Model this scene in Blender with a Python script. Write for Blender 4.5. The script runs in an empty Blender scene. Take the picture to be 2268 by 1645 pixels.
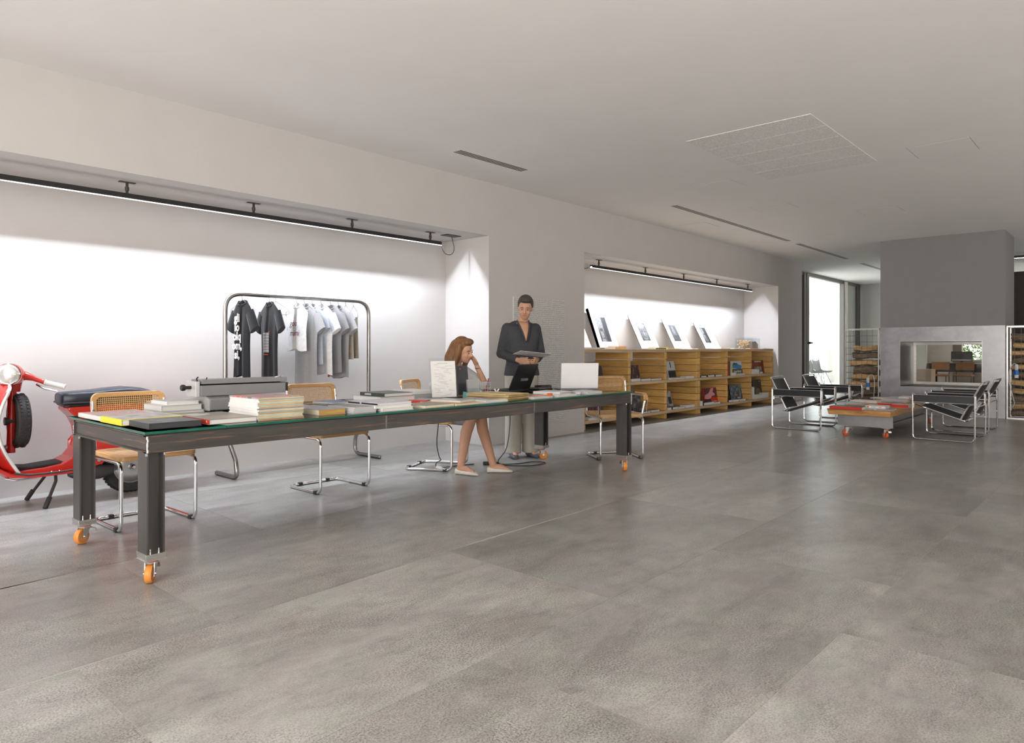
import bpy, bmesh, math, random
from mathutils import Vector, Matrix, Euler
random.seed(7)
PI = math.pi
SC = bpy.context.scene
COL = SC.collection

# ------------------------------------------------------------------ camera
# world: x runs along the left wall away from the camera, y runs towards the left wall
F_PX, YH, CX, CAM_H = 1535.0, 773.0, 1134.0, 1.15
TH = math.atan(1392.0 / 1535.0)
SN, CS = math.sin(TH), math.cos(TH)
cam_d = bpy.data.cameras.new('camera')
cam_d.sensor_fit = 'HORIZONTAL'
cam_d.sensor_width = 36.0
cam_d.lens = 36.0 * F_PX / 2268.0
cam_d.shift_y = -(1645 / 2.0 - YH) / 2268.0
cam_d.clip_start = 0.05
cam_d.clip_end = 200
cam = bpy.data.objects.new('camera', cam_d)
COL.objects.link(cam)
cam.location = (0, 0, CAM_H)
cam.rotation_euler = (PI / 2, 0, math.atan2(SN, CS) - PI / 2)
SC.camera = cam

# ------------------------------------------------------------------ world, light, exposure
W = bpy.data.worlds.new('daylight')
SC.world = W
W.use_nodes = True
wn = W.node_tree.nodes
wl = W.node_tree.links
for n in list(wn):
    wn.remove(n)
wo = wn.new('ShaderNodeOutputWorld')
wb = wn.new('ShaderNodeBackground')
wb.inputs[0].default_value = (0.93, 0.97, 1.0, 1)
wb.inputs[1].default_value = 5.0
wl.new(wb.outputs[0], wo.inputs[0])


def area(name, loc, direction, sx, sy, power, color=(1, 1, 1), spread=PI):
    d = bpy.data.lights.new(name, 'AREA')
    d.shape = 'RECTANGLE'
    d.size = sx
    d.size_y = sy
    d.energy = power
    d.color = color
    d.spread = spread
    o = bpy.data.objects.new(name, d)
    COL.objects.link(o)
    o.location = loc
    o.rotation_euler = Vector(direction).to_track_quat('-Z', 'Y').to_euler()
    return o


# daylight through the glazed walls behind and to the right of the camera
area('rear_glazing_daylight', (-3.4, -0.9, 1.55), (1, 0.0, 0.15), 8.0, 2.7, 470, (1.0, 0.95, 0.90))
# added fill lamps aimed upward to brighten the ceiling, tied to no real source
area('rear_ceiling_fill', (-3.4, -0.9, 0.6), (0.75, 0.0, 0.65), 8.0, 0.9, 150, (1.0, 0.95, 0.90), math.radians(120))
area('side_ceiling_fill', (7.5, -5.4, 0.6), (0, 0.62, 0.78), 16.0, 0.9, 175, (1.0, 0.95, 0.91), math.radians(110))
area('side_glazing_daylight', (12.0, -5.4, 1.5), (0, 1, 0.05), 9.0, 2.6, 70, (1.0, 0.95, 0.91))
area('back_room_daylight', (24.0, -2.0, 1.7), (-0.5, 1, 0), 3.0, 2.2, 250, (1.0, 0.99, 0.95))

SC.view_settings.view_transform = 'Standard'
SC.view_settings.look = 'None'
SC.view_settings.gamma = 1.0
SC.view_settings.use_curve_mapping = False
SC.view_settings.exposure = 0.0
try:
    SC.cycles.use_denoising = True
    SC.cycles.denoiser = 'OPENIMAGEDENOISE'
    SC.cycles.max_bounces = 8
    SC.cycles.diffuse_bounces = 4
    SC.cycles.glossy_bounces = 4
    SC.cycles.transmission_bounces = 6
    SC.cycles.transparent_max_bounces = 16
    SC.cycles.sample_clamp_indirect = 6.0
    SC.cycles.caustics_reflective = False
    SC.cycles.caustics_refractive = False
except Exception:
    pass


# ------------------------------------------------------------------ pixel helpers (photo frame 2268 x 1645)
def ray(px, py):
    r = (px - CX) / F_PX
    return Vector((r * SN + CS, -r * CS + SN, -(py - YH) / F_PX))


def onz(px, py, z=0.0):
    d = ray(px, py)
    t = (z - CAM_H) / d.z
    return Vector((d.x * t, d.y * t, z))


def ony(px, py, y):
    d = ray(px, py)
    t = y / d.y
    return Vector((d.x * t, y, d.z * t + CAM_H))


def onx(px, py, x):
    d = ray(px, py)
    t = x / d.x
    return Vector((x, d.y * t, d.z * t + CAM_H))


# ------------------------------------------------------------------ materials
MATS = {}


def nd(nt, typ, **kw):
    n = nt.nodes.new(typ)
    for k, v in kw.items():
        if k.startswith('i_'):
            n.inputs[k[2:].replace('_', ' ')].default_value = v
        else:
            setattr(n, k, v)
    return n


def ramp(nt, fac, stops):
    r = nt.nodes.new('ShaderNodeValToRGB')
    e = r.color_ramp.elements
    while len(e) < len(stops):
        e.new(0.5)
    for el, (p, c) in zip(e, stops):
        el.position = p
        el.color = c if len(c) == 4 else (*c, 1)
    nt.links.new(fac, r.inputs[0])
    return r.outputs[0]


def base_mat(name):
    m = bpy.data.materials.new(name)
    m.use_nodes = True
    nt = m.node_tree
    b = nt.nodes['Principled BSDF']
    return m, nt, b


def mat(name, col, rough=0.5, metal=0.0, var=0.06, scale=6.0, bump=0.0, stretch=(1, 1, 1), spec=0.5, coat=0.0,
        coord='Object', alpha=1.0, trans=0.0, ior=1.45, sheen=0.0):
    if name in MATS:
        return MATS[name]
    m, nt, b = base_mat(name)
    tc = nd(nt, 'ShaderNodeTexCoord')
    mp = nd(nt, 'ShaderNodeMapping')
    mp.inputs['Scale'].default_value = stretch
    nt.links.new(tc.outputs[coord], mp.inputs[0])
    nz = nd(nt, 'ShaderNodeTexNoise', i_Scale=scale, i_Detail=5.0, i_Roughness=0.6)
    nt.links.new(mp.outputs[0], nz.inputs['Vector'])
    lo = tuple(max(0, c * (1 - var)) for c in col)
    hi = tuple(min(1, c * (1 + var)) for c in col)
    nt.links.new(ramp(nt, nz.outputs[0], [(0.3, lo), (0.7, hi)]), b.inputs['Base Color'])
    b.inputs['Roughness'].default_value = rough
    b.inputs['Metallic'].default_value = metal
    b.inputs['Specular IOR Level'].default_value = spec
    b.inputs['Coat Weight'].default_value = coat
    b.inputs['Coat Roughness'].default_value = 0.05
    b.inputs['IOR'].default_value = ior
    b.inputs['Transmission Weight'].default_value = trans
    b.inputs['Alpha'].default_value = alpha
    if sheen:
        b.inputs['Sheen Weight'].default_value = sheen
    if bump:
        bp = nd(nt, 'ShaderNodeBump', i_Strength=bump, i_Distance=0.01)
        nt.links.new(nz.outputs[0], bp.inputs['Height'])
        nt.links.new(bp.outputs[0], b.inputs['Normal'])
    MATS[name] = m
    return m


def tile_mat():
    m, nt, b = base_mat('floor_tile_concrete')
    g = nd(nt, 'ShaderNodeNewGeometry')
    oi = nd(nt, 'ShaderNodeObjectInfo')
    off = nd(nt, 'ShaderNodeVectorMath', operation='SCALE')
    cmb = nd(nt, 'ShaderNodeCombineXYZ')
    nt.links.new(oi.outputs['Random'], cmb.inputs[0])
    nt.links.new(oi.outputs['Random'], cmb.inputs[1])
    nt.links.new(cmb.outputs[0], off.inputs[0])
    off.inputs['Scale'].default_value = 37.0
    add = nd(nt, 'ShaderNodeVectorMath', operation='ADD')
    nt.links.new(g.outputs['Position'], add.inputs[0])
    nt.links.new(off.outputs[0], add.inputs[1])

    def noise(scale, st=(1, 1, 1), det=6.0, ro=0.6, dist=0.0):
        mp = nd(nt, 'ShaderNodeMapping')
        mp.inputs['Scale'].default_value = st
        nt.links.new(add.outputs[0], mp.inputs[0])
        n = nd(nt, 'ShaderNodeTexNoise', i_Scale=scale, i_Detail=det, i_Roughness=ro, i_Distortion=dist)
        nt.links.new(mp.outputs[0], n.inputs['Vector'])
        return n.outputs[0], n.outputs[1]

    big, _ = noise(1.3, (0.8, 1.2, 1), 6, 0.62, 0.6)
    streak, _ = noise(1.8, (0.6, 2.2, 1), 7, 0.66, 0.5)
    mott, _ = noise(7.0, (0.75, 1.2, 1), 12, 0.80, 0.4)
    fine, _ = noise(140.0, (1, 1, 1), 5, 0.85)
    mask, _ = noise(1.6, (0.7, 1.1, 1), 5, 0.6, 0.9)
    mask2, _ = noise(2.3, (0.6, 1.3, 1), 5, 0.65, 0.7)
    hue, _ = noise(3.5, (1, 1, 1), 5, 0.6)

    def mulc(a_, b_, f_=1.0):
        m_ = nd(nt, 'ShaderNodeMix', data_type='RGBA', blend_type='MULTIPLY')
        if isinstance(f_, float):
            m_.inputs['Factor'].default_value = f_
        else:
            nt.links.new(f_, m_.inputs['Factor'])
        nt.links.new(a_, m_.inputs['A'])
        nt.links.new(b_, m_.inputs['B'])
        return m_.outputs['Result']

    c = ramp(nt, big, [(0.30, (0.268, 0.256, 0.244)), (0.52, (0.338, 0.330, 0.318)), (0.74, (0.415, 0.413, 0.396))])
    c = mulc(c, ramp(nt, streak, [(0.28, (0.66, 0.64, 0.63)), (0.50, (1.0, 1.0, 1.0)), (0.74, (1.20, 1.21, 1.18))]), 0.55)
    c = mulc(c, ramp(nt, mott, [(0.30, (0.66, 0.65, 0.64)), (0.48, (1.0, 1.0, 1.0)), (0.70, (1.28, 1.28, 1.25))]), 0.85)
    # fine dark grain, dense only in patches
    grain = ramp(nt, fine, [(0.42, (0.34, 0.32, 0.30)), (0.50, (1.0, 1.0, 1.0)), (0.60, (1.38, 1.38, 1.34))])
    dens = ramp(nt, mask, [(0.38, (0.30, 0.30, 0.30)), (0.64, (1.0, 1.0, 1.0))])
    c = mulc(c, grain, dens)
    lightp = ramp(nt, mask2, [(0.54, (1.0, 1.0, 1.0)), (0.72, (1.22, 1.23, 1.18))])
    c = mulc(c, lightp, 0.8)
    c = mulc(c, ramp(nt, hue, [(0.36, (1.022, 0.984, 0.992)), (0.5, (1, 1, 1)), (0.64, (0.98, 1.018, 0.975))]))
    mid = mott

    # tone of the single tile
    tone = nd(nt, 'ShaderNodeMapRange')
    nt.links.new(oi.outputs['Random'], tone.inputs['Value'])
    tone.inputs['To Min'].default_value = 0.90
    tone.inputs['To Max'].default_value = 1.10
    sc = nd(nt, 'ShaderNodeVectorMath', operation='SCALE')
    nt.links.new(c, sc.inputs[0])
    nt.links.new(tone.outputs[0], sc.inputs['Scale'])
    nt.links.new(sc.outputs[0], b.inputs['Base Color'])
    rr = nd(nt, 'ShaderNodeMapRange')
    nt.links.new(mid, rr.inputs['Value'])
    rr.inputs['From Min'].default_value = 0.3
    rr.inputs['From Max'].default_value = 0.7
    rr.inputs['To Min'].default_value = 0.27
    rr.inputs['To Max'].default_value = 0.33
    nt.links.new(rr.outputs[0], b.inputs['Roughness'])
    b.inputs['Specular IOR Level'].default_value = 0.38
    bp = nd(nt, 'ShaderNodeBump', i_Strength=0.05, i_Distance=0.004)
    nt.links.new(fine, bp.inputs['Height'])
    nt.links.new(bp.outputs[0], b.inputs['Normal'])
    return m


def wood_mat(name, c_lo, c_hi, axis=0, rough=0.5, scale=1.0):
    if name in MATS:
        return MATS[name]
    m, nt, b = base_mat(name)
    g = nd(nt, 'ShaderNodeNewGeometry')
    oi = nd(nt, 'ShaderNodeObjectInfo')
    cmb = nd(nt, 'ShaderNodeCombineXYZ')
    for k in range(3):
        nt.links.new(oi.outputs['Random'], cmb.inputs[k])
    sc = nd(nt, 'ShaderNodeVectorMath', operation='SCALE')
    nt.links.new(cmb.outputs[0], sc.inputs[0])
    sc.inputs['Scale'].default_value = 23.0
    ad = nd(nt, 'ShaderNodeVectorMath', operation='ADD')
    nt.links.new(g.outputs['Position'], ad.inputs[0])
    nt.links.new(sc.outputs[0], ad.inputs[1])
    mp = nd(nt, 'ShaderNodeMapping')
    st = [9.0 * scale] * 3
    st[axis] = 0.8 * scale
    mp.inputs['Scale'].default_value = st
    nt.links.new(ad.outputs[0], mp.inputs[0])
    nz = nd(nt, 'ShaderNodeTexNoise', i_Scale=3.0, i_Detail=7.0, i_Roughness=0.62, i_Distortion=1.4)
    nt.links.new(mp.outputs[0], nz.inputs['Vector'])
    wc = ramp(nt, nz.outputs[0], [(0.32, c_lo), (0.62, c_hi), (0.8, tuple(min(1, c * 1.12) for c in c_hi))])
    tn = nd(nt, 'ShaderNodeMapRange')
    nt.links.new(oi.outputs['Random'], tn.inputs['Value'])
    tn.inputs['To Min'].default_value = 0.82
    tn.inputs['To Max'].default_value = 1.10
    ws = nd(nt, 'ShaderNodeVectorMath', operation='SCALE')
    nt.links.new(wc, ws.inputs[0])
    nt.links.new(tn.outputs[0], ws.inputs['Scale'])
    nt.links.new(ws.outputs[0], b.inputs['Base Color'])
    b.inputs['Roughness'].default_value = rough
    bp = nd(nt, 'ShaderNodeBump', i_Strength=0.12, i_Distance=0.003)
    nt.links.new(nz.outputs[0], bp.inputs['Height'])
    nt.links.new(bp.outputs[0], b.inputs['Normal'])
    MATS[name] = m
    return m


def steel_mat(name, col=(0.20, 0.195, 0.19), rough=0.42, rust=0.0, metal=0.85, stretch=(1, 1, 1), blot=0.35):
    if name in MATS:
        return MATS[name]
    m, nt, b = base_mat(name)
    tc = nd(nt, 'ShaderNodeTexCoord')
    mp = nd(nt, 'ShaderNodeMapping')
    mp.inputs['Scale'].default_value = stretch
    nt.links.new(tc.outputs['Object'], mp.inputs[0])
    nz = nd(nt, 'ShaderNodeTexNoise', i_Scale=4.0, i_Detail=8.0, i_Roughness=0.65, i_Distortion=0.4)
    nt.links.new(mp.outputs[0], nz.inputs['Vector'])
    lo = tuple(c * (1 - blot) for c in col)
    hi = tuple(min(1, c * (1 + blot)) for c in col)
    c = ramp(nt, nz.outputs[0], [(0.3, lo), (0.7, hi)])
    if rust:
        n2 = nd(nt, 'ShaderNodeTexNoise', i_Scale=2.4, i_Detail=6.0, i_Roughness=0.7)
        mp2 = nd(nt, 'ShaderNodeMapping')
        mp2.inputs['Scale'].default_value = (0.9, 0.9, 22.0)
        nt.links.new(tc.outputs['Object'], mp2.inputs[0])
        nt.links.new(mp2.outputs[0], n2.inputs['Vector'])
        f = ramp(nt, n2.outputs[0], [(0.54, (0, 0, 0)), (0.64, (rust, rust, rust))])
        mx = nd(nt, 'ShaderNodeMix', data_type='RGBA')
        nt.links.new(f, mx.inputs['Factor'])
        nt.links.new(c, mx.inputs['A'])
        mx.inputs['B'].default_value = (0.34, 0.13, 0.035, 1)
        c = mx.outputs['Result']
        mm = nd(nt, 'ShaderNodeMath', operation='SUBTRACT')
        mm.inputs[0].default_value = metal
        nt.links.new(f, mm.inputs[1])
        mm.use_clamp = True
        nt.links.new(mm.outputs[0], b.inputs['Metallic'])
    else:
        b.inputs['Metallic'].default_value = metal
    nt.links.new(c, b.inputs['Base Color'])
    rr = nd(nt, 'ShaderNodeMapRange')
    nt.links.new(nz.outputs[0], rr.inputs['Value'])
    rr.inputs['To Min'].default_value = rough - 0.12
    rr.inputs['To Max'].default_value = rough + 0.12
    nt.links.new(rr.outputs[0], b.inputs['Roughness'])
    MATS[name] = m
    return m


def emit_mat(name, col, strength):
    if name in MATS:
        return MATS[name]
    m, nt, b = base_mat(name)
    b.inputs['Base Color'].default_value = (*col, 1)
    b.inputs['Emission Color'].default_value = (*col, 1)
    b.inputs['Emission Strength'].default_value = strength
    MATS[name] = m
    return m


def clear_mat(name, tint=(1, 1, 1), refl=1.0, rough=0.02):
    """thin clear sheet: mirror reflection by Fresnel over a tinted see-through body"""
    if name in MATS:
        return MATS[name]
    m = bpy.data.materials.new(name)
    m.use_nodes = True
    nt = m.node_tree
    for n in list(nt.nodes):
        nt.nodes.remove(n)
    out = nd(nt, 'ShaderNodeOutputMaterial')
    tr = nd(nt, 'ShaderNodeBsdfTransparent')
    tr.inputs[0].default_value = (*tint, 1)
    gl = nd(nt, 'ShaderNodeBsdfGlossy')
    gl.inputs['Roughness'].default_value = rough
    fr = nd(nt, 'ShaderNodeFresnel', i_IOR=1.5)
    mu = nd(nt, 'ShaderNodeMath', operation='MULTIPLY')
    gm = nd(nt, 'ShaderNodeNewGeometry')
    iv = nd(nt, 'ShaderNodeMath', operation='SUBTRACT')
    iv.inputs[0].default_value = 1.0
    nt.links.new(gm.outputs['Backfacing'], iv.inputs[1])
    rf = nd(nt, 'ShaderNodeMath', operation='MULTIPLY')
    nt.links.new(fr.outputs[0], rf.inputs[0])
    nt.links.new(iv.outputs[0], rf.inputs[1])
    nt.links.new(rf.outputs[0], mu.inputs[0])
    mu.inputs[1].default_value = refl
    mu.use_clamp = True
    mx = nd(nt, 'ShaderNodeMixShader')
    nt.links.new(mu.outputs[0], mx.inputs[0])
    nt.links.new(tr.outputs[0], mx.inputs[1])
    nt.links.new(gl.outputs[0], mx.inputs[2])
    nt.links.new(mx.outputs[0], out.inputs[0])
    MATS[name] = m
    return m


def hole_mat(name, col, pitch, hole, rough=0.5, axes=(0, 2), diag=False, metal=0.0, back=None):
    """sheet with a regular lattice of holes (woven cane, perforated metal)"""
    if name in MATS:
        return MATS[name]
    m, nt, b = base_mat(name)
    tc = nd(nt, 'ShaderNodeTexCoord')
    sp = nd(nt, 'ShaderNodeSeparateXYZ')
    nt.links.new(tc.outputs['Object'], sp.inputs[0])

    def cell(src):
        d = nd(nt, 'ShaderNodeMath', operation='DIVIDE')
        nt.links.new(src, d.inputs[0])
        d.inputs[1].default_value = pitch
        a = nd(nt, 'ShaderNodeMath', operation='ADD')
        nt.links.new(d.outputs[0], a.inputs[0])
        a.inputs[1].default_value = 100.0
        fr = nd(nt, 'ShaderNodeMath', operation='FRACT')
        nt.links.new(a.outputs[0], fr.inputs[0])
        s = nd(nt, 'ShaderNodeMath', operation='SUBTRACT')
        nt.links.new(fr.outputs[0], s.inputs[0])
        s.inputs[1].default_value = 0.5
        q = nd(nt, 'ShaderNodeMath', operation='POWER')
        ab = nd(nt, 'ShaderNodeMath', operation='ABSOLUTE')
        nt.links.new(s.outputs[0], ab.inputs[0])
        nt.links.new(ab.outputs[0], q.inputs[0])
        q.inputs[1].default_value = 2.0
        return q.outputs[0]

    u, v = sp.outputs[axes[0]], sp.outputs[axes[1]]
    sm = nd(nt, 'ShaderNodeMath', operation='ADD')
    nt.links.new(cell(u), sm.inputs[0])
    nt.links.new(cell(v), sm.inputs[1])
    lt = nd(nt, 'ShaderNodeMath', operation='GREATER_THAN')
    nt.links.new(sm.outputs[0], lt.inputs[0])
    lt.inputs[1].default_value = (hole / pitch / 2) ** 2
    nz = nd(nt, 'ShaderNodeTexNoise', i_Scale=60.0, i_Detail=3.0)
    nt.links.new(tc.outputs['Object'], nz.inputs['Vector'])
    c = ramp(nt, nz.outputs[0], [(0.3, tuple(x * 0.8 for x in col)), (0.7, tuple(min(1, x * 1.15) for x in col))])
    if back is None:
        nt.links.new(c, b.inputs['Base Color'])
        nt.links.new(lt.outputs[0], b.inputs['Alpha'])
    else:
        mx = nd(nt, 'ShaderNodeMix', data_type='RGBA')
        nt.links.new(lt.outputs[0], mx.inputs['Factor'])
        mx.inputs['A'].default_value = (*back, 1)
        nt.links.new(c, mx.inputs['B'])
        nt.links.new(mx.outputs['Result'], b.inputs['Base Color'])
    b.inputs['Roughness'].default_value = rough
    b.inputs['Metallic'].default_value = metal
    MATS[name] = m
    return m


# ------------------------------------------------------------------ mesh building
def fillet(pts, r, n=5, closed=False):
    pts = [Vector(p) for p in pts]
    out = []
    N = len(pts)
    for i, p in enumerate(pts):
        if not closed and (i == 0 or i == N - 1):
            out.append(p)
            continue
        a, c = pts[i - 1], pts[(i + 1) % N]
        rr = r[i] if isinstance(r, (list, tuple)) else r
        u, v = (a - p), (c - p)
        L = min(u.length, v.length) * 0.49
        if rr <= 0 or L < 1e-6:
            out.append(p)
            continue
        u.normalize()
        v.normalize()
        ang = u.angle(v)
        if ang > PI - 0.02:
            out.append(p)
            continue
        t = min(rr / math.tan(ang / 2), L)
        p0, p1 = p + u * t, p + v * t
        for k in range(n + 1):
            s = k / n
            out.append(p0.lerp(p, s).lerp(p.lerp(p1, s), s))
    return out


class MB:
    def __init__(self):
        self.v, self.f, self.mi = [], [], []

    def add(self, verts, faces, mi=0):
        o = len(self.v)
        self.v += [Vector(p) for p in verts]
        self.f += [tuple(o + i for i in f) for f in faces]
        self.mi += [mi] * len(faces)
        return self

    def box(self, x0, x1, y0, y1, z0, z1, mi=0, M=None):
        vs = [Vector((x, y, z)) for z in (z0, z1) for y in (y0, y1) for x in (x0, x1)]
        if M is not None:
            vs = [M @ p for p in vs]
        return self.add(vs, [(0, 2, 3, 1), (4, 5, 7, 6), (0, 1, 5, 4), (1, 3, 7, 5), (3, 2, 6, 7), (2, 0, 4, 6)], mi)

    def cbox(self, c, s, M=None, mi=0):
        return self.box(c[0] - s[0] / 2, c[0] + s[0] / 2, c[1] - s[1] / 2, c[1] + s[1] / 2, c[2] - s[2] / 2,
                        c[2] + s[2] / 2, mi, M)

    def tube(self, pts, r, n=8, closed=False, mi=0, sq=1.0, up=None):
        pts = [Vector(p) for p in pts]
        N = len(pts)
        T = []
        for i in range(N):
            if closed:
                t = pts[(i + 1) % N] - pts[i - 1]
            else:
                t = pts[min(i + 1, N - 1)] - pts[max(i - 1, 0)]
            T.append(t.normalized() if t.length > 1e-9 else Vector((0, 0, 1)))
        ref = Vector(up) if up else (Vector((0, 0, 1)) if abs(T[0].z) < 0.9 else Vector((1, 0, 0)))
        nrm = (ref - T[0] * ref.dot(T[0])).normalized()
        rings = []
        for i in range(N):
            nrm = (nrm - T[i] * nrm.dot(T[i]))
            nrm = nrm.normalized() if nrm.length > 1e-6 else T[i].orthogonal().normalized()
            b = T[i].cross(nrm)
            rr = r[i] if isinstance(r, (list, tuple)) else r
            rings.append([pts[i] + nrm * (rr * math.cos(2 * PI * k / n)) + b * (rr * sq * math.sin(2 * PI * k / n))
                          for k in range(n)])
        return self.loft(rings, cap=not closed, closed=closed, mi=mi)

    def loft(self, rings, cap=True, closed=False, mi=0):
        n = len(rings[0])
        N = len(rings)
        vs = [p for rg in rings for p in rg]
        fs = []
        for i in range(N if closed else N - 1):
            j = (i + 1) % N
            for k in range(n):
                k2 = (k + 1) % n
                fs.append((i * n + k, i * n + k2, j * n + k2, j * n + k))
        if cap and not closed:
            fs.append(tuple(range(n - 1, -1, -1)))
            fs.append(tuple((N - 1) * n + k for k in range(n)))
        return self.add(vs, fs, mi)

    def lathe(self, prof, n=24, c=(0, 0, 0), axis='z', cap=True, mi=0, M=None):
        c = Vector(c)
        rings = []
        for r, h in prof:
            rg = []
            for k in range(n):
                a = 2 * PI * k / n
                u, w = r * math.cos(a), r * math.sin(a)
                p = {'z': (u, w, h), 'x': (h, u, w), 'y': (w, h, u)}[axis]
                p = Vector(p)
                if M is not None:
                    p = M @ p
                rg.append(c + p)
            rings.append(rg)
        return self.loft(rings, cap=cap, mi=mi)

    def prism(self, poly, axis, a, b, mi=0, M=None):
        def P3(u, w, h):
            p = {'z': (u, w, h), 'x': (h, u, w), 'y': (u, h, w)}[axis]
            p = Vector(p)
            return M @ p if M is not None else p
        n = len(poly)
        vs = [P3(u, w, a) for u, w in poly] + [P3(u, w, b) for u, w in poly]
        fs = [tuple(range(n)), tuple(range(2 * n - 1, n - 1, -1))]
        fs += [(k, n + k, n + (k + 1) % n, (k + 1) % n) for k in range(n)]
        return self.add(vs, fs, mi)

    def sphere(self, c, r, nu=16, nv=10, sc=(1, 1, 1), mi=0, M=None):
        rings = []
        for j in range(nv + 1):
            t = PI * j / nv
            rr = max(1e-4, math.sin(t))
            ring = []
            for k in range(nu):
                p = Vector((math.cos(2 * PI * k / nu) * rr * r * sc[0], math.sin(2 * PI * k / nu) * rr * r * sc[1],
                            -math.cos(t) * r * sc[2]))
                if M is not None:
                    p = M @ p
                ring.append(Vector(c) + p)
            rings.append(ring)
        return self.loft(rings, mi=mi)

    def mesh(self, name):
        me = bpy.data.meshes.new(name)
        me.from_pydata([tuple(p) for p in self.v], [], self.f)
        me.polygons.foreach_set('material_index', self.mi)
        bm = bmesh.new()
        bm.from_mesh(me)
        bmesh.ops.recalc_face_normals(bm, faces=bm.faces)
        bm.to_mesh(me)
        bm.free()
        return me

    def build(self, name, mats, parent=None, smooth=False, bevel=0.0, loc=None, rot=None):
        me = self.mesh(name)
        if not isinstance(mats, (list, tuple)):
            mats = [mats]
        for m in mats:
            me.materials.append(m)
        if smooth:
            me.polygons.foreach_set('use_smooth', [True] * len(me.polygons))
            try:
                me.set_sharp_from_angle(angle=math.radians(42))
            except Exception:
                pass
        o = bpy.data.objects.new(name, me)
        COL.objects.link(o)
        if parent is not None:
            o.parent = parent
        if loc is not None:
            o.location = loc
        if rot is not None:
            o.rotation_euler = rot
        if bevel:
            bv = o.modifiers.new('bevel', 'BEVEL')
            bv.width = bevel
            bv.segments = 2
            bv.limit_method = 'ANGLE'
            bv.angle_limit = math.radians(50)
        return o


def tag(o, label, cat, group=None, kind=None):
    if label:
        o['label'] = label
    if cat:
        o['category'] = cat
    if group:
        o['group'] = group
    if kind:
        o['kind'] = kind
    return o


def thing(name, label, cat, loc=(0, 0, 0), rotz=0.0, group=None, rot=None):
    o = bpy.data.objects.new(name, None)
    o.empty_display_size = 0.1
    COL.objects.link(o)
    o.location = loc
    o.rotation_euler = rot if rot is not None else (0, 0, rotz)
    return tag(o, label, cat, group)


def struct(o):
    o['kind'] = 'structure'
    return o


def dup(root, loc, rotz=None, label=None, rot=None):
    r = root.copy()
    COL.objects.link(r)
    r.location = loc
    if rotz is not None:
        r.rotation_euler = (0, 0, rotz)
    if rot is not None:
        r.rotation_euler = rot
    if label:
        r['label'] = label
    for ch in list(root.children):
        c = ch.copy()
        COL.objects.link(c)
        c.parent = r
        for g in list(ch.children):
            d = g.copy()
            COL.objects.link(d)
            d.parent = c
    return r


def text_mesh(txt, size, extrude=0.0006, bold=0.0, align='CENTER', shear=0.0, spacing=1.0):
    cu = bpy.data.curves.new('txt', 'FONT')
    cu.body = txt
    cu.size = size
    cu.extrude = extrude
    cu.offset = bold
    cu.align_x = align
    cu.align_y = 'CENTER'
    cu.shear = shear
    cu.space_line = spacing
    cu.resolution_u = 3
    ob = bpy.data.objects.new('txt', cu)
    COL.objects.link(ob)
    bpy.context.view_layer.update()
    me = bpy.data.meshes.new_from_object(ob.evaluated_get(bpy.context.evaluated_depsgraph_get()))
    bpy.data.objects.remove(ob)
    bpy.data.curves.remove(cu)
    return me


def text_part(name, txt, size, material, parent, M, bold=0.0, **kw):
    me = text_mesh(txt, size, bold=bold, **kw)
    me.transform(M)
    me.materials.clear()
    me.materials.append(material)
    o = bpy.data.objects.new(name, me)
    COL.objects.link(o)
    o.parent = parent
    return o


def frame3(origin, ux, uy):
    """matrix taking local x,y,z to ux, uy, ux x uy at origin"""
    ux = Vector(ux).normalized()
    uy = Vector(uy)
    uy = (uy - ux * uy.dot(ux)).normalized()
    uz = ux.cross(uy)
    return Matrix(((ux.x, uy.x, uz.x, origin[0]), (ux.y, uy.y, uz.y, origin[1]), (ux.z, uy.z, uz.z, origin[2]),
                   (0, 0, 0, 1)))


# shared materials
WHITE = mat('warm_grey_wall_paint', (0.59, 0.565, 0.545), 0.85, var=0.02, scale=3.0, spec=0.2)
CEIL = mat('ceiling_paint', (0.86, 0.845, 0.83), 0.9, var=0.015, scale=2.0, spec=0.15)
CHROME = mat('chrome', (0.86, 0.86, 0.87), 0.10, 1.0, var=0.02)
SATIN = mat('satin_steel_tube', (0.36, 0.345, 0.33), 0.26, 1.0, var=0.05)
BLACK = mat('black_plastic', (0.018, 0.018, 0.019), 0.38, var=0.1)
DARK = mat('dark_grey_metal', (0.05, 0.048, 0.047), 0.45, 0.3)
PAPER = mat('paper', (0.82, 0.81, 0.785), 0.8, var=0.05, scale=14, spec=0.2)
PAGES = mat('page_block', (0.74, 0.73, 0.70), 0.85, var=0.14, scale=9, stretch=(1, 1, 60), spec=0.1)
RUBBER = mat('black_rubber', (0.022, 0.022, 0.023), 0.7, var=0.15, scale=40, bump=0.2)
# ================================================================== THE ROOM
H = 3.13
YW, YN = 5.74, 6.50          # wall face, back of the niches
ZS = 2.50                    # soffit of the niches
N1X0, N1X1 = -2.6, 5.92
N2X0, N2X1 = 7.83, 14.81
XE = 16.2                    # end of the left wall
YG = 6.40                    # plane of the glazing

GROUT = mat('grout', (0.52, 0.50, 0.47), 0.9)
floor = struct(MB().box(-3.6, 27, -5.7, 6.6, -0.2, -0.0018).build('floor', GROUT))
TILE = tile_mat()


def lin(a, b, x0, xa, xb):
    return lambda x: a + b * (min(max(x, xa), xb) - x0)


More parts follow.
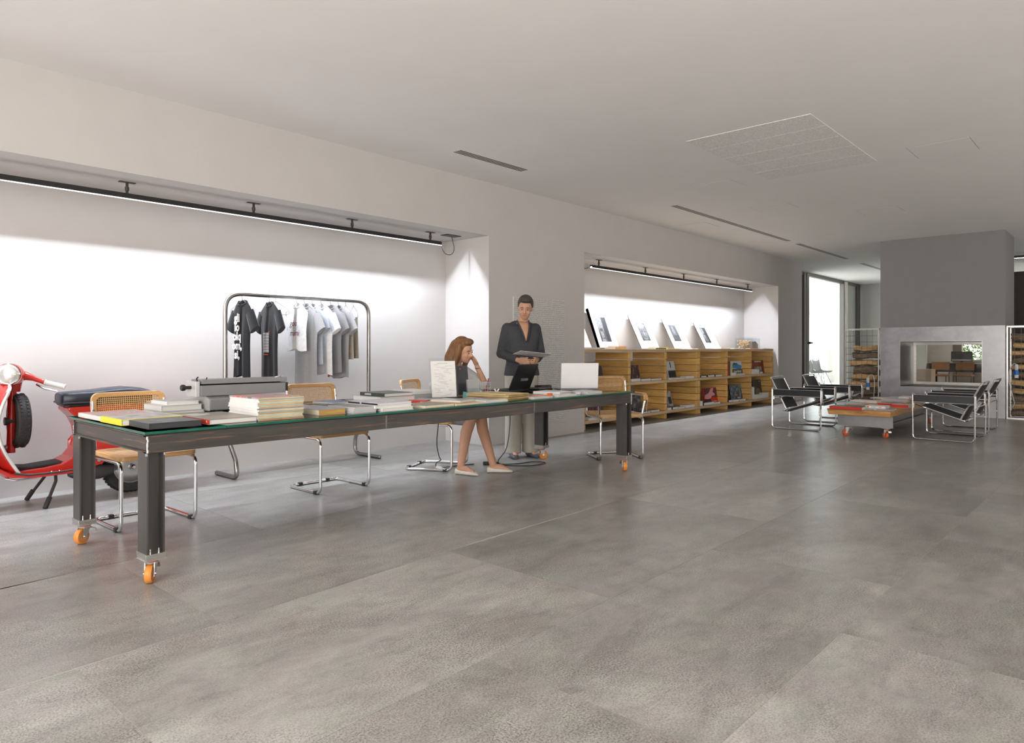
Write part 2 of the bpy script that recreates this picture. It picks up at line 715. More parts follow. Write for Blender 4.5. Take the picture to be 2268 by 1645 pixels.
rows = [lambda x: 6.58, lambda x: 5.62, lin(4.08, 0.08, 1.34, 0.4, 5.6), lin(2.84, 0.045, 0.8, 0.0, 3.2),
        lin(1.79, 0.012, 1.0, 0.0, 10.0), lin(0.905, -0.006, 2.0, 0.0, 9.0), lambda x: -0.08, lambda x: -1.03,
        lambda x: -1.99, lambda x: -2.94, lambda x: -3.9, lambda x: -4.85, lambda x: -5.68]
cols = [2.05, 2.2, 1.335, 0.795, 1.842, 2.981, 1.95, 2.85, 2.0, 2.9, 2.0, 2.9]
for k in range(len(rows) - 1):
    xs = [cols[k]]
    while xs[-1] < 26.9:
        xs.append(xs[-1] + (1.76 if k == 2 and len(xs) < 3 else 1.88))
    while xs[0] > -3.5:
        xs.insert(0, xs[0] - 1.88)
    for a, b in zip(xs[:-1], xs[1:]):
        a, b = max(a, -3.58), min(b, 26.95)
        if b - a < 0.05:
            continue
        g = 0.0016
        y = [rows[k + 1](a) + g, rows[k + 1](b) + g, rows[k](b) - g, rows[k](a) - g]
        x = [a + g, b - g, b - g, a + g]
        cx_, cy_ = sum(x) / 4, sum(y) / 4
        mb = MB()
        top = [(x[i] - cx_, y[i] - cy_, 0.0) for i in range(4)]
        bot = [(x[i] - cx_, y[i] - cy_, -0.012) for i in range(4)]
        mb.add(bot + top, [(4, 5, 6, 7), (0, 1, 5, 4), (1, 2, 6, 5), (2, 3, 7, 6), (3, 0, 4, 7)])
        mb.build('tile', TILE, floor, loc=(cx_, cy_, 0))

ceiling = struct(MB().box(-3.6, 27, -5.7, 6.6, H, H + 0.2).build('ceiling', CEIL))

# left wall with two niches
mb = MB()
mb.box(-3.6, XE, YW, YN + 0.2, ZS, H)                       # header over the niches
mb.box(-3.6, N1X0, YW, YN + 0.2, 0, ZS)
mb.box(N1X1, N2X0, YW, YN + 0.2, 0, ZS)                     # pier between the niches
mb.box(N2X1, XE, YW, YN + 0.2, 0, ZS)                       # pier at the far end
mb.box(N1X0, N1X1, YN, YN + 0.2, 0, ZS)                     # niche backs
mb.box(N2X0, N2X1, YN, YN + 0.2, 0, ZS)
struct(mb.build('wall_left', WHITE))

# far part: glazing in its own plane, end wall, back room
FAR = mat('far_wall_paint', (0.56, 0.55, 0.52), 0.9, var=0.02, spec=0.2)
struct(MB().box(22.9, 23.1, 4.6, YG + 0.2, 0, H).build('wall_far', FAR))
struct(MB().box(26.8, 27, -5.7, 2.55, 0, H).box(26.8, 27, 2.55, 4.6, 0, 0.75).box(26.8, 27, 2.55, 4.6, 1.75, H)
       .box(26.8, 27, 4.35, 4.8, 0.75, 1.75).box(23.1, 27, 4.6, 4.8, 0, H).build('wall_back', mat('brown_grey_wall', (0.30, 0.265, 0.24), 0.9, var=0.05)))
struct(MB().box(-3.6, 27, -5.9, -5.7, 0, H).build('wall_right', WHITE))
struct(MB().box(-3.8, -3.6, -5.9, 6.7, 0, H).build('wall_rear', WHITE))
BROWN = mat('dark_brown_panel', (0.035, 0.027, 0.022), 0.5, var=0.15, scale=2, stretch=(1, 1, 6))
struct(MB().box(19.6, 19.75, -3.0, 2.35, 0, 2.93).build('wall_partition', BROWN))

# baseboard-free glazing: frames, panels
FR = mat('window_frame_grey', (0.13, 0.12, 0.11), 0.4, 0.5)
FRL = mat('window_post_stone', (0.52, 0.49, 0.44), 0.7, var=0.25, scale=5, stretch=(1, 1, 0.3))
PANEL = mat('grey_sliding_panel', (0.30, 0.31, 0.29), 0.55, var=0.03)
GLASS = clear_mat('window_glass', (0.97, 0.99, 0.98), 1.0)
w1 = struct(thing('window_1', None, None))
MB().box(XE, 23.0, YG - 0.03, YG + 0.07, H - 0.09, H).build('head_frame', FR, w1)
MB().box(XE, 23.0, YG - 0.03, YG + 0.07, 0, 0.03).build('sill_frame', FR, w1)
for a, b, m_ in ((18.10, 18.22, FR), (18.30, 18.46, FR), (21.28, 21.36, FR), (21.36, 21.66, FRL), (22.55, 22.66, FR), (22.74, 22.86, FR)):
    MB().box(a, b, YG - 0.05, YG + 0.07, 0.0, H - 0.02).build('post', m_, w1)
MB().box(XE, 18.10, YG, YG + 0.03, 0.03, H - 0.09).build('sliding_panel', PANEL, w1)
MB().box(21.66, 22.55, YG, YG + 0.03, 0.03, H - 0.09).build('sliding_panel', PANEL, w1)
MB().box(18.46, 21.28, YG + 0.02, YG + 0.028, 0.03, H - 0.09).build('pane', GLASS, w1)
MB().box(18.36, 18.40, YG - 0.11, YG - 0.05, 1.28, 1.34).box(18.36, 18.52, YG - 0.12, YG - 0.10, 1.29, 1.33).build('handle', DARK, w1)

# window of the back room
w2 = struct(thing('window_2', None, None))
MB().box(26.8, 26.9, 2.55, 4.35, 0.75, 0.80).box(26.8, 26.9, 2.55, 4.35, 1.70, 1.75).box(26.8, 26.9, 3.55, 3.62, 0.8, 1.7).box(26.8, 26.9, 2.55, 2.6, 0.8, 1.7).build('frame', FRL, w2)
MB().box(26.84, 26.85, 2.6, 4.35, 0.8, 1.7).build('pane', GLASS, w2)

# chimney breast
GREYP = mat('grey_chimney_paint', (0.30, 0.29, 0.285), 0.85, var=0.02, spec=0.2)
FX0, FX1, FY0, FY1 = 13.97, 15.04, 1.655, 3.54
struct(MB().box(FX0 + 0.012, FX1, FY0, FY1, 1.545, H).build('wall_chimney', GREYP))

# ------------------------------------------------------------------ outside, seen through the glazing
CONC = mat('sunlit_concrete', (0.62, 0.60, 0.56), 0.9, var=0.2, scale=2.2, stretch=(1, 1, 0.35))
struct(MB().box(16.4, 60, 6.6, 40, -0.25, -0.05).build('floor_terrace', CONC))
x0 = ony(1834, 700, 8.2).x
x1 = ony(1867, 700, 8.2).x
tag(MB().box(x0, x1, 8.2, 8.3, -0.05, 4.2).build('concrete_pillar', CONC),
    'weathered pale concrete pillar outside the tall window', 'pillar')
tag(MB().box(18.0, 40.0, 13.0, 13.6, 3.05, 3.55).box(18.0, 40, 12.9, 13.0, 2.82, 2.92).build('canopy_beam', CONC),
    'pale concrete canopy beam outside the tall window', 'beam')

# ------------------------------------------------------------------ ceiling fittings
SLOT = mat('vent_slot_black', (0.012, 0.011, 0.011), 0.8)


def vent(xa, xb, yc, label, n=4, w=0.115):
    t = thing('linear_air_vent', label, 'air vent', ((xa + xb) / 2, yc, H), group='slot vents in the ceiling')
    L = (xb - xa) / 2
    MB().box(-L - 0.01, L + 0.01, -w / 2 - 0.012, w / 2 + 0.012, -0.0015, 0.0).build('frame', CEIL, t)
    for k in range(n):
        y = -w / 2 + w * (k + 0.5) / n
        MB().box(-L, L, y - w / n * 0.23, y + w / n * 0.23, -0.003, -0.001).build('slot', SLOT, t)


vent(4.76, 5.785, 5.06, 'short four-slot ceiling vent above the perforated wall panel')
vent(8.58, 12.80, 4.77, 'longest three-slot ceiling vent in front of the bookcases', 3, 0.10)
vent(13.24, 16.23, 4.77, 'slot ceiling vent just beyond the longest vent', 3, 0.10)
vent(17.25, 19.6, 4.77, 'farthest slot ceiling vent running behind the grey chimney', 3, 0.10)

PERF = hole_mat('perforated_ceiling_sheet', (0.86, 0.845, 0.83), 0.020, 0.007, 0.9, axes=(0, 1), back=(0.50, 0.48, 0.46))
g = thing('ceiling_grille', 'large perforated white grille panel flush in the ceiling', 'grille', (7.0, 2.63, H))
for k in range(5):
    a = -1.0 + 0.4 * k
    MB().box(a + 0.003, a + 0.397, -0.575, 0.575, -0.004, 0.0).build('perforated_strip', PERF, g)
GAP = mat('hatch_gap', (0.30, 0.28, 0.27), 0.9)
for xa, xb, ya, yb, lb in ((7.66, 8.19, 1.18, 1.71, 'square ceiling hatch to the right of the perforated grille'),
                           (7.70, 8.19, 3.54, 4.05, 'square ceiling hatch to the left of the perforated grille'),
                           (9.42, 9.91, 3.54, 4.06, 'square ceiling hatch beside the middle of the longest vent'),
                           (10.66, 11.15, 2.50, 3.02, 'square ceiling hatch nearest the grey chimney'),
                           (10.02, 10.58, 5.04, 5.50, 'square ceiling hatch between longest vent and left wall')):
    t = thing('access_hatch', lb, 'hatch', ((xa + xb) / 2, (ya + yb) / 2, H), group='ceiling access hatches')
    a, b = (xb - xa) / 2, (yb - ya) / 2
    MB().box(-a, a, -b, b, -0.0006, 0).build('rim', GAP, t)
    MB().box(-a + 0.005, a - 0.005, -b + 0.005, b - 0.005, -0.0022, -0.0003).build('cover', CEIL, t)

# linear lamp on the ceiling beyond the chimney
t = thing('ceiling_light_bar', 'thin white light bar on the ceiling behind the chimney', 'ceiling light', (17.6, 1.3, H))
MB().box(-0.02, 0.02, -0.9, 0.9, -0.10, -0.05).build('housing', DARK, t)
MB().box(-0.015, 0.015, -0.88, 0.88, -0.105, -0.10).build('diffuser', emit_mat('bar_glow', (1, 0.98, 0.95), 6.0), t)
for yy in (-0.7, 0.7):
    MB().box(-0.005, 0.005, yy - 0.005, yy + 0.005, -0.05, 0).build('hanger_rod', DARK, t)

# ------------------------------------------------------------------ track lights in the niches
LED = emit_mat('led_strip', (1.0, 0.985, 1.0), 30.0)
INNER = mat('lamp_reflector_white', (0.85, 0.85, 0.85), 0.6, var=0.01)


def track_light(name, xa, xb, mounts, label, power):
    yb, zb = 6.07, 2.385
    t = thing(name, label, 'track light', ((xa + xb) / 2, yb, zb), group='track lights in the wall niches')
    L = (xb - xa) / 2
    # inverted channel: roof, near cheek, wall cheek (a little deeper, white inside)
    MB().box(-L, L, -0.020, 0.020, 0.0, 0.022).box(-L, L, -0.020, -0.017, -0.0185, 0.0).build('housing', BLACK, t)
    MB().box(-L, L, -0.0205, -0.0165, -0.0265, -0.0188).build('lit_edge', emit_mat('opal_edge', (0.95, 0.97, 1.0), 2.2), t)
    MB().box(-L, L, 0.016, 0.020, -0.0175, 0.0).build('reflector', INNER, t)
    MB().box(-L, L, -0.004, 0.004, -0.0012, -0.0002).build('led_strip', LED, t)
    for mx in mounts:
        x = mx - (xa + xb) / 2
        b = MB().box(x - 0.008, x + 0.008, -0.008, 0.008, 0.022, ZS - zb).lathe([(0.016, 0.045), (0.016, 0.075)], 10, (x, 0, 0)).build('bracket', DARK, t)
        MB().box(x - 0.06, x + 0.06, -0.02, 0.02, ZS - zb - 0.006, ZS - zb - 0.0005).build('mount_plate', DARK, b)
    a = area(name + '_beam', ((xa + xb) / 2, yb, zb - 0.002), (0, 0, -1), xb - xa - 0.02, 0.007, power, (0.83, 0.89, 1.0))
    a.rotation_euler = (0, 0, 0)
    return t


def cable(name, pts, label=None, parent=None, r=0.004, m=BLACK, cat='cable', n=6, group=None):
    P_ = [Vector(p) for p in pts]
    out = []
    for i in range(len(P_) - 1):                              # Catmull-Rom through the points
        p0, p1, p2, p3 = P_[max(i - 1, 0)], P_[i], P_[i + 1], P_[min(i + 2, len(P_) - 1)]
        for k in range(8):
            s = k / 8
            out.append(0.5 * ((2 * p1) + (p2 - p0) * s + (2 * p0 - 5 * p1 + 4 * p2 - p3) * s * s + (3 * p1 - p0 - 3 * p2 + p3) * s ** 3))
    out.append(P_[-1])
    o = MB().tube(out, r, n).build(name, m, parent, smooth=True)
    if parent is None:
        tag(o, label, cat, group)
    return o


t1 = track_light('track_light', -2.4, 5.45, [0.98, 2.06, 3.14, 4.22, 5.29], 'long black track light above the clothes rack', 190)
cable('lamp_cable', [(1.90 + 2.03, 0, 0), (3.95, 0, -0.06), (4.0, 0, -0.11), (4.09, 0, -0.11), (4.14, 0, -0.04), (4.10, 0, 0.10)], parent=t1)
MB().box(3.98, 4.20, -0.06, 0.06, 0.107, 0.1145).build('ceiling_plate', DARK, t1)
t2 = track_light('track_light', 8.45, 14.2, [8.65, 9.98, 11.28, 12.59, 14.02], 'track light above the wooden bookcases', 140)
cable('lamp_cable', [(-2.88, 0, 0), (-3.05, 0, -0.05), (-3.3, 0.1, -0.02), (-3.48, 0.2, 0.0)], parent=t2)

# perforated panel on the pier
PEG = hole_mat('perforated_panel', (0.62, 0.61, 0.59), 0.0254, 0.0085, 0.6, axes=(0, 2), back=(0.15, 0.15, 0.15))
p = thing('perforated_panel', 'tall grey perforated metal panel on the pier', 'panel', (6.85, YW - 0.001, 0.19))
MB().box(-0.508, 0.508, -0.022, -0.016, 0, 1.61).build('sheet', PEG, p)
RIM = mat('panel_rim', (0.68, 0.67, 0.65), 0.5)
MB().box(-0.508, -0.500, -0.016, 0, 0, 1.61).box(0.500, 0.508, -0.016, 0, 0, 1.61).box(-0.5, 0.5, -0.016, 0, 0, 0.008).box(-0.5, 0.5, -0.016, 0, 1.602, 1.61).build('rim', RIM, p)
# ================================================================== THE STEEL TABLE
RAW = steel_mat('raw_steel', (0.115, 0.108, 0.103), 0.42, rust=0.55, metal=0.75, stretch=(0.4, 0.4, 2.0), blot=0.25)
RAWLEG = steel_mat('raw_steel_leg', (0.135, 0.128, 0.123), 0.42, rust=0.0, metal=0.75, stretch=(2.0, 2.0, 0.3), blot=0.22)
WELD = mat('weld_bead', (0.55, 0.54, 0.53), 0.3, 0.9, var=0.3, scale=60, bump=0.6)
BRIGHT = mat('ground_steel', (0.60, 0.59, 0.57), 0.28, 0.95, var=0.15, scale=30, stretch=(0.3, 0.3, 3))
ZINC = mat('zinc_plate', (0.78, 0.78, 0.76), 0.22, 0.95, var=0.06)
ORANGE = mat('orange_polyurethane', (0.74, 0.27, 0.05), 0.42, var=0.06)
ORANGE2 = mat('orange_red_seal', (0.72, 0.14, 0.03), 0.5, var=0.06)
HUB = mat('grey_hub', (0.17, 0.16, 0.16), 0.45, 0.2)
GREEN = mat('green_glass_edge', (0.012, 0.11, 0.075), 0.08, var=0.5, scale=3, spec=0.6)
TGLASS = clear_mat('table_glass', (0.86, 0.93, 0.90), 1.0, 0.015)

TX0, TX1, TY0, TY1, TZ = 1.30, 5.62, 3.57, 4.70, 0.75
table = thing('steel_table', 'long raw steel table with green-edged glass top on orange casters', 'table', (TX0, TY0, 0))
LX, LY = TX1 - TX0, TY1 - TY0


def channel(L, h, w, t):
    """C profile: web at v=0, flanges to +v; runs along +u"""
    return [(0, 0), (w, 0), (w, t * 1.4), (t, t * 1.9), (t, h - t * 1.9), (w, h - t * 1.4), (w, h), (0, h)]


ZB0, ZB1 = 0.641, 0.729
pr = channel(1, ZB1 - ZB0, 0.045, 0.006)
o_ = MB().prism([(v, ZB0 + z) for v, z in pr], 'x', 0.0, LX).build('beam', RAW, table, bevel=0.002)
MB().prism([(LY - v, ZB0 + z) for v, z in pr], 'x', 0.0, LX).build('beam', RAW, table, bevel=0.002)
# end beams show their open side with root radius and lower flange
for s_, xo in ((1, 0.0), (-1, LX)):
    pe = [(0.012, 0), (-0.0, 0.0), (-0.0, 0.007), (0.012, 0.013), (0.012, ZB1 - ZB0 - 0.013), (0, ZB1 - ZB0 - 0.007), (0, ZB1 - ZB0), (0.05, ZB1 - ZB0), (0.05, ZB1 - ZB0 - 0.006), (0.02, ZB1 - ZB0 - 0.012), (0.02, 0.012), (0.05, 0.006), (0.05, 0)]
    MB().prism([(xo + s_ * v, ZB0 + z) for v, z in pe], 'y', 0.008, LY - 0.008).build('beam', RAW, table)
# corner weld beads
for x_, y_ in ((0.004, 0.0), (LX - 0.004, 0.0), (0.004, LY), (LX - 0.004, LY)):
    MB().tube([(x_ + random.uniform(-0.0015, 0.0015), y_ + random.uniform(-0.001, 0.001), ZB0 + 0.004 + (ZB1 - ZB0 - 0.008) * k / 14) for k in range(15)],
              [0.0055 + random.uniform(-0.0012, 0.0018) for _ in range(15)], 7).build('weld_bead', WELD, table, smooth=True)
for xx in (1.44, 2.90):                                       # welded splices along the front beam
    MB().box(xx - 0.006, xx + 0.006, -0.0018, 0.0, ZB0 + 0.002, ZB1 - 0.002).build('splice_weld', steel_mat('splice_weld', (0.3, 0.28, 0.27), 0.5, blot=0.5), table)
# sheet under the glass, stand-off pads, the glass itself
MB().box(0.01, LX - 0.01, 0.01, LY - 0.01, ZB1, ZB1 + 0.004).build('steel_sheet', steel_mat('dark_steel_sheet', (0.055, 0.053, 0.052), 0.38, metal=0.6), table)
gx0, gx1, gy0, gy1, gz0, gz1 = -0.018, LX + 0.03, -0.022, LY + 0.022, 0.7375, TZ
seams = [gx0, 0.385, 1.43, 3.07, gx1]
for ga, gb in zip(seams[:-1], seams[1:]):
    gl = MB()
    vs = [(x, y, z) for z in (gz0, gz1) for y in (gy0, gy1) for x in (ga + 0.001, gb - 0.001)]
    gl.add(vs, [(4, 5, 7, 6), (0, 2, 3, 1)], 0)
    gl.add(vs, [(0, 1, 5, 4), (1, 3, 7, 5), (3, 2, 6, 7), (2, 0, 4, 6)], 1)
    gl.build('glass_pane', [TGLASS, GREEN], table)
for xx in (0.4, 1.4, 2.4, 3.4, 4.1):
    for yy in (0.025, LY - 0.025):
        MB().lathe([(0.012, ZB1 + 0.004), (0.012, gz0)], 10, (xx, yy, 0)).build('standoff_pad', BRIGHT, table)


def caster_parts(root, x, y, ang, zt, r=0.047, brake=True, tread=ORANGE, plate=None, small=False):
    """top plate at zt, swivel, fork and wheel rolling on the floor; ang turns the fork"""
    M = Matrix.Translation((x, y, 0)) @ Matrix.Rotation(ang, 4, 'Z')
    k = r / 0.047
    c = MB()
    hw = plate or 0.052
    for a in ([(-hw, hw)] if True else []):
        c.box(-hw, hw, -hw, hw, zt - 0.006 * k, zt, M=Matrix.Translation((x, y, 0)))
    body = c.build('caster', ZINC, root)
    MB().lathe([(0.036 * k, zt - 0.016 * k), (0.040 * k, zt - 0.012 * k), (0.040 * k, zt - 0.006 * k)], 20, (x, y, 0)).build('swivel_seal', ORANGE2, body, smooth=True)
    off = 0.022 * k
    fk = MB()
    zb = zt - 0.016 * k
    fk.lathe([(0.034 * k, zb - 0.010 * k), (0.036 * k, zb)], 20, (x, y, 0))
    for s in (-1, 1):
        yy = s * 0.022 * k
        fk.prism([(-0.026 * k, zb), (0.026 * k, zb), (off + 0.014 * k, r - 0.012 * k), (off - 0.014 * k, r - 0.012 * k)], 'y', yy - 0.0018, yy + 0.0018, M=M)
    fk.box(-0.028 * k, 0.028 * k, -0.022 * k, 0.022 * k, zb - 0.004, zb, M=M)
    fk.lathe([(0.006 * k, -0.030 * k), (0.006 * k, 0.030 * k)], 8, M @ Vector((off, 0, r)), axis='y', M=Matrix.Rotation(ang, 3, 'Z'))
    fk.build('fork', ZINC, body, smooth=False)
    R3 = Matrix.Rotation(ang, 3, 'Z')
    ctr = M @ Vector((off, 0, r))
    w = 0.0165 * k
    wh = MB().lathe([(r * 0.70, -w), (r - 0.004, -w), (r, -w * 0.6), (r, w * 0.6), (r - 0.004, w), (r * 0.70, w)], 28, ctr, axis='y', M=R3).build('wheel', tread, body, smooth=True)
    MB().lathe([(0.010 * k, -w - 0.002), (r * 0.55, -w * 0.55), (r * 0.69, -w - 0.001), (r * 0.71, -w), (r * 0.71, w), (r * 0.69, w + 0.001), (r * 0.55, w * 0.55), (0.010 * k, w + 0.002)], 24, ctr, axis='y', M=R3).build('hub', HUB, body, smooth=True)
    if brake:
        MB().prism([(-0.030 * k, zb - 0.012 * k), (-0.062 * k, zb - 0.026 * k), (-0.070 * k, zb - 0.050 * k), (-0.066 * k, zb - 0.051 * k), (-0.058 * k, zb - 0.029 * k), (-0.028 * k, zb - 0.018 * k)], 'y', -0.024 * k, 0.024 * k, M=M).build('brake_pedal', ZINC, body)
    return body


# legs: H section, web parallel to the long side
for lx, ly, ang in ((0.0, 0.0, -2.2), (0.0, LY - 0.115, -2.6), (LX - 0.084, 0.0, -2.3), (LX - 0.084, LY - 0.115, -0.6)):
    zt_, zb_ = 0.641, 0.150
    a, bq, tf, tw = 0.084, 0.115, 0.008, 0.006
    prof = [(0, 0), (tf, 0), (tf, bq / 2 - tw), (a - tf, bq / 2 - tw), (a - tf, 0), (a, 0), (a, bq), (a - tf, bq), (a - tf, bq / 2 + tw), (tf, bq / 2 + tw), (tf, bq), (0, bq)]
    if ly == 0.0:
        pass
    leg = MB().prism([(lx + u, ly + v) for u, v in prof], 'z', zb_, zt_).build('leg', RAWLEG, table)
    MB().box(lx - 0.006, lx + a + 0.006, ly - 0.006, ly + bq + 0.006, zb_ - 0.016, zb_).box(lx - 0.004, lx + a + 0.004, ly - 0.004, ly + bq + 0.004, zb_ - 0.030, zb_ - 0.0165).build('foot_plate', BRIGHT, leg, bevel=0.0015)
    for bx, by in ((0.022, 0.018), (a - 0.022, 0.018), (0.022, bq - 0.018), (a - 0.022, bq - 0.018)):
        MB().lathe([(0.005, zb_), (0.005, zb_ + 0.022)], 8, (lx + bx, ly + by, 0)).build('bolt', ZINC, leg)
    for wx in (0.0, a):
        MB().tube([(lx + wx, ly + 0.002 + random.uniform(-0.001, 0.001), zt_ - 0.012 + 0.012 * k / 3) for k in range(4)], 0.006, 6).build('tack_weld', WELD, leg, smooth=True)
    caster_parts(table, lx + a / 2, ly + bq / 2, ang, zb_ - 0.030, r=0.046)
# ================================================================== CANE CHAIRS
BEECH = wood_mat('beech_wood', (0.50, 0.27, 0.10), (0.66, 0.39, 0.17), axis=0, rough=0.38)
CANE = hole_mat('woven_cane_back', (0.62, 0.38, 0.15), 0.0135, 0.0092, 0.55, axes=(0, 2))
CANES = hole_mat('woven_cane_seat', (0.66, 0.45, 0.22), 0.0135, 0.0075, 0.55, axes=(0, 1))


def rrect(w, h, r, n=5):
    pts = []
    for cx_, cy_, a0 in ((w - r, h - r, 0), (-w + r, h - r, PI / 2), (-w + r, -h + r, PI), (w - r, -h + r, 1.5 * PI)):
        for k in range(n + 1):
            a = a0 + PI / 2 * k / n
            pts.append((cx_ + r * math.cos(a), cy_ + r * math.sin(a)))
    return pts


def ring_board(mb, outer, inner, place, t):
    """frame board between two outlines with the same count; place(u,v,w) -> point"""
    n = len(outer)
    vs = [place(u, v, -t / 2) for u, v in outer] + [place(u, v, t / 2) for u, v in outer] + \
         [place(u, v, -t / 2) for u, v in inner] + [place(u, v, t / 2) for u, v in inner]
    fs = []
    for k in range(n):
        j = (k + 1) % n
        fs += [(k, j, n + j, n + k), (2 * n + j, 2 * n + k, 3 * n + k, 3 * n + j),
               (n + k, n + j, 3 * n + j, 3 * n + k), (j, k, 2 * n + k, 2 * n + j)]
    mb.add(vs, fs)


def cane_chair(name, label, loc, rotz, arms=False):
    t = thing(name, label, 'chair', loc, rotz, 'cane chairs round the steel table')
    W2, r = 0.232, 0.0125
    yb, yf = 0.235, -0.235
    half = [(0, yb, r), (W2, yb, r), (W2, yf, r), (W2, yf, 0.435), (W2, 0.215, 0.435), (W2, 0.275, 0.80)]
    right = [Vector(p) for p in half]
    left = [Vector((-p[0], p[1], p[2])) for p in half[::-1]]
    rad = [0, 0.06, 0.055, 0.055, 0.05, 0]
    path = fillet(right[::-1] + left[1:-1][::1] + [left[-1]], 0.055) if False else None
    full = [Vector((W2, 0.275, 0.80)), Vector((W2, 0.215, 0.435)), Vector((W2, yf, 0.435)), Vector((W2, yf, r)), Vector((W2, yb, r)),
            Vector((-W2, yb, r)), Vector((-W2, yf, r)), Vector((-W2, yf, 0.435)), Vector((-W2, 0.215, 0.435)), Vector((-W2, 0.275, 0.80))]
    path = fillet(full, [0, 0.05, 0.06, 0.06, 0.055, 0.055, 0.06, 0.06, 0.05, 0], 6)
    MB().tube(path, r, 10).build('tube_frame', CHROME, t, smooth=True)
    for gx, gy in ((W2, -0.17), (-W2, -0.17), (0.13, yb), (-0.13, yb)):
        MB().box(gx - 0.016, gx + 0.016, gy - 0.016, gy + 0.016, 0.0, 0.027).build('glide', BLACK, t)
    # seat
    sz = 0.463

    def seat_pl(u, v, w):
        return (u, v - 0.005, sz + w - 0.010 * max(0, (-v - 0.15)) * 4)
    mb = MB()
    ring_board(mb, rrect(0.245, 0.235, 0.045), rrect(0.190, 0.178, 0.03), seat_pl, 0.030)
    mb.build('seat_frame', BEECH, t, smooth=False, bevel=0.004)
    mb = MB()
    pts = rrect(0.192, 0.180, 0.03)
    mb.add([(u, v - 0.005, sz + 0.010) for u, v in pts], [tuple(range(len(pts)))])
    mb.build('seat_cane', CANES, t)
    # back, gently curved about a vertical axis and leaning back
    bh, zc = 0.128, 0.725

    def back_pl(u, v, w):
        lean = 0.16
        cy_ = 0.262 + v * lean - 0.12 * (1 - (u / 0.24) ** 2) * 0.0 + 0.030 * (1 - (u / 0.24) ** 2)
        return (u, cy_ + w, zc + v)
    mb = MB()

    def dense(o):
        out = []
        for i in range(len(o)):
            a, b = Vector((*o[i], 0)), Vector((*o[(i + 1) % len(o)], 0))
            m_ = max(1, int((b - a).length / 0.05))
            for k in range(m_):
                p_ = a.lerp(b, k / m_)
                out.append((p_.x, p_.y))
        return out
    def dense_pair(w, h, r_, w2, h2, r2):
        o, i_ = rrect(w, h, r_), rrect(w2, h2, r2)
        oo, ii = [], []
        for k in range(len(o)):
            j = (k + 1) % len(o)
            a, b = o[k], o[j]
            c, d = i_[k], i_[j]
            m_ = max(1, int(math.hypot(b[0] - a[0], b[1] - a[1]) / 0.05))
            for q in range(m_):
                s = q / m_
                oo.append((a[0] + (b[0] - a[0]) * s, a[1] + (b[1] - a[1]) * s))
                ii.append((c[0] + (d[0] - c[0]) * s, c[1] + (d[1] - c[1]) * s))
        return oo, ii
    oo, ii = dense_pair(0.240, bh, 0.05, 0.206, bh - 0.030, 0.032)
    ring_board(mb, oo, ii, back_pl, 0.024)
    mb.build('back_frame', BEECH, t, bevel=0.004)
    mb = MB()
    nx, nz = 12, 4
    vs = [back_pl(-0.208 + 0.416 * i / nx, -(bh - 0.028) + 2 * (bh - 0.028) * j / nz, 0.0) for j in range(nz + 1) for i in range(nx + 1)]
    fs = [(j * (nx + 1) + i, j * (nx + 1) + i + 1, (j + 1) * (nx + 1) + i + 1, (j + 1) * (nx + 1) + i) for j in range(nz) for i in range(nx)]
    mb.add(vs, fs)
    mb.build('back_cane', CANE, t)
    for s in (-1, 1):
        for zz in (0.65, 0.74):
            MB().lathe([(0.006, -0.004), (0.008, 0.0)], 8, (s * W2, 0.262 + (zz - zc) * 0.16 - 0.012, zz), axis='y').build('screw', BRIGHT, t)
    if arms:
        for s in (-1, 1):
            MB().tube(fillet([(s * W2, 0.25, 0.64), (s * (W2 + 0.03), 0.10, 0.665), (s * (W2 + 0.03), -0.20, 0.665), (s * (W2 + 0.02), -0.23, 0.60), (s * W2, -0.20, 0.44)], 0.05), r * 0.9, 8).build('arm_tube', CHROME, t, smooth=True)
            MB().prism([(0.14, 0.675), (0.10, 0.690), (-0.19, 0.692), (-0.235, 0.670), (-0.245, 0.62), (-0.228, 0.62), (-0.218, 0.660), (-0.185, 0.676), (0.10, 0.674)], 'x', s * (W2 + 0.03) - 0.024, s * (W2 + 0.03) + 0.024).build('armrest', BEECH, t, bevel=0.006)
    return t


cane_chair('cane_chair', 'cane chair at the near end of the table beside red scooter', (1.79, 4.945, 0), 0.02)
cane_chair('cane_chair', 'cane chair behind the stack of colourful magazines', (3.26, 5.015, 0), 0.0)
cane_chair('cane_chair', 'cane chair turned sideways under the seated woman', (4.52, 5.09, 0), 0.48)
c4 = cane_chair('cane_chair', 'cane armchair at the far table end behind silver laptop', (6.22, 4.17, 0), -0.62, arms=True)
TAGM = mat('paper_tag', (0.72, 0.71, 0.69), 0.8)
tag(MB().box(-0.03, 0.03, -0.001, 0.001, -0.11, 0.0).tube([(0, 0, 0), (0.0, 0, 0.05)], 0.0015, 5).build('price_tag', TAGM, loc=(6.27, 3.79, 0.60), rot=(0.15, 0.1, 0.6)),
    'white paper tag hanging from the cane armchair', 'tag')
# ================================================================== BOOKS AND THINGS ON THE STEEL TABLE
def cmat(name, col, rough=0.42, var=0.05, **k):
    return mat('cover_' + name, col, rough, var=var, **k)


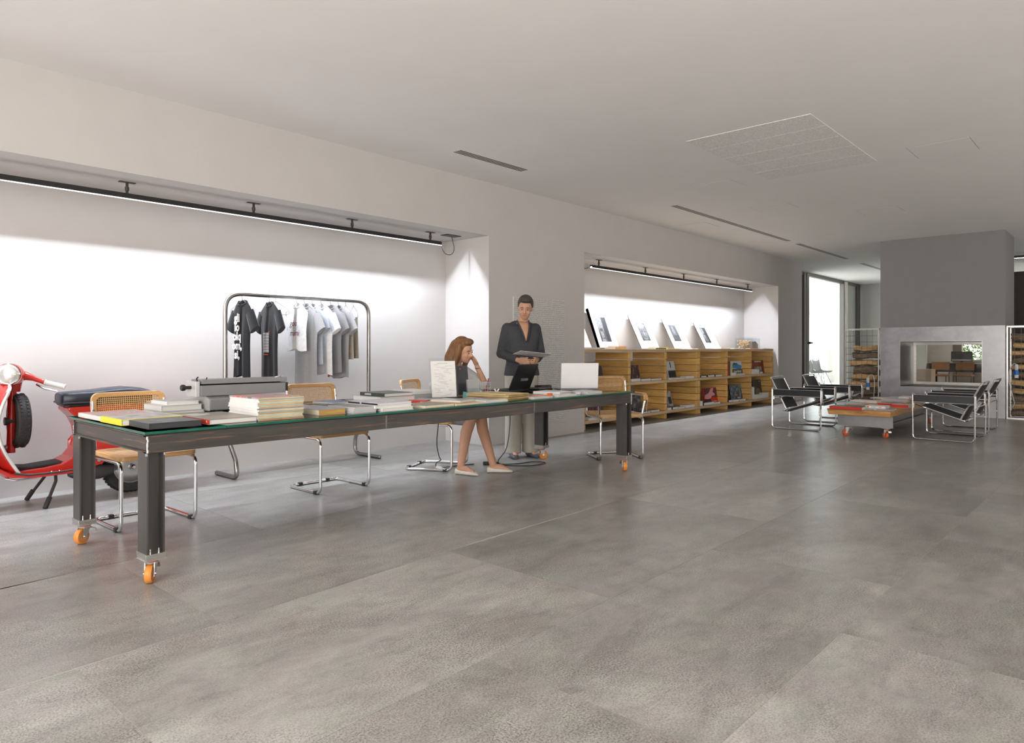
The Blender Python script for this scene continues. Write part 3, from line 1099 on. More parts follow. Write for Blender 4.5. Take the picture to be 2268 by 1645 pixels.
def blotch_mat(name, cols, scale=9.0, rough=0.35, stretch=(1, 1, 1)):
    key = 'print_' + name
    if key in MATS:
        return MATS[key]
    m, nt, b = base_mat(key)
    tc = nd(nt, 'ShaderNodeTexCoord')
    mp = nd(nt, 'ShaderNodeMapping')
    mp.inputs['Scale'].default_value = stretch
    nt.links.new(tc.outputs['Object'], mp.inputs[0])
    nz = nd(nt, 'ShaderNodeTexNoise', i_Scale=scale, i_Detail=4.0, i_Roughness=0.6, i_Distortion=0.8)
    nt.links.new(mp.outputs[0], nz.inputs['Vector'])
    n = len(cols)
    nt.links.new(ramp(nt, nz.outputs[0], [(0.32 + 0.36 * i / max(1, n - 1), c) for i, c in enumerate(cols)]), b.inputs['Base Color'])
    b.inputs['Roughness'].default_value = rough
    MATS[key] = m
    return m


C_BLACK = cmat('black', (0.020, 0.021, 0.024))
C_CHAR = cmat('charcoal', (0.055, 0.057, 0.062))
C_WHITE = cmat('white', (0.84, 0.84, 0.83), 0.35)
C_GREY = cmat('grey', (0.33, 0.33, 0.335), 0.3)
C_LGREY = cmat('light_grey', (0.58, 0.58, 0.58), 0.3)
C_RED = cmat('red', (0.62, 0.035, 0.02))
C_YEL = cmat('yellow', (0.85, 0.72, 0.04))
C_GREEN = cmat('dark_green', (0.045, 0.065, 0.05))
C_TAN = cmat('tan', (0.62, 0.42, 0.20))
C_BROWN = cmat('brown_grey', (0.30, 0.26, 0.21), 0.35, var=0.25, scale=4)
C_CREAM = cmat('cream', (0.80, 0.72, 0.55))
C_BLUE = cmat('blue', (0.13, 0.30, 0.55))
C_ORANGE = cmat('orange', (0.80, 0.26, 0.07))
P_GOLD = mat('gilt_page_edge', (0.55, 0.33, 0.09), 0.6, var=0.25, scale=10, stretch=(1, 1, 40))
P_COL = blotch_mat('colour_mag', [(0.10, 0.10, 0.12), (0.45, 0.44, 0.45), (0.62, 0.12, 0.10), (0.75, 0.70, 0.66)], 8)
P_DARKART = blotch_mat('dark_cover', [(0.02, 0.02, 0.025), (0.05, 0.05, 0.055), (0.30, 0.30, 0.31)], 14)
P_GREYART = blotch_mat('grey_cover', [(0.10, 0.10, 0.11), (0.42, 0.42, 0.42), (0.70, 0.70, 0.68)], 5)
INK = mat('ink_black', (0.03, 0.03, 0.03), 0.7)
INKG = mat('ink_grey', (0.32, 0.32, 0.33), 0.7)
INKW = mat('ink_white', (0.85, 0.85, 0.84), 0.5)
INKR = mat('ink_red', (0.70, 0.05, 0.03), 0.5)
BK = 'books and papers on the steel table'


def lines_part(parent, x0, x1, y0, y1, z, rows_, m=INKG, name='print'):
    """tiny printed lines, flat ink"""
    mb = MB()
    for k in range(rows_):
        y = y1 - (y1 - y0) * (k + 0.5) / rows_
        xe = x0 + (x1 - x0) * random.uniform(0.55, 1.0)
        h = (y1 - y0) / rows_ * 0.22
        mb.box(x0, xe, y - h, y + h, z, z + 0.0004)
    o = mb.build(name, m, parent)
    o['kind'] = 'stuff'
    return o


def book(label, x0, x1, y0, y1, z0, h, cover=C_WHITE, spine='-x', pages=PAGES, rot=0.0, art=None, name='book', cat='book', group=BK, spine_mat=None, ct=0.0025):
    cx_, cy_ = (x0 + x1) / 2, (y0 + y1) / 2
    t = thing(name, label, cat, (cx_, cy_, z0), rot, group)
    a, b = (x1 - x0) / 2, (y1 - y0) / 2
    mb = MB().box(-a, a, -b, b, 0, ct).box(-a, a, -b, b, h - ct, h)
    sp = {'-x': (-a, -a + ct, -b, b), '+x': (a - ct, a, -b, b), '-y': (-a, a, -b, -b + ct), '+y': (-a, a, b - ct, b)}[spine]
    mb.box(sp[0], sp[1], sp[2], sp[3], ct, h - ct, 1)
    mb.build('cover', [cover, spine_mat or cover], t)
    i = 0.004
    lim = [-a + i, a - i, -b + i, b - i]
    k = {'-x': 0, '+x': 1, '-y': 2, '+y': 3}[spine]
    lim[k] = [-a + ct, a - ct, -b + ct, b - ct][k]
    MB().box(*lim, ct, h - ct).build('pages', pages, t)
    if art is not None:
        MB().box(-a + 0.012, a - 0.012, -b + 0.012, b - 0.012, h, h + 0.0006).build('cover_print', art, t)
    return t


def sheet(label, x0, x1, y0, y1, z0, h, m, rot=0.0, name='magazine', cat='magazine', group=BK, edge=PAGES):
    t = thing(name, label, cat, ((x0 + x1) / 2, (y0 + y1) / 2, z0), rot, group)
    a, b = (x1 - x0) / 2, (y1 - y0) / 2
    MB().box(-a, a, -b, b, h - 0.0008, h).build('cover', m, t)
    MB().box(-a + 0.001, a - 0.001, -b + 0.001, b - 0.001, 0, h - 0.0008).build('pages', edge, t)
    return t


Z0 = TZ
# near left corner of the table
b1 = book('art book with red and grey cover at table corner', 1.315, 1.625, 4.255, 4.66, Z0, 0.024, C_WHITE, '-x', art=P_COL)
b2 = book('yellow-spined book beside the black book', 1.305, 1.62, 3.925, 4.245, Z0, 0.032, C_YEL, '-x', art=P_GREYART)
b3 = book('thick black book at the front table corner', 1.338, 1.60, 3.645, 3.915, Z0, 0.030, C_CHAR, '-x', pages=C_CHAR)
lines_part(b3, -0.06, 0.10, -0.05, 0.06, 0.030, 5, INKG)
b4 = book('large book with red spine and brown cover', 1.635, 1.905, 3.64, 4.08, Z0, 0.028, C_BROWN, '-x', spine_mat=C_RED)
lines_part(b4, -0.10, 0.02, 0.05, 0.18, 0.028, 4, INKW)
text_part('spine_mark', 'M', 0.016, INKW, b4, frame3((-0.1353, -0.19, 0.014), (0, 1, 0), (0, 0, 1)), bold=0.0004)
# pale stack behind
z = Z0
for hh, x0, x1, y0, y1, lb, cv in ((0.016, 1.70, 1.965, 4.44, 4.72, 'pale book lowest in small stack before first chair', C_LGREY),
                                   (0.034, 1.705, 1.955, 4.45, 4.73, 'thick grey book in middle of small stack', C_LGREY),
                                   (0.022, 1.745, 1.945, 4.47, 4.72, 'white book on top of small stack', C_WHITE)):
    book(lb, x0, x1, y0, y1, z, hh, cv, '-x', spine_mat=C_WHITE, art=C_GREY if hh == 0.022 else None)
    z += hh + 0.0005

# typewriter, seen from behind
TW = mat('typewriter_grey', (0.27, 0.275, 0.28), 0.42, 0.1, var=0.04)
TWL = mat('typewriter_lit_grey', (0.62, 0.63, 0.64), 0.35, 0.2, var=0.03)
tw = thing('typewriter', 'grey vintage typewriter with long carriage, seen from behind', 'typewriter', (2.19, 4.56, Z0))
MB().prism([(-0.155, 0.006), (0.155, 0.006), (0.155, 0.105), (-0.09, 0.115), (-0.155, 0.08)], 'x', -0.205, 0.20).build('body', TW, tw, bevel=0.006)
MB().prism([(-0.153, 0.006), (0.153, 0.006), (0.153, 0.100), (-0.09, 0.108), (-0.153, 0.075)], 'x', -0.212, -0.2055).build('side_highlight', TWL, tw)  # highlight on the left side, painted as a paler plate
MB().box(-0.26, 0.33, -0.145, -0.115, 0.100, 0.168).build('carriage_back', TW, tw, bevel=0.003)
MB().box(-0.28, 0.35, -0.115, -0.02, 0.125, 0.150).box(-0.25, 0.345, -0.135, 0.02, 0.176, 0.205).build('carriage_top', TW, tw, bevel=0.003)
MB().box(-0.29, -0.262, -0.14, 0.0, 0.095, 0.195).build('carriage_end', TWL, tw, bevel=0.004)
MB().box(0.331, 0.352, -0.14, 0.0, 0.11, 0.17).build('carriage_end', DARK, tw, bevel=0.004)
MB().lathe([(0.011, -0.34), (0.011, -0.29)], 12, (0, -0.07, 0.155), axis='x').lathe([(0.017, -0.352), (0.02, -0.346), (0.02, -0.332), (0.016, -0.326)], 16, (0, -0.07, 0.155), axis='x').build('platen_knob', BLACK, tw, smooth=True)
MB().lathe([(0.017, -0.26), (0.017, 0.33)], 16, (0, -0.05, 0.165), axis='x').build('platen', RUBBER, tw, smooth=True)
MB().tube([(-0.27, -0.12, 0.19), (-0.275, -0.12, 0.213), (-0.265, -0.12, 0.222)], 0.005, 6).build('lever', BLACK, tw, smooth=True)
MB().tube([(-0.21, -0.11, 0.20), (-0.205, -0.11, 0.218)], 0.004, 6).build('lever', BLACK, tw, smooth=True)
MB().tube([(0.27, -0.10, 0.205), (0.30, -0.11, 0.213), (0.32, -0.11, 0.210), (0.325, -0.10, 0.216)], 0.004, 6).build('lever', CHROME, tw, smooth=True)
kb = MB()
for r_ in range(4):
    for c_ in range(11):
        kb.lathe([(0.007, 0.03 + 0.012 * (3 - r_)), (0.008, 0.038 + 0.012 * (3 - r_))], 8, (-0.14 + 0.027 * c_ + 0.006 * r_, 0.158 + 0.018 * r_, 0))
o_ = kb.build('keys', BLACK, tw)
o_['kind'] = 'stuff'
for fx in (-0.17, 0.17):
    for fy in (-0.12, 0.12):
        MB().lathe([(0.014, 0), (0.012, 0.008)], 10, (fx, fy, 0)).build('foot', RUBBER, tw)

# tall stack of colourful magazines
mag_cols = [(0.55, 0.30, 0.13), (0.35, 0.45, 0.33), (0.60, 0.42, 0.18), (0.42, 0.50, 0.40), (0.55, 0.35, 0.16), (0.28, 0.33, 0.30), (0.62, 0.46, 0.24), (0.20, 0.22, 0.24)]
z = Z0
for k in range(15):
    hh = 0.0082
    c = mag_cols[k % 8]
    e = mat('mag_edge_%d' % (k % 8), c, 0.75, var=0.35, scale=7, stretch=(1, 1, 45))
    dx, dy = random.uniform(-0.006, 0.006), random.uniform(-0.006, 0.006)
    t = thing('magazine', 'magazine in the tall colourful stack beside the typewriter', 'magazine', (2.055 + dx, 3.82 + dy, z), -0.03 + random.uniform(-0.02, 0.02), 'magazines in the tall stack')
    MB().box(-0.138, 0.138, -0.185, 0.185, 0.0006, hh - 0.0006).build('pages', e, t)
    MB().box(-0.140, -0.1385, -0.186, 0.186, 0, hh).box(-0.139, 0.139, -0.186, 0.186, hh - 0.0006, hh).box(-0.139, 0.139, -0.186, 0.186, 0, 0.0006).build('cover', [C_WHITE, P_COL][1 if k == 14 else 0], t)
    z += hh + 0.0003

b5 = book('thick book with cream spine and golden page edges', 2.305, 2.50, 3.66, 4.03, Z0, 0.034, C_GREY, '-x', pages=P_GOLD, spine_mat=C_CREAM)
book('small grey book behind the golden-edged book', 2.34, 2.56, 4.10, 4.32, Z0, 0.022, C_GREY, '-x')
z = Z0
for k in range(4):
    sheet('grey magazine in the low stack beside golden-edged book', 2.52 + 0.004 * k, 2.70 + 0.003 * k, 3.62, 3.90 + 0.003 * k, z, 0.009, C_GREY, 0.01 * k, group='low stack of grey magazines', edge=C_LGREY)
    z += 0.0093
k9 = sheet('black brochure behind the low grey stack', 2.60, 2.80, 4.0, 4.22, Z0, 0.016, C_CHAR, -0.1)
sheet('dark blue brochure near the far table edge', 2.86, 3.06, 4.36, 4.62, Z0, 0.010, cmat('slate_blue', (0.22, 0.28, 0.45)), 0.05)
# white stack at the front edge
j1 = book('white paperback lowest of the front edge stack', 2.735, 2.99, 3.60, 3.93, Z0, 0.019, C_WHITE, '-x')
lines_part(j1, -0.10, 0.0, -0.1, 0.1, 0.019, 2)
j2 = book('white book in the middle of front edge stack', 2.685, 2.985, 3.61, 3.95, Z0 + 0.0195, 0.018, C_WHITE, '-x')
j3 = book('black-spined book on top of front edge stack', 2.70, 2.985, 3.61, 3.93, Z0 + 0.038, 0.016, C_LGREY, '-x', spine_mat=C_BLACK, art=blotch_mat('pale_blue', [(0.75, 0.75, 0.78), (0.62, 0.62, 0.68), (0.35, 0.38, 0.55)], 6))
text_part('spine_mark', '1 0', 0.014, INKW, j3, frame3((-0.1428, 0.02, 0.008), (0, -1, 0), (0, 0, 1)), bold=0.0005)
# green book on white box
sheet('thin grey book under the white slipcase', 2.98, 3.22, 4.02, 4.34, Z0, 0.014, C_CHAR, 0.12)
book('white slipcase under the dark green book', 3.10, 3.42, 4.10, 4.44, Z0 + 0.0145, 0.034, C_LGREY, '-x', spine_mat=C_WHITE)
gb = book('dark green book with white spine title', 3.13, 3.40, 4.10, 4.40, Z0 + 0.049, 0.026, C_GREEN, '-x')
text_part('spine_title', 'GLAMOUR', 0.016, INKW, gb, frame3((-0.1355, 0.05, 0.013), (0, -1, 0), (0, 0, 1)), bold=0.0004)
rb = sheet('bright red magazine lying beside the white slipcase', 3.32, 3.47, 3.98, 4.08, Z0, 0.016, C_RED, -1.0, edge=C_RED)
sheet('open grey magazine under the sign holder', 3.42, 3.66, 4.02, 4.30, Z0, 0.010, P_GREYART, 0.3)
sheet('pale blue leaflet by the sign holder', 3.60, 3.82, 3.96, 4.14, Z0, 0.004, C_BLUE, 0.2)
wb_ = thing('paper_box', 'white box with rounded edge before the woman', 'box', (3.72, 4.50, Z0), -0.05)
MB().prism([(-0.12, 0.0), (0.12, 0.0), (0.12, 0.028), (-0.12, 0.028)], 'y', -0.13, 0.13).build('body', C_LGREY, wb_)
MB().prism([(-0.125, 0.0285), (0.125, 0.0285), (0.125, 0.056), (0.11, 0.062), (-0.09, 0.062), (-0.115, 0.055), (-0.125, 0.045)], 'y', -0.135, 0.135).build('lid', C_WHITE, wb_, bevel=0.004)
# folders and pads
sheet('brown cardboard folder at the front table edge', 3.08, 3.36, 3.60, 3.86, Z0, 0.015, cmat('kraft', (0.30, 0.25, 0.19)), 0.05, name='folder', cat='folder', edge=C_CREAM)
sheet('tan envelope folder with pale edge', 3.37, 3.66, 3.60, 3.98, Z0, 0.010, C_TAN, 0.04, name='folder', cat='folder', edge=C_CREAM)
sheet('white notepad lying on the tan folder', 3.46, 3.66, 3.70, 3.96, Z0 + 0.0103, 0.012, C_LGREY, 0.25, name='notepad', cat='notepad')
s_ = book('flat white hardback beside the yellowed papers', 3.70, 3.95, 3.62, 3.97, Z0, 0.014, C_WHITE, '-x', art=P_GREYART)
# acrylic sign holder with printed form
ACR = clear_mat('acrylic', (0.93, 0.95, 0.96), 1.0, 0.03)
sg = thing('sign_holder', 'slanted clear acrylic sign holder with printed price list', 'sign', (3.83, 4.22, Z0), -0.42)
lean = Matrix.Rotation(-0.16, 4, 'X')
MB().box(-0.115, 0.115, -0.003, 0.003, 0.0, 0.330, M=lean).box(-0.115, 0.115, 0.0, 0.10, 0.0, 0.003).build('stand', ACR, sg)
MB().box(-0.105, 0.105, -0.0045, -0.0035, 0.008, 0.305, M=lean).build('paper', PAPER, sg)
mb = MB()
for k in range(26):
    zz = 0.285 - k * 0.0108
    if k in (0,):
        mb.box(-0.05, 0.04, -0.0056, -0.0046, zz, zz + 0.003, M=lean)
        continue
    for sgm in range(random.choice((1, 2, 2, 3))):
        xa = random.uniform(-0.095, 0.05)
        mb.box(xa, min(0.095, xa + random.uniform(0.015, 0.07)), -0.0056, -0.0046, zz, zz + 0.0016, M=lean)
o_ = mb.build('print', INKG, sg)
o_['kind'] = 'stuff'
# brochure stands
def brochure(label, x, y, rz, h, w, m):
    t = thing('brochure_stand', label, 'brochure stand', (x, y, Z0), rz, 'acrylic brochure stands')
    L_ = Matrix.Rotation(-0.22, 4, 'X')
    MB().box(-w / 2, w / 2, 0.0, 0.003, 0.0, h, M=L_).box(-w / 2, w / 2, -0.035, -0.032, 0.0, h * 0.45, M=L_).box(-w / 2, -w / 2 + 0.003, -0.035, 0.0, 0.0, h * 0.5, M=L_).box(w / 2 - 0.003, w / 2, -0.035, 0.0, 0.0, h * 0.5, M=L_).box(-w / 2, w / 2, -0.03, 0.08, 0.0, 0.003).build('holder', ACR, t)
    MB().box(-w / 2 + 0.006, w / 2 - 0.006, -0.028, -0.004, 0.006, h * 0.95, M=L_).build('leaflets', m, t)
    return t


brochure('tall brochure stand with pale leaflets behind the sign', 4.10, 4.43, -0.5, 0.26, 0.10, C_LGREY)
bq_ = brochure('brochure stand with black leaflets', 4.125, 4.31, -0.45, 0.27, 0.11, C_CHAR)
MB().lathe([(0.006, -0.030), (0.006, -0.0290)], 10, (-0.035, 0.0, 0.225), axis='y', M=Matrix.Rotation(-0.22, 3, 'X')).build('red_dot', INKR, bq_)
brochure('low clear brochure stand with grey leaflets', 4.11, 4.17, -0.4, 0.15, 0.12, C_GREY)
# pen basket
WIRE = mat('white_wire', (0.80, 0.80, 0.80), 0.35, var=0.02)
pb = thing('wire_basket', 'white wire pen basket beside the black laptop', 'basket', (4.42, 4.38, Z0), 0.1)
for zz in (0.004, 0.05, 0.10):
    MB().tube([(-0.07, -0.05, zz), (0.07, -0.05, zz), (0.07, 0.05, zz), (-0.07, 0.05, zz)], 0.0022, 6, closed=True).build('wire_ring', WIRE, pb)
for k in range(14):
    x_ = -0.07 + 0.14 * (k % 7) / 6
    y_ = -0.05 if k < 7 else 0.05
    MB().tube([(x_, y_, 0.0), (x_, y_, 0.10)], 0.0018, 5).build('wire', WIRE, pb)
MB().box(-0.07, 0.07, -0.05, 0.05, 0, 0.003).build('tray', WIRE, pb)
for k, (c, lb) in enumerate(((C_RED, 'red pen standing in the wire basket'), (C_BLUE, 'blue pen standing in the wire basket'))):
    tag(MB().lathe([(0.002, 0.0), (0.0045, 0.012), (0.0045, 0.13), (0.003, 0.135)], 8).build('pen', c, loc=(4.455 + 0.02 * k, 4.36, Z0 + 0.006), rot=(0.12, 0.15 - 0.1 * k, 0)), lb, 'pen', 'pens in the wire basket')
TEAL = mat('teal_felt', (0.16, 0.42, 0.38), 0.8)
tag(MB().prism([(0, 0), (0.06, 0), (0.02, 0.045), (0.004, 0.05)], 'y', -0.05, 0.05).build('desk_wedge', TEAL, loc=(3.94, 4.10, Z0), rot=(0, 0, -0.5)), 'small teal wedge behind the sign holder', 'wedge')
yy_ = tag(MB().tube([(0, 0, 0.001), (0, 0, 0.035), (-0.018, 0, 0.065)], 0.006, 6).tube([(0, 0, 0.035), (0.02, 0, 0.065)], 0.006, 6).lathe([(0.018, 0.0), (0.018, 0.004)], 12).build('ornament', C_WHITE, loc=(4.24, 4.02, Z0), rot=(0, 0, -0.6)), 'small white Y-shaped ornament by leaflets', 'ornament')
# yellowed papers
z = Z0
YEL = [mat('old_paper_%d' % k, c, 0.85, var=0.3, scale=8, stretch=(1, 1, 50)) for k, c in enumerate(((0.55, 0.40, 0.18), (0.42, 0.28, 0.11), (0.68, 0.54, 0.30)))]
for k in range(9):
    t = thing('old_newspaper', 'yellowed newspaper in the crumpled stack beside black laptop', 'newspaper', (4.09 + random.uniform(-0.008, 0.008), 3.86 + random.uniform(-0.01, 0.01), z), 0.12 + random.uniform(-0.06, 0.06), 'yellowed papers in a stack')
    mb = MB()
    nn = 8
    vs, fs = [], []
    for j in range(2):
        for i in range(nn + 1):
            for q in range(2):
                vs.append((-0.15 + 0.30 * i / nn, -0.20 + 0.40 * q, j * 0.004 + (0.0008 * math.sin(i * 1.7 + k + q * 2) if j else 0)))
    st = 2 * (nn + 1)
    for i in range(nn):
        fs += [(2 * i, 2 * i + 1, 2 * i + 3, 2 * i + 2), (st + 2 * i, st + 2 * i + 2, st + 2 * i + 3, st + 2 * i + 1), (2 * i, 2 * i + 2, st + 2 * i + 2, st + 2 * i), (2 * i + 1, st + 2 * i + 1, st + 2 * i + 3, 2 * i + 3)]
    fs += [(0, st, st + 1, 1), (2 * nn, 2 * nn + 1, st + 2 * nn + 1, st + 2 * nn)]
    mb.add(vs, fs)
    mb.build('sheet', YEL[k % 3], t)
    z += 0.0052
# black laptop
LAP = mat('laptop_black', (0.012, 0.012, 0.013), 0.32, var=0.05)
lt = thing('laptop', 'open black laptop seen from behind on the steel table', 'laptop', (4.78, 4.26, Z0), 0.20)
MB().box(-0.19, 0.19, -0.02, 0.24, 0.006, 0.026).build('base', LAP, lt, bevel=0.004)
LM = Matrix.Translation((0, -0.012, 0.028)) @ Matrix.Rotation(0.40, 4, 'X')
lid = MB().box(-0.19, 0.19, -0.006, 0.006, 0.0, 0.255, M=LM).build('lid', LAP, lt, bevel=0.004)
MB().box(-0.175, 0.175, 0.0062, 0.0068, 0.015, 0.24, M=LM).build('screen', mat('lcd', (0.02, 0.02, 0.025), 0.15), lt)
text_part('lid_logo', 'TOSHIBA', 0.034, mat('silver_print', (0.55, 0.55, 0.56), 0.35, 0.6), lt, LM @ frame3((0.02, -0.0064, 0.10), (1, 0, 0), (0, 0, 1)), bold=0.0012)
MB().box(-0.17, 0.17, 0.05, 0.14, 0.026, 0.0272).build('keyboard', BLACK, lt)
for fx in (-0.15, 0.15):
    for fy in (0.0, 0.2):
        MB().lathe([(0.01, 0), (0.01, 0.006)], 8, (fx, fy, 0)).build('foot', RUBBER, lt)
sheet('white paper pad behind the black laptop', 5.06, 5.28, 4.46, 4.68, Z0, 0.012, C_WHITE, 0.1, name='notepad', cat='notepad')
l2 = thing('laptop_tray', 'flat closed black laptop beside the open one', 'laptop', (5.085, 4.32, Z0), 0.10)
MB().box(-0.10, 0.125, -0.13, 0.13, 0.005, 0.016).build('base', LAP, l2, bevel=0.004)
MB().box(-0.098, 0.123, -0.128, 0.128, 0.0165, 0.026).build('lid', LAP, l2, bevel=0.004)
for fx in (-0.08, 0.1):
    for fy in (-0.1, 0.1):
        MB().lathe([(0.01, 0), (0.01, 0.005)], 8, (fx, fy, 0)).build('foot', RUBBER, l2)
# silver laptop
SIL = mat('laptop_silver', (0.86, 0.86, 0.87), 0.45, 0.0, var=0.02)
SILB = mat('laptop_silver_base', (0.30, 0.30, 0.32), 0.35, 0.6, var=0.02)
ls = thing('laptop', 'open silver-white laptop at the far table end', 'laptop', (5.40, 4.02, Z0), -0.62)
MB().box(-0.19, 0.19, -0.01, 0.23, 0.004, 0.020).build('base', SILB, ls, bevel=0.004)
LM = Matrix.Translation((0, -0.006, 0.022)) @ Matrix.Rotation(0.10, 4, 'X')
MB().box(-0.187, 0.187, -0.004, 0.004, 0.0, 0.245, M=LM).build('lid', SIL, ls, bevel=0.006)
MB().box(-0.172, 0.172, 0.0042, 0.0048, 0.012, 0.23, M=LM).build('screen', MATS['lcd'], ls)
MB().box(-0.16, 0.16, 0.05, 0.14, 0.020, 0.0212).build('keyboard', BLACK, ls)
MB().box(-0.17, 0.17, 0.0, 0.2, 0.0, 0.004).build('foot', RUBBER, ls)
for k in range(4):
    cable('laptop_cable', [(5.27 + 0.01 * k, 4.40, Z0 + 0.006 + 0.009 * k), (5.30, 4.50, Z0 + 0.007 + 0.009 * k), (5.44, 4.48 - 0.01 * k, Z0 + 0.008 + 0.009 * k), (5.42, 4.38, Z0 + 0.007 + 0.009 * k)], 'coiled black cable beside the silver laptop', r=0.0038, group='cables beside the silver laptop')
# magazines and pucks to the right
sheet('grey magazine with orange edge strip', 4.30, 4.60, 3.80, 4.05, Z0, 0.012, C_GREY, 0.15)
sheet('narrow orange ruler lying on grey magazine', 4.28, 4.56, 3.76, 3.79, Z0 + 0.0123, 0.004, C_ORANGE, -0.62, name='ruler', cat='ruler', edge=C_ORANGE)
sheet('white magazine beside the yellowed papers', 4.26, 4.50, 3.62, 3.74, Z0, 0.010, C_WHITE, 0.0)
book('white pamphlet with small print on magazines', 4.66, 4.90, 3.72, 3.98, Z0, 0.030, C_WHITE, '-x', rot=0.2)
sheet('white brochure at the front edge near orange puck', 4.55, 4.80, 3.60, 3.70, Z0, 0.014, C_WHITE, 0.0)
book('pale grey book near the silver laptop', 4.98, 5.22, 3.62, 3.84, Z0, 0.022, C_LGREY, '-x', rot=0.05)
for xx, yy, m_, lb in ((4.50, 3.655, ORANGE2, 'small orange disc weight at front table edge'), (4.90, 3.66, C_WHITE, 'small white disc weight beside pale grey book')):
    zz = Z0 + (0.0105 if m_ is ORANGE2 else 0)
    tag(MB().lathe([(0.020, 0), (0.024, 0.003), (0.024, 0.008), (0.018, 0.011), (0.024, 0.014), (0.024, 0.019), (0.020, 0.021)], 20).build('paperweight', m_, smooth=True, loc=(xx, yy, zz)), lb, 'paperweight')

# cables under the table
cable('power_cable', [(4.20, 4.68, 0.62), (4.21, 4.74, 0.32), (4.27, 4.78, 0.17), (4.33, 4.82, 0.12), (4.30, 4.84, 0.10), (4.27, 4.82, 0.075), (4.40, 4.90, 0.03), (4.62, 4.98, 0.007), (4.86, 4.92, 0.006)], 'black cable hanging below the table left of sideways chair', r=0.0045)
cable('power_cable', [(5.10, 4.66, 0.62), (5.13, 4.68, 0.40), (5.10, 4.70, 0.16), (5.02, 4.74, 0.02), (5.15, 4.62, 0.006), (5.36, 4.58, 0.006), (5.40, 4.44, 0.006), (5.16, 4.44, 0.006), (4.98, 4.66, 0.006)], 'black cable looping on the floor behind the white shoe', r=0.0045)
ad_ = thing('power_adapter', 'black laptop power adapter lying on the floor', 'adapter', (4.96, 4.80, 0), -0.75)
MB().box(-0.065, 0.065, -0.028, 0.028, 0, 0.032).build('body', BLACK, ad_, bevel=0.006)
MB().lathe([(0.012, 0.065), (0.008, 0.095)], 8, (0, 0, 0.015), axis='x').build('strain_relief', BLACK, ad_)
tag(MB().box(-0.028, 0.028, -0.014, 0.014, -0.012, 0.012).lathe([(0.008, 0.028), (0.006, 0.06)], 8, (0, 0, 0), axis='x').build('inline_switch', C_WHITE, bevel=0.004, loc=(4.29, 4.80, 0.058), rot=(0.1, 0.3, -0.8)), 'white inline switch on the hanging cable', 'switch')
# ================================================================== CLOTHES RACK
RY, RZ = 6.10, 1.655
rk = thing('clothes_rack', 'brushed steel tube clothes rack before the white niche', 'clothes rack', (3.66, RY, 0))
xl, xr = 2.885 - 3.66, 4.45 - 3.66
path = fillet([(xl, 0.16, 0.02), (xl, -0.235, 0.02), (xl, -0.20, 0.17), (xl, 0.0, 0.42), (xl, 0.0, RZ), (xr, 0.0, RZ), (xr, 0.0, 0.42), (xr, 0.24, 0.20), (xr, 0.25, 0.02), (xr, -0.19, 0.02)],
              [0, 0.09, 0.10, 0.18, 0.16, 0.16, 0.18, 0.10, 0.10, 0], 8)
MB().tube(path, 0.020, 14).build('tube_frame', SATIN, rk, smooth=True)
for px_, py_ in ((xl, 0.16), (xr, -0.19)):
    MB().sphere((px_, py_, 0.02), 0.0205, 12, 8).build('end_cap', SATIN, rk, smooth=True)

HW = mat('hanger_wire', (0.34, 0.34, 0.35), 0.3, 0.9, var=0.03)


def hanger(x, rz, label, z=RZ, clip=False):
    t = thing('wire_hanger', label, 'hanger', (x, RY, z + 0.0235), rz, 'wire hangers on the rack')
    hook = [(0, -0.022, -0.012), (0, -0.020, 0.004), (0, 0, 0.013), (0, 0.02, 0.002), (0, 0.021, -0.03), (0, 0.0, -0.075)]
    MB().tube(fillet(hook, 0.015, 4), 0.0022, 6).build('hook', HW, t, smooth=True)
    sh = [(0, 0, -0.075), (0, 0.205, -0.165), (0, 0.21, -0.20), (0, 0.17, -0.205), (0, -0.17, -0.205), (0, -0.21, -0.20), (0, -0.205, -0.165), (0, 0, -0.075)]
    if clip:
        sh = [(0, 0, -0.075), (0, 0.13, -0.15), (0, 0.15, -0.20), (0, -0.15, -0.20), (0, -0.13, -0.15), (0, 0, -0.075)]
    MB().tube(fillet(sh, 0.02, 4), 0.0022, 6).build('shoulder_wire', HW, t, smooth=True)
    return t


def cloth_mat(name, col, mel=0.0):
    return mat('cloth_' + name, col, 0.9, var=0.10 + mel, scale=240 if mel else 40, bump=0.15, spec=0.15, sheen=0.2)


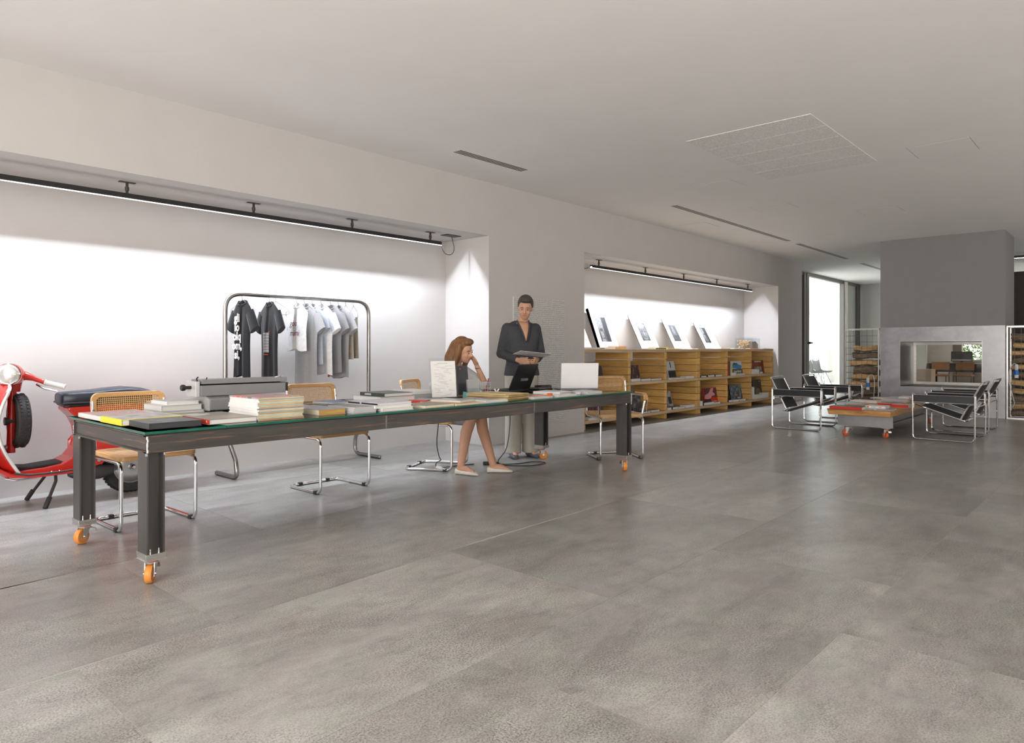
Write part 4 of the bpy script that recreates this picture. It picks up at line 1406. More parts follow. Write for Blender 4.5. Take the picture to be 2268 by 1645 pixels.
def tee(x, rz, label, m, length=0.66, half=0.225, seed=1, sleeve=True, tagm=None, thick=0.016):
    """T-shirt hanging in the plane across the rail; local y = shirt width, x = front/back"""
    rnd = random.Random(seed)
    t = thing('t_shirt', label, 't-shirt', (x, RY, RZ - 0.055), rz, 't-shirts hanging on the rack')
    nv, nu = 16, 14
    ph = rnd.uniform(0, 6)
    front, back = [], []
    for j in range(nv + 1):
        v = j / nv
        if v < 0.18:                                          # shoulders slope down from the neck
            s = v / 0.18
            w = 0.075 + (half - 0.075) * s
            zt = -0.005 - 0.095 * s
        else:
            s = (v - 0.18) / 0.82
            w = half - 0.045 * math.sin(min(1, s * 1.6) * PI / 2) + 0.02 * s
            zt = -0.10 - (length - 0.10) * s
        th = 0.008 + thick * min(1, v * 2.2)
        for side, arr in ((-1, front), (1, back)):
            for i in range(nu + 1):
                u = -1 + 2 * i / nu
                fold = (0.010 * math.sin(u * 5.0 + ph) + 0.006 * math.sin(u * 11 + ph * 2)) * v * (thick / 0.016)
                xx = side * th * math.sqrt(max(0, 1 - u * u)) + fold
                zz = zt + (0.012 * math.sin(u * 4 + ph) if j == nv else 0)
                if j == 0 and side == -1:
                    zz -= 0.05 * (1 - u * u)                  # neckline dips in front
                arr.append((xx, u * w, zz))
    mb = MB()
    n1 = nu + 1
    vs = front + back
    o = len(front)
    fs = []
    for j in range(nv):
        for i in range(nu):
            a = j * n1 + i
            fs.append((a, a + 1, a + n1 + 1, a + n1))
            fs.append((o + a + 1, o + a, o + a + n1, o + a + n1 + 1))
    mb.add(vs, fs)
    body = mb.build('body', m, t, smooth=True)
    MB().tube([(math.cos(a) * 0.018, math.sin(a) * 0.074, -0.004 - 0.022 * (1 - math.cos(a))) for a in [2 * PI * k / 20 for k in range(20)]], 0.006, 6, closed=True).build('collar', m, t, smooth=True)
    if sleeve:
        for s in (-1, 1):
            rings = []
            for k in range(5):
                q = k / 4
                c = Vector((0.004 * s, s * (half - 0.035 + 0.085 * q), -0.115 - 0.16 * q))
                a_, b_ = 0.020 + 0.006 * q, 0.062 + 0.010 * q
                d = Vector((0, s * 0.47, -0.88))
                e = Vector((0, s * 0.88, 0.47))
                rings.append([c + Vector((1, 0, 0)) * (a_ * math.cos(2 * PI * w / 12)) + e * (b_ * math.sin(2 * PI * w / 12)) for w in range(12)])
            MB().loft(rings).build('sleeve', m, t, smooth=True)
    if tagm:
        MB().box(-0.016, -0.012, half - 0.075, half - 0.045, -length + 0.0, -length + 0.06).build('hem_tag', tagm, t)
    return t, length


def rx(px, py=655):
    return ony(px, py, RY).x


TB = cloth_mat('black', (0.011, 0.011, 0.012))
TG = cloth_mat('grey', (0.36, 0.36, 0.365), 0.2)
TG2 = cloth_mat('mid_grey', (0.27, 0.27, 0.275), 0.2)
TWH = cloth_mat('white', (0.82, 0.82, 0.82))
TBL = cloth_mat('pale_blue', (0.50, 0.54, 0.62))
BEI = cloth_mat('beige', (0.42, 0.37, 0.30))
wt = mat('shirt_print_white', (0.82, 0.82, 0.82), 0.8)
# 1 black shirt with white lettering
x1 = rx(537)
hanger(x1, 0.06, 'wire hanger holding the black lettered t-shirt')
t, L = tee(x1, 0.06, 'black t-shirt with large white lettering, leftmost on rack', TB, 0.70, 0.165, 3)
FM = lambda dz, dy=0.0, off=-0.037: frame3((off, dy, dz), (0, -1, 0), (0, 0, 1))
text_part('lettering', 'gli\nio\nolq\nom,\nsi,', 0.105, wt, t, FM(-0.335, 0.03), bold=0.004, spacing=0.80)
# 2 black shirt with striped panel
x2 = rx(597)
hanger(x2, -0.1, 'wire hanger holding black t-shirt with striped panel')
hanger(x2 + 0.065, 0.1, 'empty wire hanger behind the striped black t-shirt')
t, L = tee(x2, -0.1, 'black t-shirt with white striped panel print', TB, 0.74, 0.225, 5)
for k in range(13):
    MB().box(-0.037, -0.034, -0.065, 0.055, -0.305 - 0.0145 * k, -0.297 - 0.0145 * k).build('stripe', wt, t)
MB().box(-0.037, -0.034, -0.05, 0.05, -0.505, -0.497).box(-0.037, -0.034, -0.074, -0.068, -0.31, -0.28).build('red_print', INKR, t)
# 3 white shirt with script
x3 = rx(658)
hanger(x3, 0.0, 'wire hanger holding the white script t-shirt')
t, L = tee(x3, 0.0, 'white sleeveless t-shirt with dark red script', TWH, 0.46, 0.20, 8, sleeve=False)
scr = mat('script_red', (0.22, 0.05, 0.06), 0.8)
text_part('lettering', 'gou', 0.085, scr, t, FM(-0.20, 0.01), shear=0.25)
text_part('lettering', 'mimi', 0.085, scr, t, FM(-0.295, -0.01), shear=0.25)
# 4, 5 grey shirts
x4 = rx(675)
hanger(x4, 0.0, 'wire hanger holding the long grey printed t-shirt')
t, L = tee(x4 + 0.01, 0.0, 'long light grey t-shirt with scribbled white print', TG, 0.80, 0.235, 11)
lines = MB()
for k in range(9):
    lines.tube([(-0.037, 0.05 - 0.012 * q + 0.02 * math.sin(q * 1.9 + k), -0.22 - 0.026 * k + 0.008 * math.cos(q * 2.3)) for q in range(7)], 0.0018, 4)
o_ = lines.build('scribble_print', wt, t)
o_['kind'] = 'stuff'
x4b = rx(692)
hanger(x4b, 0.0, 'wire hanger holding the pale blue t-shirt')
tee(x4b, 0.0, 'pale blue-grey t-shirt behind the long grey one', TBL, 0.60, 0.20, 14)
x5 = rx(712)
hanger(x5, 0.0, 'wire hanger holding the white t-shirt with black tab')
t, L = tee(x5, 0.0, 'white t-shirt with small black chest tab', TWH, 0.70, 0.225, 17)
MB().box(-0.037, -0.033, -0.015, -0.004, -0.22, -0.16).build('chest_tab', INK, t)
x6 = rx(733)
hanger(x6, 0.0, 'wire hanger holding the blue-grey short t-shirt')
tee(x6, 0.0, 'slate grey t-shirt with red hem tag', TG2, 0.68, 0.21, 21, tagm=INKR)
x7 = rx(750)
hanger(x7, 0.0, 'wire hanger holding the melange grey t-shirt')
tee(x7, 0.0, 'melange grey t-shirt hanging beside the beige bags', TG, 0.74, 0.22, 24, tagm=INKR)


def skirt(x, rz, label, half, ln, m):
    t = thing('cloth_bag', label, 'bag', (x, RY, RZ - 0.19), rz, 'beige bags on clip hangers')
    rings = []
    for k in range(8):
        q = k / 7
        w = half * (1 + 0.06 * q)
        rings.append([Vector(((0.012 + 0.022 * q) * math.cos(2 * PI * i / 20) + 0.006 * math.sin(6 * PI * i / 20) * q, w * math.sin(2 * PI * i / 20), -ln * q)) for i in range(20)])
    MB().loft(rings).build('body', m, t, smooth=True)
    for s in (-1, 1):
        MB().box(-0.008, 0.008, s * half * 0.75 - 0.012, s * half * 0.75 + 0.012, -0.025, 0.012).build('clip', HW, t)
    return t


x8 = rx(766)
hanger(x8, -0.15, 'clip hanger holding the wide beige bag', clip=True)
skirt(x8, -0.15, 'wide beige cloth bag clipped near the rack end', 0.155, 0.42, BEI)
x9 = rx(783)
hanger(x9, -0.3, 'clip hanger at the far right of the rack', clip=True)
skirt(x9, -0.3, 'narrow brown cloth bag rightmost on the rack', 0.13, 0.41, cloth_mat('brown', (0.30, 0.25, 0.19)))
# ================================================================== BOOKCASES IN THE FAR NICHE
PINE_Y = wood_mat('pine_plank_side', (0.62, 0.33, 0.085), (0.80, 0.50, 0.165), axis=1, rough=0.5)
PINE_X = wood_mat('pine_board', (0.52, 0.36, 0.20), (0.64, 0.47, 0.29), axis=0, rough=0.55)
BY0, BY1 = 5.82, 6.44
DT = 0.075


def bookcase(label, divs, xa, xb, ztop):
    t = thing('bookcase', label, 'bookcase', (xa, BY0, 0))
    for z0_, z1_ in ((0.085, 0.130), (0.595, 0.640), (ztop - 0.045, ztop)):
        MB().box(0, xb - xa, 0, BY1 - BY0, z0_, z1_).build('shelf_board', PINE_X, t, bevel=0.002)
    for d in divs:
        dv = MB().box(d - xa - 0.008, d - xa + 0.008, BY1 - BY0 - 0.02, BY1 - BY0, 0.0, 0.085).build('divider', PINE_Y, t)
        for za, zb in ((0.0, 0.085), (0.130, 0.595), (0.640, ztop - 0.045)):
            n = max(1, round((zb - za) / 0.105))
            for k in range(n):
                a, b = za + (zb - za) * k / n, za + (zb - za) * (k + 1) / n
                j = random.uniform(-0.003, 0.003)
                MB().box(d - xa - DT / 2, d - xa + DT / 2, 0.004 + j, BY1 - BY0 - 0.004 + j, a + 0.003, b - 0.005).build('plank', PINE_Y, dv, bevel=0.0015)
    return t


DIV = [7.93, 9.11, 10.21, 11.32, 11.40, 12.50, 13.59, 14.70]
bookcase('left pine bookcase of stacked planks below the portraits', [7.93, 9.11, 10.21, 11.30], 7.89, 11.342, 1.150)
bookcase('right pine bookcase of stacked planks beside grey wall', [11.385, 12.50, 13.59, 14.70], 11.346, 14.74, 1.157)
ZL, ZU, ZT = 0.1305, 0.6405, 1.1505
SHB = 'books on the pine bookcases'


def fit(xa, xb, px0, px1):
    """keep a book between the dividers of its bay"""
    xm = ony((px0 + px1) / 2, 800, BY0).x
    for lo, hi in ((7.93, 9.11), (9.11, 10.21), (10.21, 11.30), (11.385, 12.50), (12.50, 13.59), (13.59, 14.70)):
        lo, hi = lo + DT / 2 + 0.004, hi - DT / 2 - 0.004
        if lo - 0.05 < xm < hi + 0.05:
            w = min(xb - xa, hi - lo)
            xa = min(max(xa, lo), hi - w)
            return xa, xa + w
    return xa, xb


def stand_book(label, px0, px1, z0, h, y=5.98, lean=0.20, cover=C_BLACK, tk=0.022, art=None, rotz=0.0, arts=(), name='book'):
    """book shown upright, leaning back, its cover to the room"""
    xa, xb = fit(ony(px0, 800, y).x, ony(px1, 800, y).x, px0, px1)
    w = xb - xa
    t = thing(name, label, 'book', ((xa + xb) / 2, y, z0 + tk * math.sin(lean) + 0.0005), group=SHB, rot=(-lean, 0, rotz))
    MB().box(-w / 2, w / 2, 0, 0.002, 0, h).box(-w / 2, w / 2, tk - 0.002, tk, 0, h).box(-w / 2, -w / 2 + 0.002, 0.002, tk - 0.002, 0, h).build('cover', cover, t)
    MB().box(-w / 2 + 0.002, w / 2 - 0.004, 0.002, tk - 0.002, 0.003, h - 0.004).build('pages', PAGES, t)
    if art is not None:
        MB().box(-w / 2 + 0.006, w / 2 - 0.006, -0.0006, 0, 0.006, h - 0.006).build('cover_print', art, t)
    for (a, b, c, d, m_) in arts:
        MB().box(-w / 2 + a * w, -w / 2 + b * w, -0.0014, -0.0006, c * h, d * h).build('cover_block', m_, t)
    return t, w


def flat(label, px0, px1, z0, h, y0=5.84, dep=0.12, cover=C_LGREY, spine='-x', name='book'):
    xa, xb = fit(ony(px0, 800, y0).x, ony(px1, 800, y0).x, px0, px1)
    return book(label, xa, xb, y0, y0 + dep, z0, h, cover, spine, group=SHB, name=name)


# --- bay 1 (left, half hidden by the armchair)
stand_book('dark book leaning in upper bay behind the silver laptop', 1318, 1338, ZU, 0.26, cover=C_CHAR)
stand_book('black book with red figures in lower bay behind armchair', 1306, 1338, ZL, 0.25, cover=C_BLACK, art=blotch_mat('red_fig', [(0.015, 0.015, 0.018), (0.05, 0.045, 0.045), (0.5, 0.04, 0.02)], 22))
flat('white book flat in lower bay under the armchair seat', 1304, 1330, ZL, 0.035, cover=C_WHITE)
flat('second white book flat in lower bay behind armchair', 1334, 1362, ZL, 0.030, cover=C_LGREY)
# --- bay 2
t, w = stand_book('black book with red blossoms in second upper bay', 1399, 1419, ZU, 0.25, cover=C_BLACK, art=blotch_mat('blossom', [(0.015, 0.015, 0.018), (0.02, 0.02, 0.02), (0.03, 0.03, 0.03), (0.30, 0.07, 0.03), (0.3, 0.3, 0.3)], 26, stretch=(1, 1, 0.4)))
for k, (a, b, hh) in enumerate(((1399, 1419, 0.050), (1421, 1442, 0.040), (1444, 1466, 0.034))):
    flat(['white-edged book under black blossom book', 'white-edged black book in middle of second upper bay', 'white-edged book right in second upper bay'][k], a, b, ZU, hh, cover=C_CHAR, spine='+y')
stand_book('black book with white line drawing in second lower bay', 1402, 1424, ZL, 0.28, cover=C_BLACK, art=P_DARKART)
for k, (a, b, hh) in enumerate(((1403, 1415, 0.022), (1419, 1442, 0.026), (1444, 1461, 0.034))):
    flat(['small white book left in second lower bay', 'long white-edged book in second lower bay', 'white-edged book right in second lower bay'][k], a, b, ZL, hh, cover=C_CHAR, spine='+y')
# --- bay 3
stand_book('white and black book with pen drawing in third upper bay', 1481, 1499, ZU, 0.30, cover=C_LGREY, arts=((0.08, 0.98, 0.02, 0.46, C_BLACK), (0.42, 0.52, 0.62, 0.95, INK)))
for k, (a, b, hh) in enumerate(((1481, 1492, 0.028), (1495, 1516, 0.024), (1521, 1538, 0.040))):
    flat(['pale book left in third upper bay', 'grey book in middle of third upper bay', 'pale blue-grey book right in third upper bay'][k], a, b, ZU, hh, cover=C_LGREY, spine='+y')
stand_book('grey photo book with dark oval in third lower bay', 1480, 1493, ZL, 0.30, lean=0.26, cover=C_GREY, art=P_GREYART, arts=((0.35, 0.85, 0.25, 0.65, C_BLACK),))
for k, (a, b, hh) in enumerate(((1480, 1488, 0.040), (1490, 1502, 0.040), (1503, 1517, 0.026), (1521, 1540, 0.045))):
    flat(['white book left in third lower bay', 'dark-spined book in third lower bay', 'thin pale book in third lower bay', 'thick pale book right in third lower bay'][k], a, b, ZL, hh, cover=C_LGREY if k != 1 else C_CHAR, spine='+y' if k != 1 else '-x')
# --- bay 4
for k, (a, b, hh) in enumerate(((1553, 1565, 0.030), (1568, 1583, 0.036), (1585, 1600, 0.034))):
    flat(['black-spined book left in fourth upper bay', 'middle black-spined book in fourth upper bay', 'right black-spined book in fourth upper bay'][k], a, b, ZU, hh, cover=C_CHAR, spine='-x')
t, w = stand_book('book with pink shape on dark red cover', 1573, 1601, ZL, 0.29, y=5.98, lean=0.16, cover=C_RED, arts=((0.02, 0.98, 0.38, 0.98, cmat('plum', (0.10, 0.035, 0.06))), (0.0, 0.48, 0.02, 0.28, C_BLACK), (0.55, 0.9, 0.10, 0.13, INKW)))
PINK = cmat('pink', (0.72, 0.34, 0.36))
poly = [(-0.48, 0.34), (-0.42, 0.55), (-0.15, 0.66), (0.10, 0.97), (0.28, 0.97), (0.18, 0.70), (0.32, 0.60), (0.30, 0.48), (0.10, 0.46), (-0.05, 0.30), (-0.30, 0.28)]
MB().prism([(u * w, v * 0.29) for u, v in poly], 'y', -0.0026, -0.0016).build('pink_shape', PINK, t)
flat('pale box left in fourth lower bay', 1549, 1557, ZL, 0.085, cover=C_WHITE, name='box')
flat('black-spined book in fourth lower bay before pink cover', 1559, 1582, ZL, 0.050, cover=C_CHAR)
flat('thin book before the pink cover', 1583, 1596, ZL, 0.034, cover=C_LGREY, spine='+y')
# --- bay 5
for k, (px, tk, hh, c) in enumerate(((1613.5, 0.03, 0.26, C_RED), (1615.5, 0.035, 0.265, C_BLACK), (1618.0, 0.05, 0.26, C_GREY), (1621.0, 0.03, 0.23, C_YEL))):
    x = ony(px, 800, 5.86).x
    t = thing('book', ['upright red book in fifth upper bay', 'upright black book beside the red book in fifth bay', 'upright grey book in fifth upper bay', 'upright yellow book in fifth upper bay'][k], 'book', (x, 5.86, ZU), group=SHB)
    MB().box(-tk / 2, tk / 2, 0, 0.002, 0, hh).box(-tk / 2, -tk / 2 + 0.002, 0.002, 0.20, 0, hh).box(tk / 2 - 0.002, tk / 2, 0.002, 0.20, 0, hh).build('cover', c, t)
    MB().box(-tk / 2 + 0.002, tk / 2 - 0.002, 0.002, 0.197, 0.003, hh - 0.004).build('pages', PAGES, t)
t, w = stand_book('book with blue car cover in fifth upper bay', 1630, 1652, ZU, 0.27, y=5.97, lean=0.14, cover=C_WHITE, arts=((0.0, 1.0, 0.0, 0.42, cmat('slate', (0.10, 0.12, 0.14))), (0.0, 1.0, 0.42, 1.0, cmat('sky_grey', (0.62, 0.66, 0.70)))))
CARB = cmat('car_blue', (0.04, 0.25, 0.62))
car = [(-0.48, 0.50), (-0.49, 0.70), (-0.30, 0.88), (0.02, 0.86), (0.16, 0.74), (0.42, 0.68), (0.47, 0.55), (0.36, 0.42), (0.05, 0.42), (-0.25, 0.48)]
MB().prism([(u * w, v * 0.27) for u, v in car], 'y', -0.0026, -0.0016).build('car_picture', CARB, t)
MB().prism([(u * w, v * 0.27) for u, v in ((-0.40, 0.72), (-0.27, 0.84), (0.0, 0.82), (0.08, 0.74))], 'y', -0.0036, -0.0028).build('windscreen', C_CHAR, t)
text_part('cover_title', 'Aston Martin', 0.062, INKW, t, frame3((0.0, -0.0022, 0.062), (1, 0, 0), (0, 0, 1)), bold=0.001)
stand_book('yellow-edged book behind the blue car book', 1653, 1656, ZU, 0.27, y=6.02, lean=0.14, cover=C_YEL)
flat('white book lying before the blue car book', 1621, 1631, ZU, 0.05, cover=C_WHITE, dep=0.1)
flat('pale thin book under the blue car book front', 1634, 1650, ZU, 0.03, cover=C_LGREY, dep=0.07)
FOR = blotch_mat('forest', [(0.01, 0.013, 0.02), (0.03, 0.045, 0.06), (0.14, 0.22, 0.30), (0.30, 0.40, 0.48)], 16, stretch=(1.5, 1, 0.8))
stand_book('book with blue-grey forest cover in fifth lower bay', 1630, 1655, ZL, 0.31, y=5.97, lean=0.16, cover=C_BLACK, art=FOR, arts=((0.55, 0.82, 0.12, 0.16, INKW), (0.42, 0.58, 0.30, 0.36, C_ORANGE)))
flat('black book lying left in fifth lower bay', 1614, 1623, ZL, 0.04, cover=C_CHAR)
flat('white-edged book lying in fifth lower bay', 1625, 1637, ZL, 0.034, cover=C_LGREY, spine='+y', dep=0.06)
flat('pale thin book at the right in fifth lower bay', 1640, 1652, ZL, 0.030, cover=C_LGREY, spine='+y', dep=0.06)
# --- bay 6
t, w = stand_book('large dark red book with silver top band', 1667, 1690, ZU, 0.27, y=5.98, lean=0.12, cover=cmat('oxblood', (0.26, 0.045, 0.02)), arts=((0.28, 0.92, 0.86, 0.97, C_LGREY), (0.25, 0.9, 0.05, 0.52, P_GREYART)))
stand_book('dark red book at the right end of sixth upper bay', 1697, 1701, ZU, 0.27, y=5.98, lean=0.12, cover=MATS['cover_oxblood'])
for k, (a, b, hh) in enumerate(((1667, 1673, 0.10), (1674, 1682, 0.09), (1683, 1690, 0.04))):
    flat(['tall pale stack-box left in sixth upper bay', 'white box beside the pale box in sixth bay', 'small grey box in sixth upper bay'][k], a, b, ZU, hh, cover=C_WHITE if k != 2 else C_GREY, dep=0.1, name='box')
stand_book('dark book with blue script in sixth lower bay', 1668, 1680, ZL, 0.33, y=6.05, lean=0.12, cover=C_BLACK, art=P_DARKART)
t, w = stand_book('large black book with silver dome in sixth lower bay', 1684, 1702, ZL, 0.37, y=6.02, lean=0.12, cover=C_CHAR)
MB().prism([(0.30 * w * math.cos(PI * k / 14) + 0.03 * w, 0.06 + 0.13 * math.sin(PI * k / 14)) for k in range(15)], 'y', -0.0022, -0.0006).build('dome_picture', blotch_mat('dome', [(0.10, 0.10, 0.09), (0.32, 0.31, 0.28)], 30), t)
MB().box(0.22 * w, 0.40 * w, -0.002, -0.0006, 0.32, 0.345).build('cover_block', INKG, t)
for k, (px, hh) in enumerate(((1667.5, 0.25), (1670, 0.24))):
    x = ony(px, 800, 5.86).x
    t = thing('book', ['thin white upright book in sixth lower bay', 'second thin white upright book in sixth lower bay'][k], 'book', (x, 5.86, ZL), group=SHB)
    MB().box(-0.015, 0.015, 0, 0.002, 0, hh).box(-0.015, -0.013, 0.002, 0.18, 0, hh).box(0.013, 0.015, 0.002, 0.18, 0, hh).build('cover', C_WHITE, t)
    MB().box(-0.013, 0.013, 0.002, 0.178, 0.002, hh - 0.003).build('pages', PAGES, t)
flat('cream box lying in sixth lower bay', 1674, 1693, ZL, 0.085, cover=C_CREAM, dep=0.14, name='box')
flat('white box right in sixth lower bay', 1694, 1703, ZL, 0.10, cover=C_WHITE, dep=0.12, name='box')

# --- on top: portraits on white boards
def ellf(nt, u, v, cx_, cy_, rx_, ry_, soft):
    def m2(op, a, b):
        n = nd(nt, 'ShaderNodeMath', operation=op)
        for i, q in enumerate((a, b)):
            if isinstance(q, (int, float)):
                n.inputs[i].default_value = q
            else:
                nt.links.new(q, n.inputs[i])
        return n.outputs[0]
    du = m2('DIVIDE', m2('SUBTRACT', u, cx_), rx_)
    dv = m2('DIVIDE', m2('SUBTRACT', v, cy_), ry_)
    d = m2('SQRT', m2('ADD', m2('MULTIPLY', du, du), m2('MULTIPLY', dv, dv)), 0.0)
    mr = nd(nt, 'ShaderNodeMapRange')
    nt.links.new(d, mr.inputs['Value'])
    mr.inputs['From Min'].default_value = 1 + soft
    mr.inputs['From Max'].default_value = 1 - soft
    return mr.outputs[0]


def portrait_mat(name, feats, base=0.008, noise=0.35, nscale=38):
    """black and white photographic print; feats: (cx, cy, rx, ry, soft, value), u,v in -0.5..0.5 of the print"""
    m, nt, b = base_mat(name)
    tc = nd(nt, 'ShaderNodeTexCoord')
    sp = nd(nt, 'ShaderNodeSeparateXYZ')
    nt.links.new(tc.outputs['Generated'], sp.inputs[0])

    def sub(o_):
        n = nd(nt, 'ShaderNodeMath', operation='SUBTRACT')
        nt.links.new(o_, n.inputs[0])
        n.inputs[1].default_value = 0.5
        return n.outputs[0]
    u, v = sub(sp.outputs[0]), sub(sp.outputs[2])
    nz = nd(nt, 'ShaderNodeTexNoise', i_Scale=nscale, i_Detail=5.0, i_Distortion=1.0)
    nt.links.new(tc.outputs['Object'], nz.inputs['Vector'])
    cur = nd(nt, 'ShaderNodeValue')
    cur.outputs[0].default_value = base
    cur = cur.outputs[0]
    for cx_, cy_, rx_, ry_, soft, val in feats:
        f = ellf(nt, u, v, cx_, cy_, rx_, ry_, soft)
        mx = nd(nt, 'ShaderNodeMix')
        nt.links.new(f, mx.inputs['Factor'])
        nt.links.new(cur, mx.inputs['A'])
        mx.inputs['B'].default_value = val
        cur = mx.outputs['Result']
    mr = nd(nt, 'ShaderNodeMapRange')
    nt.links.new(nz.outputs[0], mr.inputs['Value'])
    mr.inputs['From Min'].default_value = 0.35
    mr.inputs['From Max'].default_value = 0.65
    mr.inputs['To Min'].default_value = 1 - noise
    mr.inputs['To Max'].default_value = 1 + noise
    mu = nd(nt, 'ShaderNodeMath', operation='MULTIPLY')
    nt.links.new(cur, mu.inputs[0])
    nt.links.new(mr.outputs[0], mu.inputs[1])
    mu.use_clamp = True
    cb = nd(nt, 'ShaderNodeCombineXYZ')
    for k in range(3):
        nt.links.new(mu.outputs[0], cb.inputs[k])
    nt.links.new(cb.outputs[0], b.inputs['Base Color'])
    b.inputs['Roughness'].default_value = 0.5
    return m


PM1 = portrait_mat('print_half_face', [(-0.35, 0.05, 0.55, 0.75, 0.25, 0.26), (0.40, 0.0, 0.36, 0.95, 0.12, 0.008), (-0.22, -0.02, 0.17, 0.07, 0.4, 0.04), (-0.02, -0.25, 0.06, 0.2, 0.5, 0.05), (-0.45, -0.30, 0.10, 0.3, 0.3, 0.04), (-0.1, -0.36, 0.2, 0.03, 0.5, 0.06)])
PM2 = portrait_mat('print_blond_face', [(0.0, 0.02, 0.42, 0.5, 0.2, 0.12), (-0.1, 0.36, 0.45, 0.15, 0.4, 0.24), (-0.18, 0.02, 0.13, 0.05, 0.4, 0.03), (0.2, 0.02, 0.13, 0.05, 0.4, 0.03), (0.02, -0.12, 0.06, 0.14, 0.4, 0.22), (0.0, -0.30, 0.22, 0.03, 0.4, 0.05), (0.0, -0.39, 0.2, 0.05, 0.4, 0.16)], noise=0.5, nscale=22)
PM3 = portrait_mat('print_dark_figure', [(-0.05, 0.30, 0.10, 0.14, 0.4, 0.2), (-0.02, 0.08, 0.20, 0.16, 0.4, 0.16), (0.0, -0.08, 0.3, 0.05, 0.5, 0.08), (0.0, -0.35, 0.6, 0.13, 0.1, 0.025)], base=0.012, noise=0.5, nscale=30)
PM4 = portrait_mat('print_narrow_face', [(-0.25, 0.1, 0.28, 0.42, 0.3, 0.2), (0.3, 0.1, 0.3, 0.7, 0.2, 0.008), (-0.15, 0.05, 0.14, 0.05, 0.4, 0.04), (0.0, -0.3, 0.2, 0.16, 0.4, 0.12)], noise=0.5, nscale=26)
BOARD = mat('white_mat_board', (0.86, 0.86, 0.86), 0.6, var=0.01)


def board(label, bl, tl, brx, hgt, pm, prect, tk=0.01, ybot=6.19, ytop=6.46, line=True):
    """white board leaning on the niche wall: bl/brx bottom pixels; size from the shelf top"""
    xa, xb = ony(bl, 771, ybot).x, ony(brx, 771, ybot).x
    w = xb - xa
    lean = math.asin(min(0.9, (ytop - ybot) / hgt))
    t = thing('portrait_board', label, 'picture', ((xa + xb) / 2, ybot, ZT + 0.007 + tk * math.sin(lean)), rot=(-lean, 0, 0), group='portraits on the bookcase')
    MB().box(-w / 2, w / 2, 0, tk, 0, hgt).build('board', BOARD, t)
    MB().box(-w / 2, -w / 2 + 0.0015, -0.0004, tk + 0.0004, 0, hgt).build('edge', C_CHAR if tk < 0.03 else C_LGREY, t)
    a, b_, c, d = prect
    o = MB().box(-(b_ - a) * w / 2, (b_ - a) * w / 2, -0.0012, -0.0002, -(d - c) * hgt / 2, (d - c) * hgt / 2).build('print', pm, t)
    o.location = (-w / 2 + (a + b_) / 2 * w, 0, (c + d) / 2 * hgt)
    if line:
        MB().box(-w * 0.45, w * 0.05, -0.001, -0.0002, hgt * 0.965, hgt * 0.975).build('caption_line', INKG, t)
    return t


board('white board portrait cut off by the pier edge', 1272, 1290, 1311, 0.63, PM4, (0.2, 0.55, 0.33, 0.75), tk=0.02)
board('white board portrait of half a face, nearest the pier', 1329, 1312, 1371, 0.66, PM1, (0.20, 0.72, 0.15, 0.78), tk=0.05, ytop=6.42)
board('white board portrait of a blond-haired face', 1421, 1408, 1461, 0.62, PM2, (0.27, 0.70, 0.24, 0.78))
board('white board portrait of a dark standing figure', 1494, 1480, 1531, 0.60, PM3, (0.22, 0.62, 0.25, 0.80))
board('white board portrait of a narrow face, farthest right', 1563, 1548, 1596, 0.58, PM4, (0.22, 0.58, 0.22, 0.80))


def top(label, px0, px1, h, cover, y0=5.90, dep=0.2, z=None, rot=0.0):
    xa, xb = ony(px0, 771, y0).x, ony(px1, 771, y0).x
    return book(label, xa, xb, y0, y0 + dep, (ZT + 0.007 if px0 > 1546 else ZT) if z is None else z, h, cover, '-y', group='books on top of the bookcases', rot=rot)


top('pale paperback on the bookcase before first portraits', 1300, 1329, 0.025, C_LGREY)
top('tan book on the bookcase right of half-face portrait', 1363, 1387, 0.027, C_TAN)
top('salmon book on top of the tan book', 1369, 1389, 0.020, cmat('salmon', (0.80, 0.42, 0.28)), z=ZT + 0.0275, y0=5.93, rot=0.1)
top('black-spined book right of blond-haired portrait', 1453, 1476, 0.016, C_CHAR)
top('yellow book on top of the black-spined one', 1458, 1480, 0.014, C_YEL, z=ZT + 0.0165, y0=5.93, rot=0.08)
top('tan paperback before the dark figure portrait', 1478, 1493, 0.018, C_TAN)
top('white booklet right of the dark figure portrait', 1533, 1546, 0.014, C_WHITE)
top('white open booklet right of narrow-face portrait', 1597, 1617, 0.034, C_WHITE)
top('white thin booklet near the clear display box', 1626, 1646, 0.012, C_WHITE)
top('orange-red thin book under the display box', 1662, 1676, 0.012, C_ORANGE, y0=5.86, dep=0.1)
top('white thin book at the bookcase end', 1690, 1704, 0.010, C_WHITE)
# clear display box with corks and cloth
xa, xb = ony(1646, 771, 6.05).x, ony(1676, 771, 6.05).x
jx = thing('display_box', 'clear acrylic box with corks and grey cloth on bookcase', 'display box', ((xa + xb) / 2, 6.10, ZT + 0.0075))
a = (xb - xa) / 2
mb = MB()
for s0, s1, q0, q1 in ((-a, a, -0.12, -0.116), (-a, a, 0.116, 0.12), (-a, -a + 0.004, -0.12, 0.12), (a - 0.004, a, -0.12, 0.12), (-0.05 * a, -0.05 * a + 0.004, -0.12, 0.12)):
    mb.box(s0, s1, q0, q1, 0, 0.22)
mb.box(-a, a, -0.12, 0.12, 0, 0.004)
mb.build('case', ACR, jx)
MB().box(-a * 0.7, a * 0.7, -0.09, 0.09, 0.235, 0.242).tube([(-a * 0.5, 0, 0.22), (-a * 0.5, 0, 0.236)], 0.006, 6).build('lid', ACR, jx)
CORK = blotch_mat('cork', [(0.35, 0.18, 0.07), (0.66, 0.42, 0.20), (0.75, 0.55, 0.32)], 60)
mb = MB()
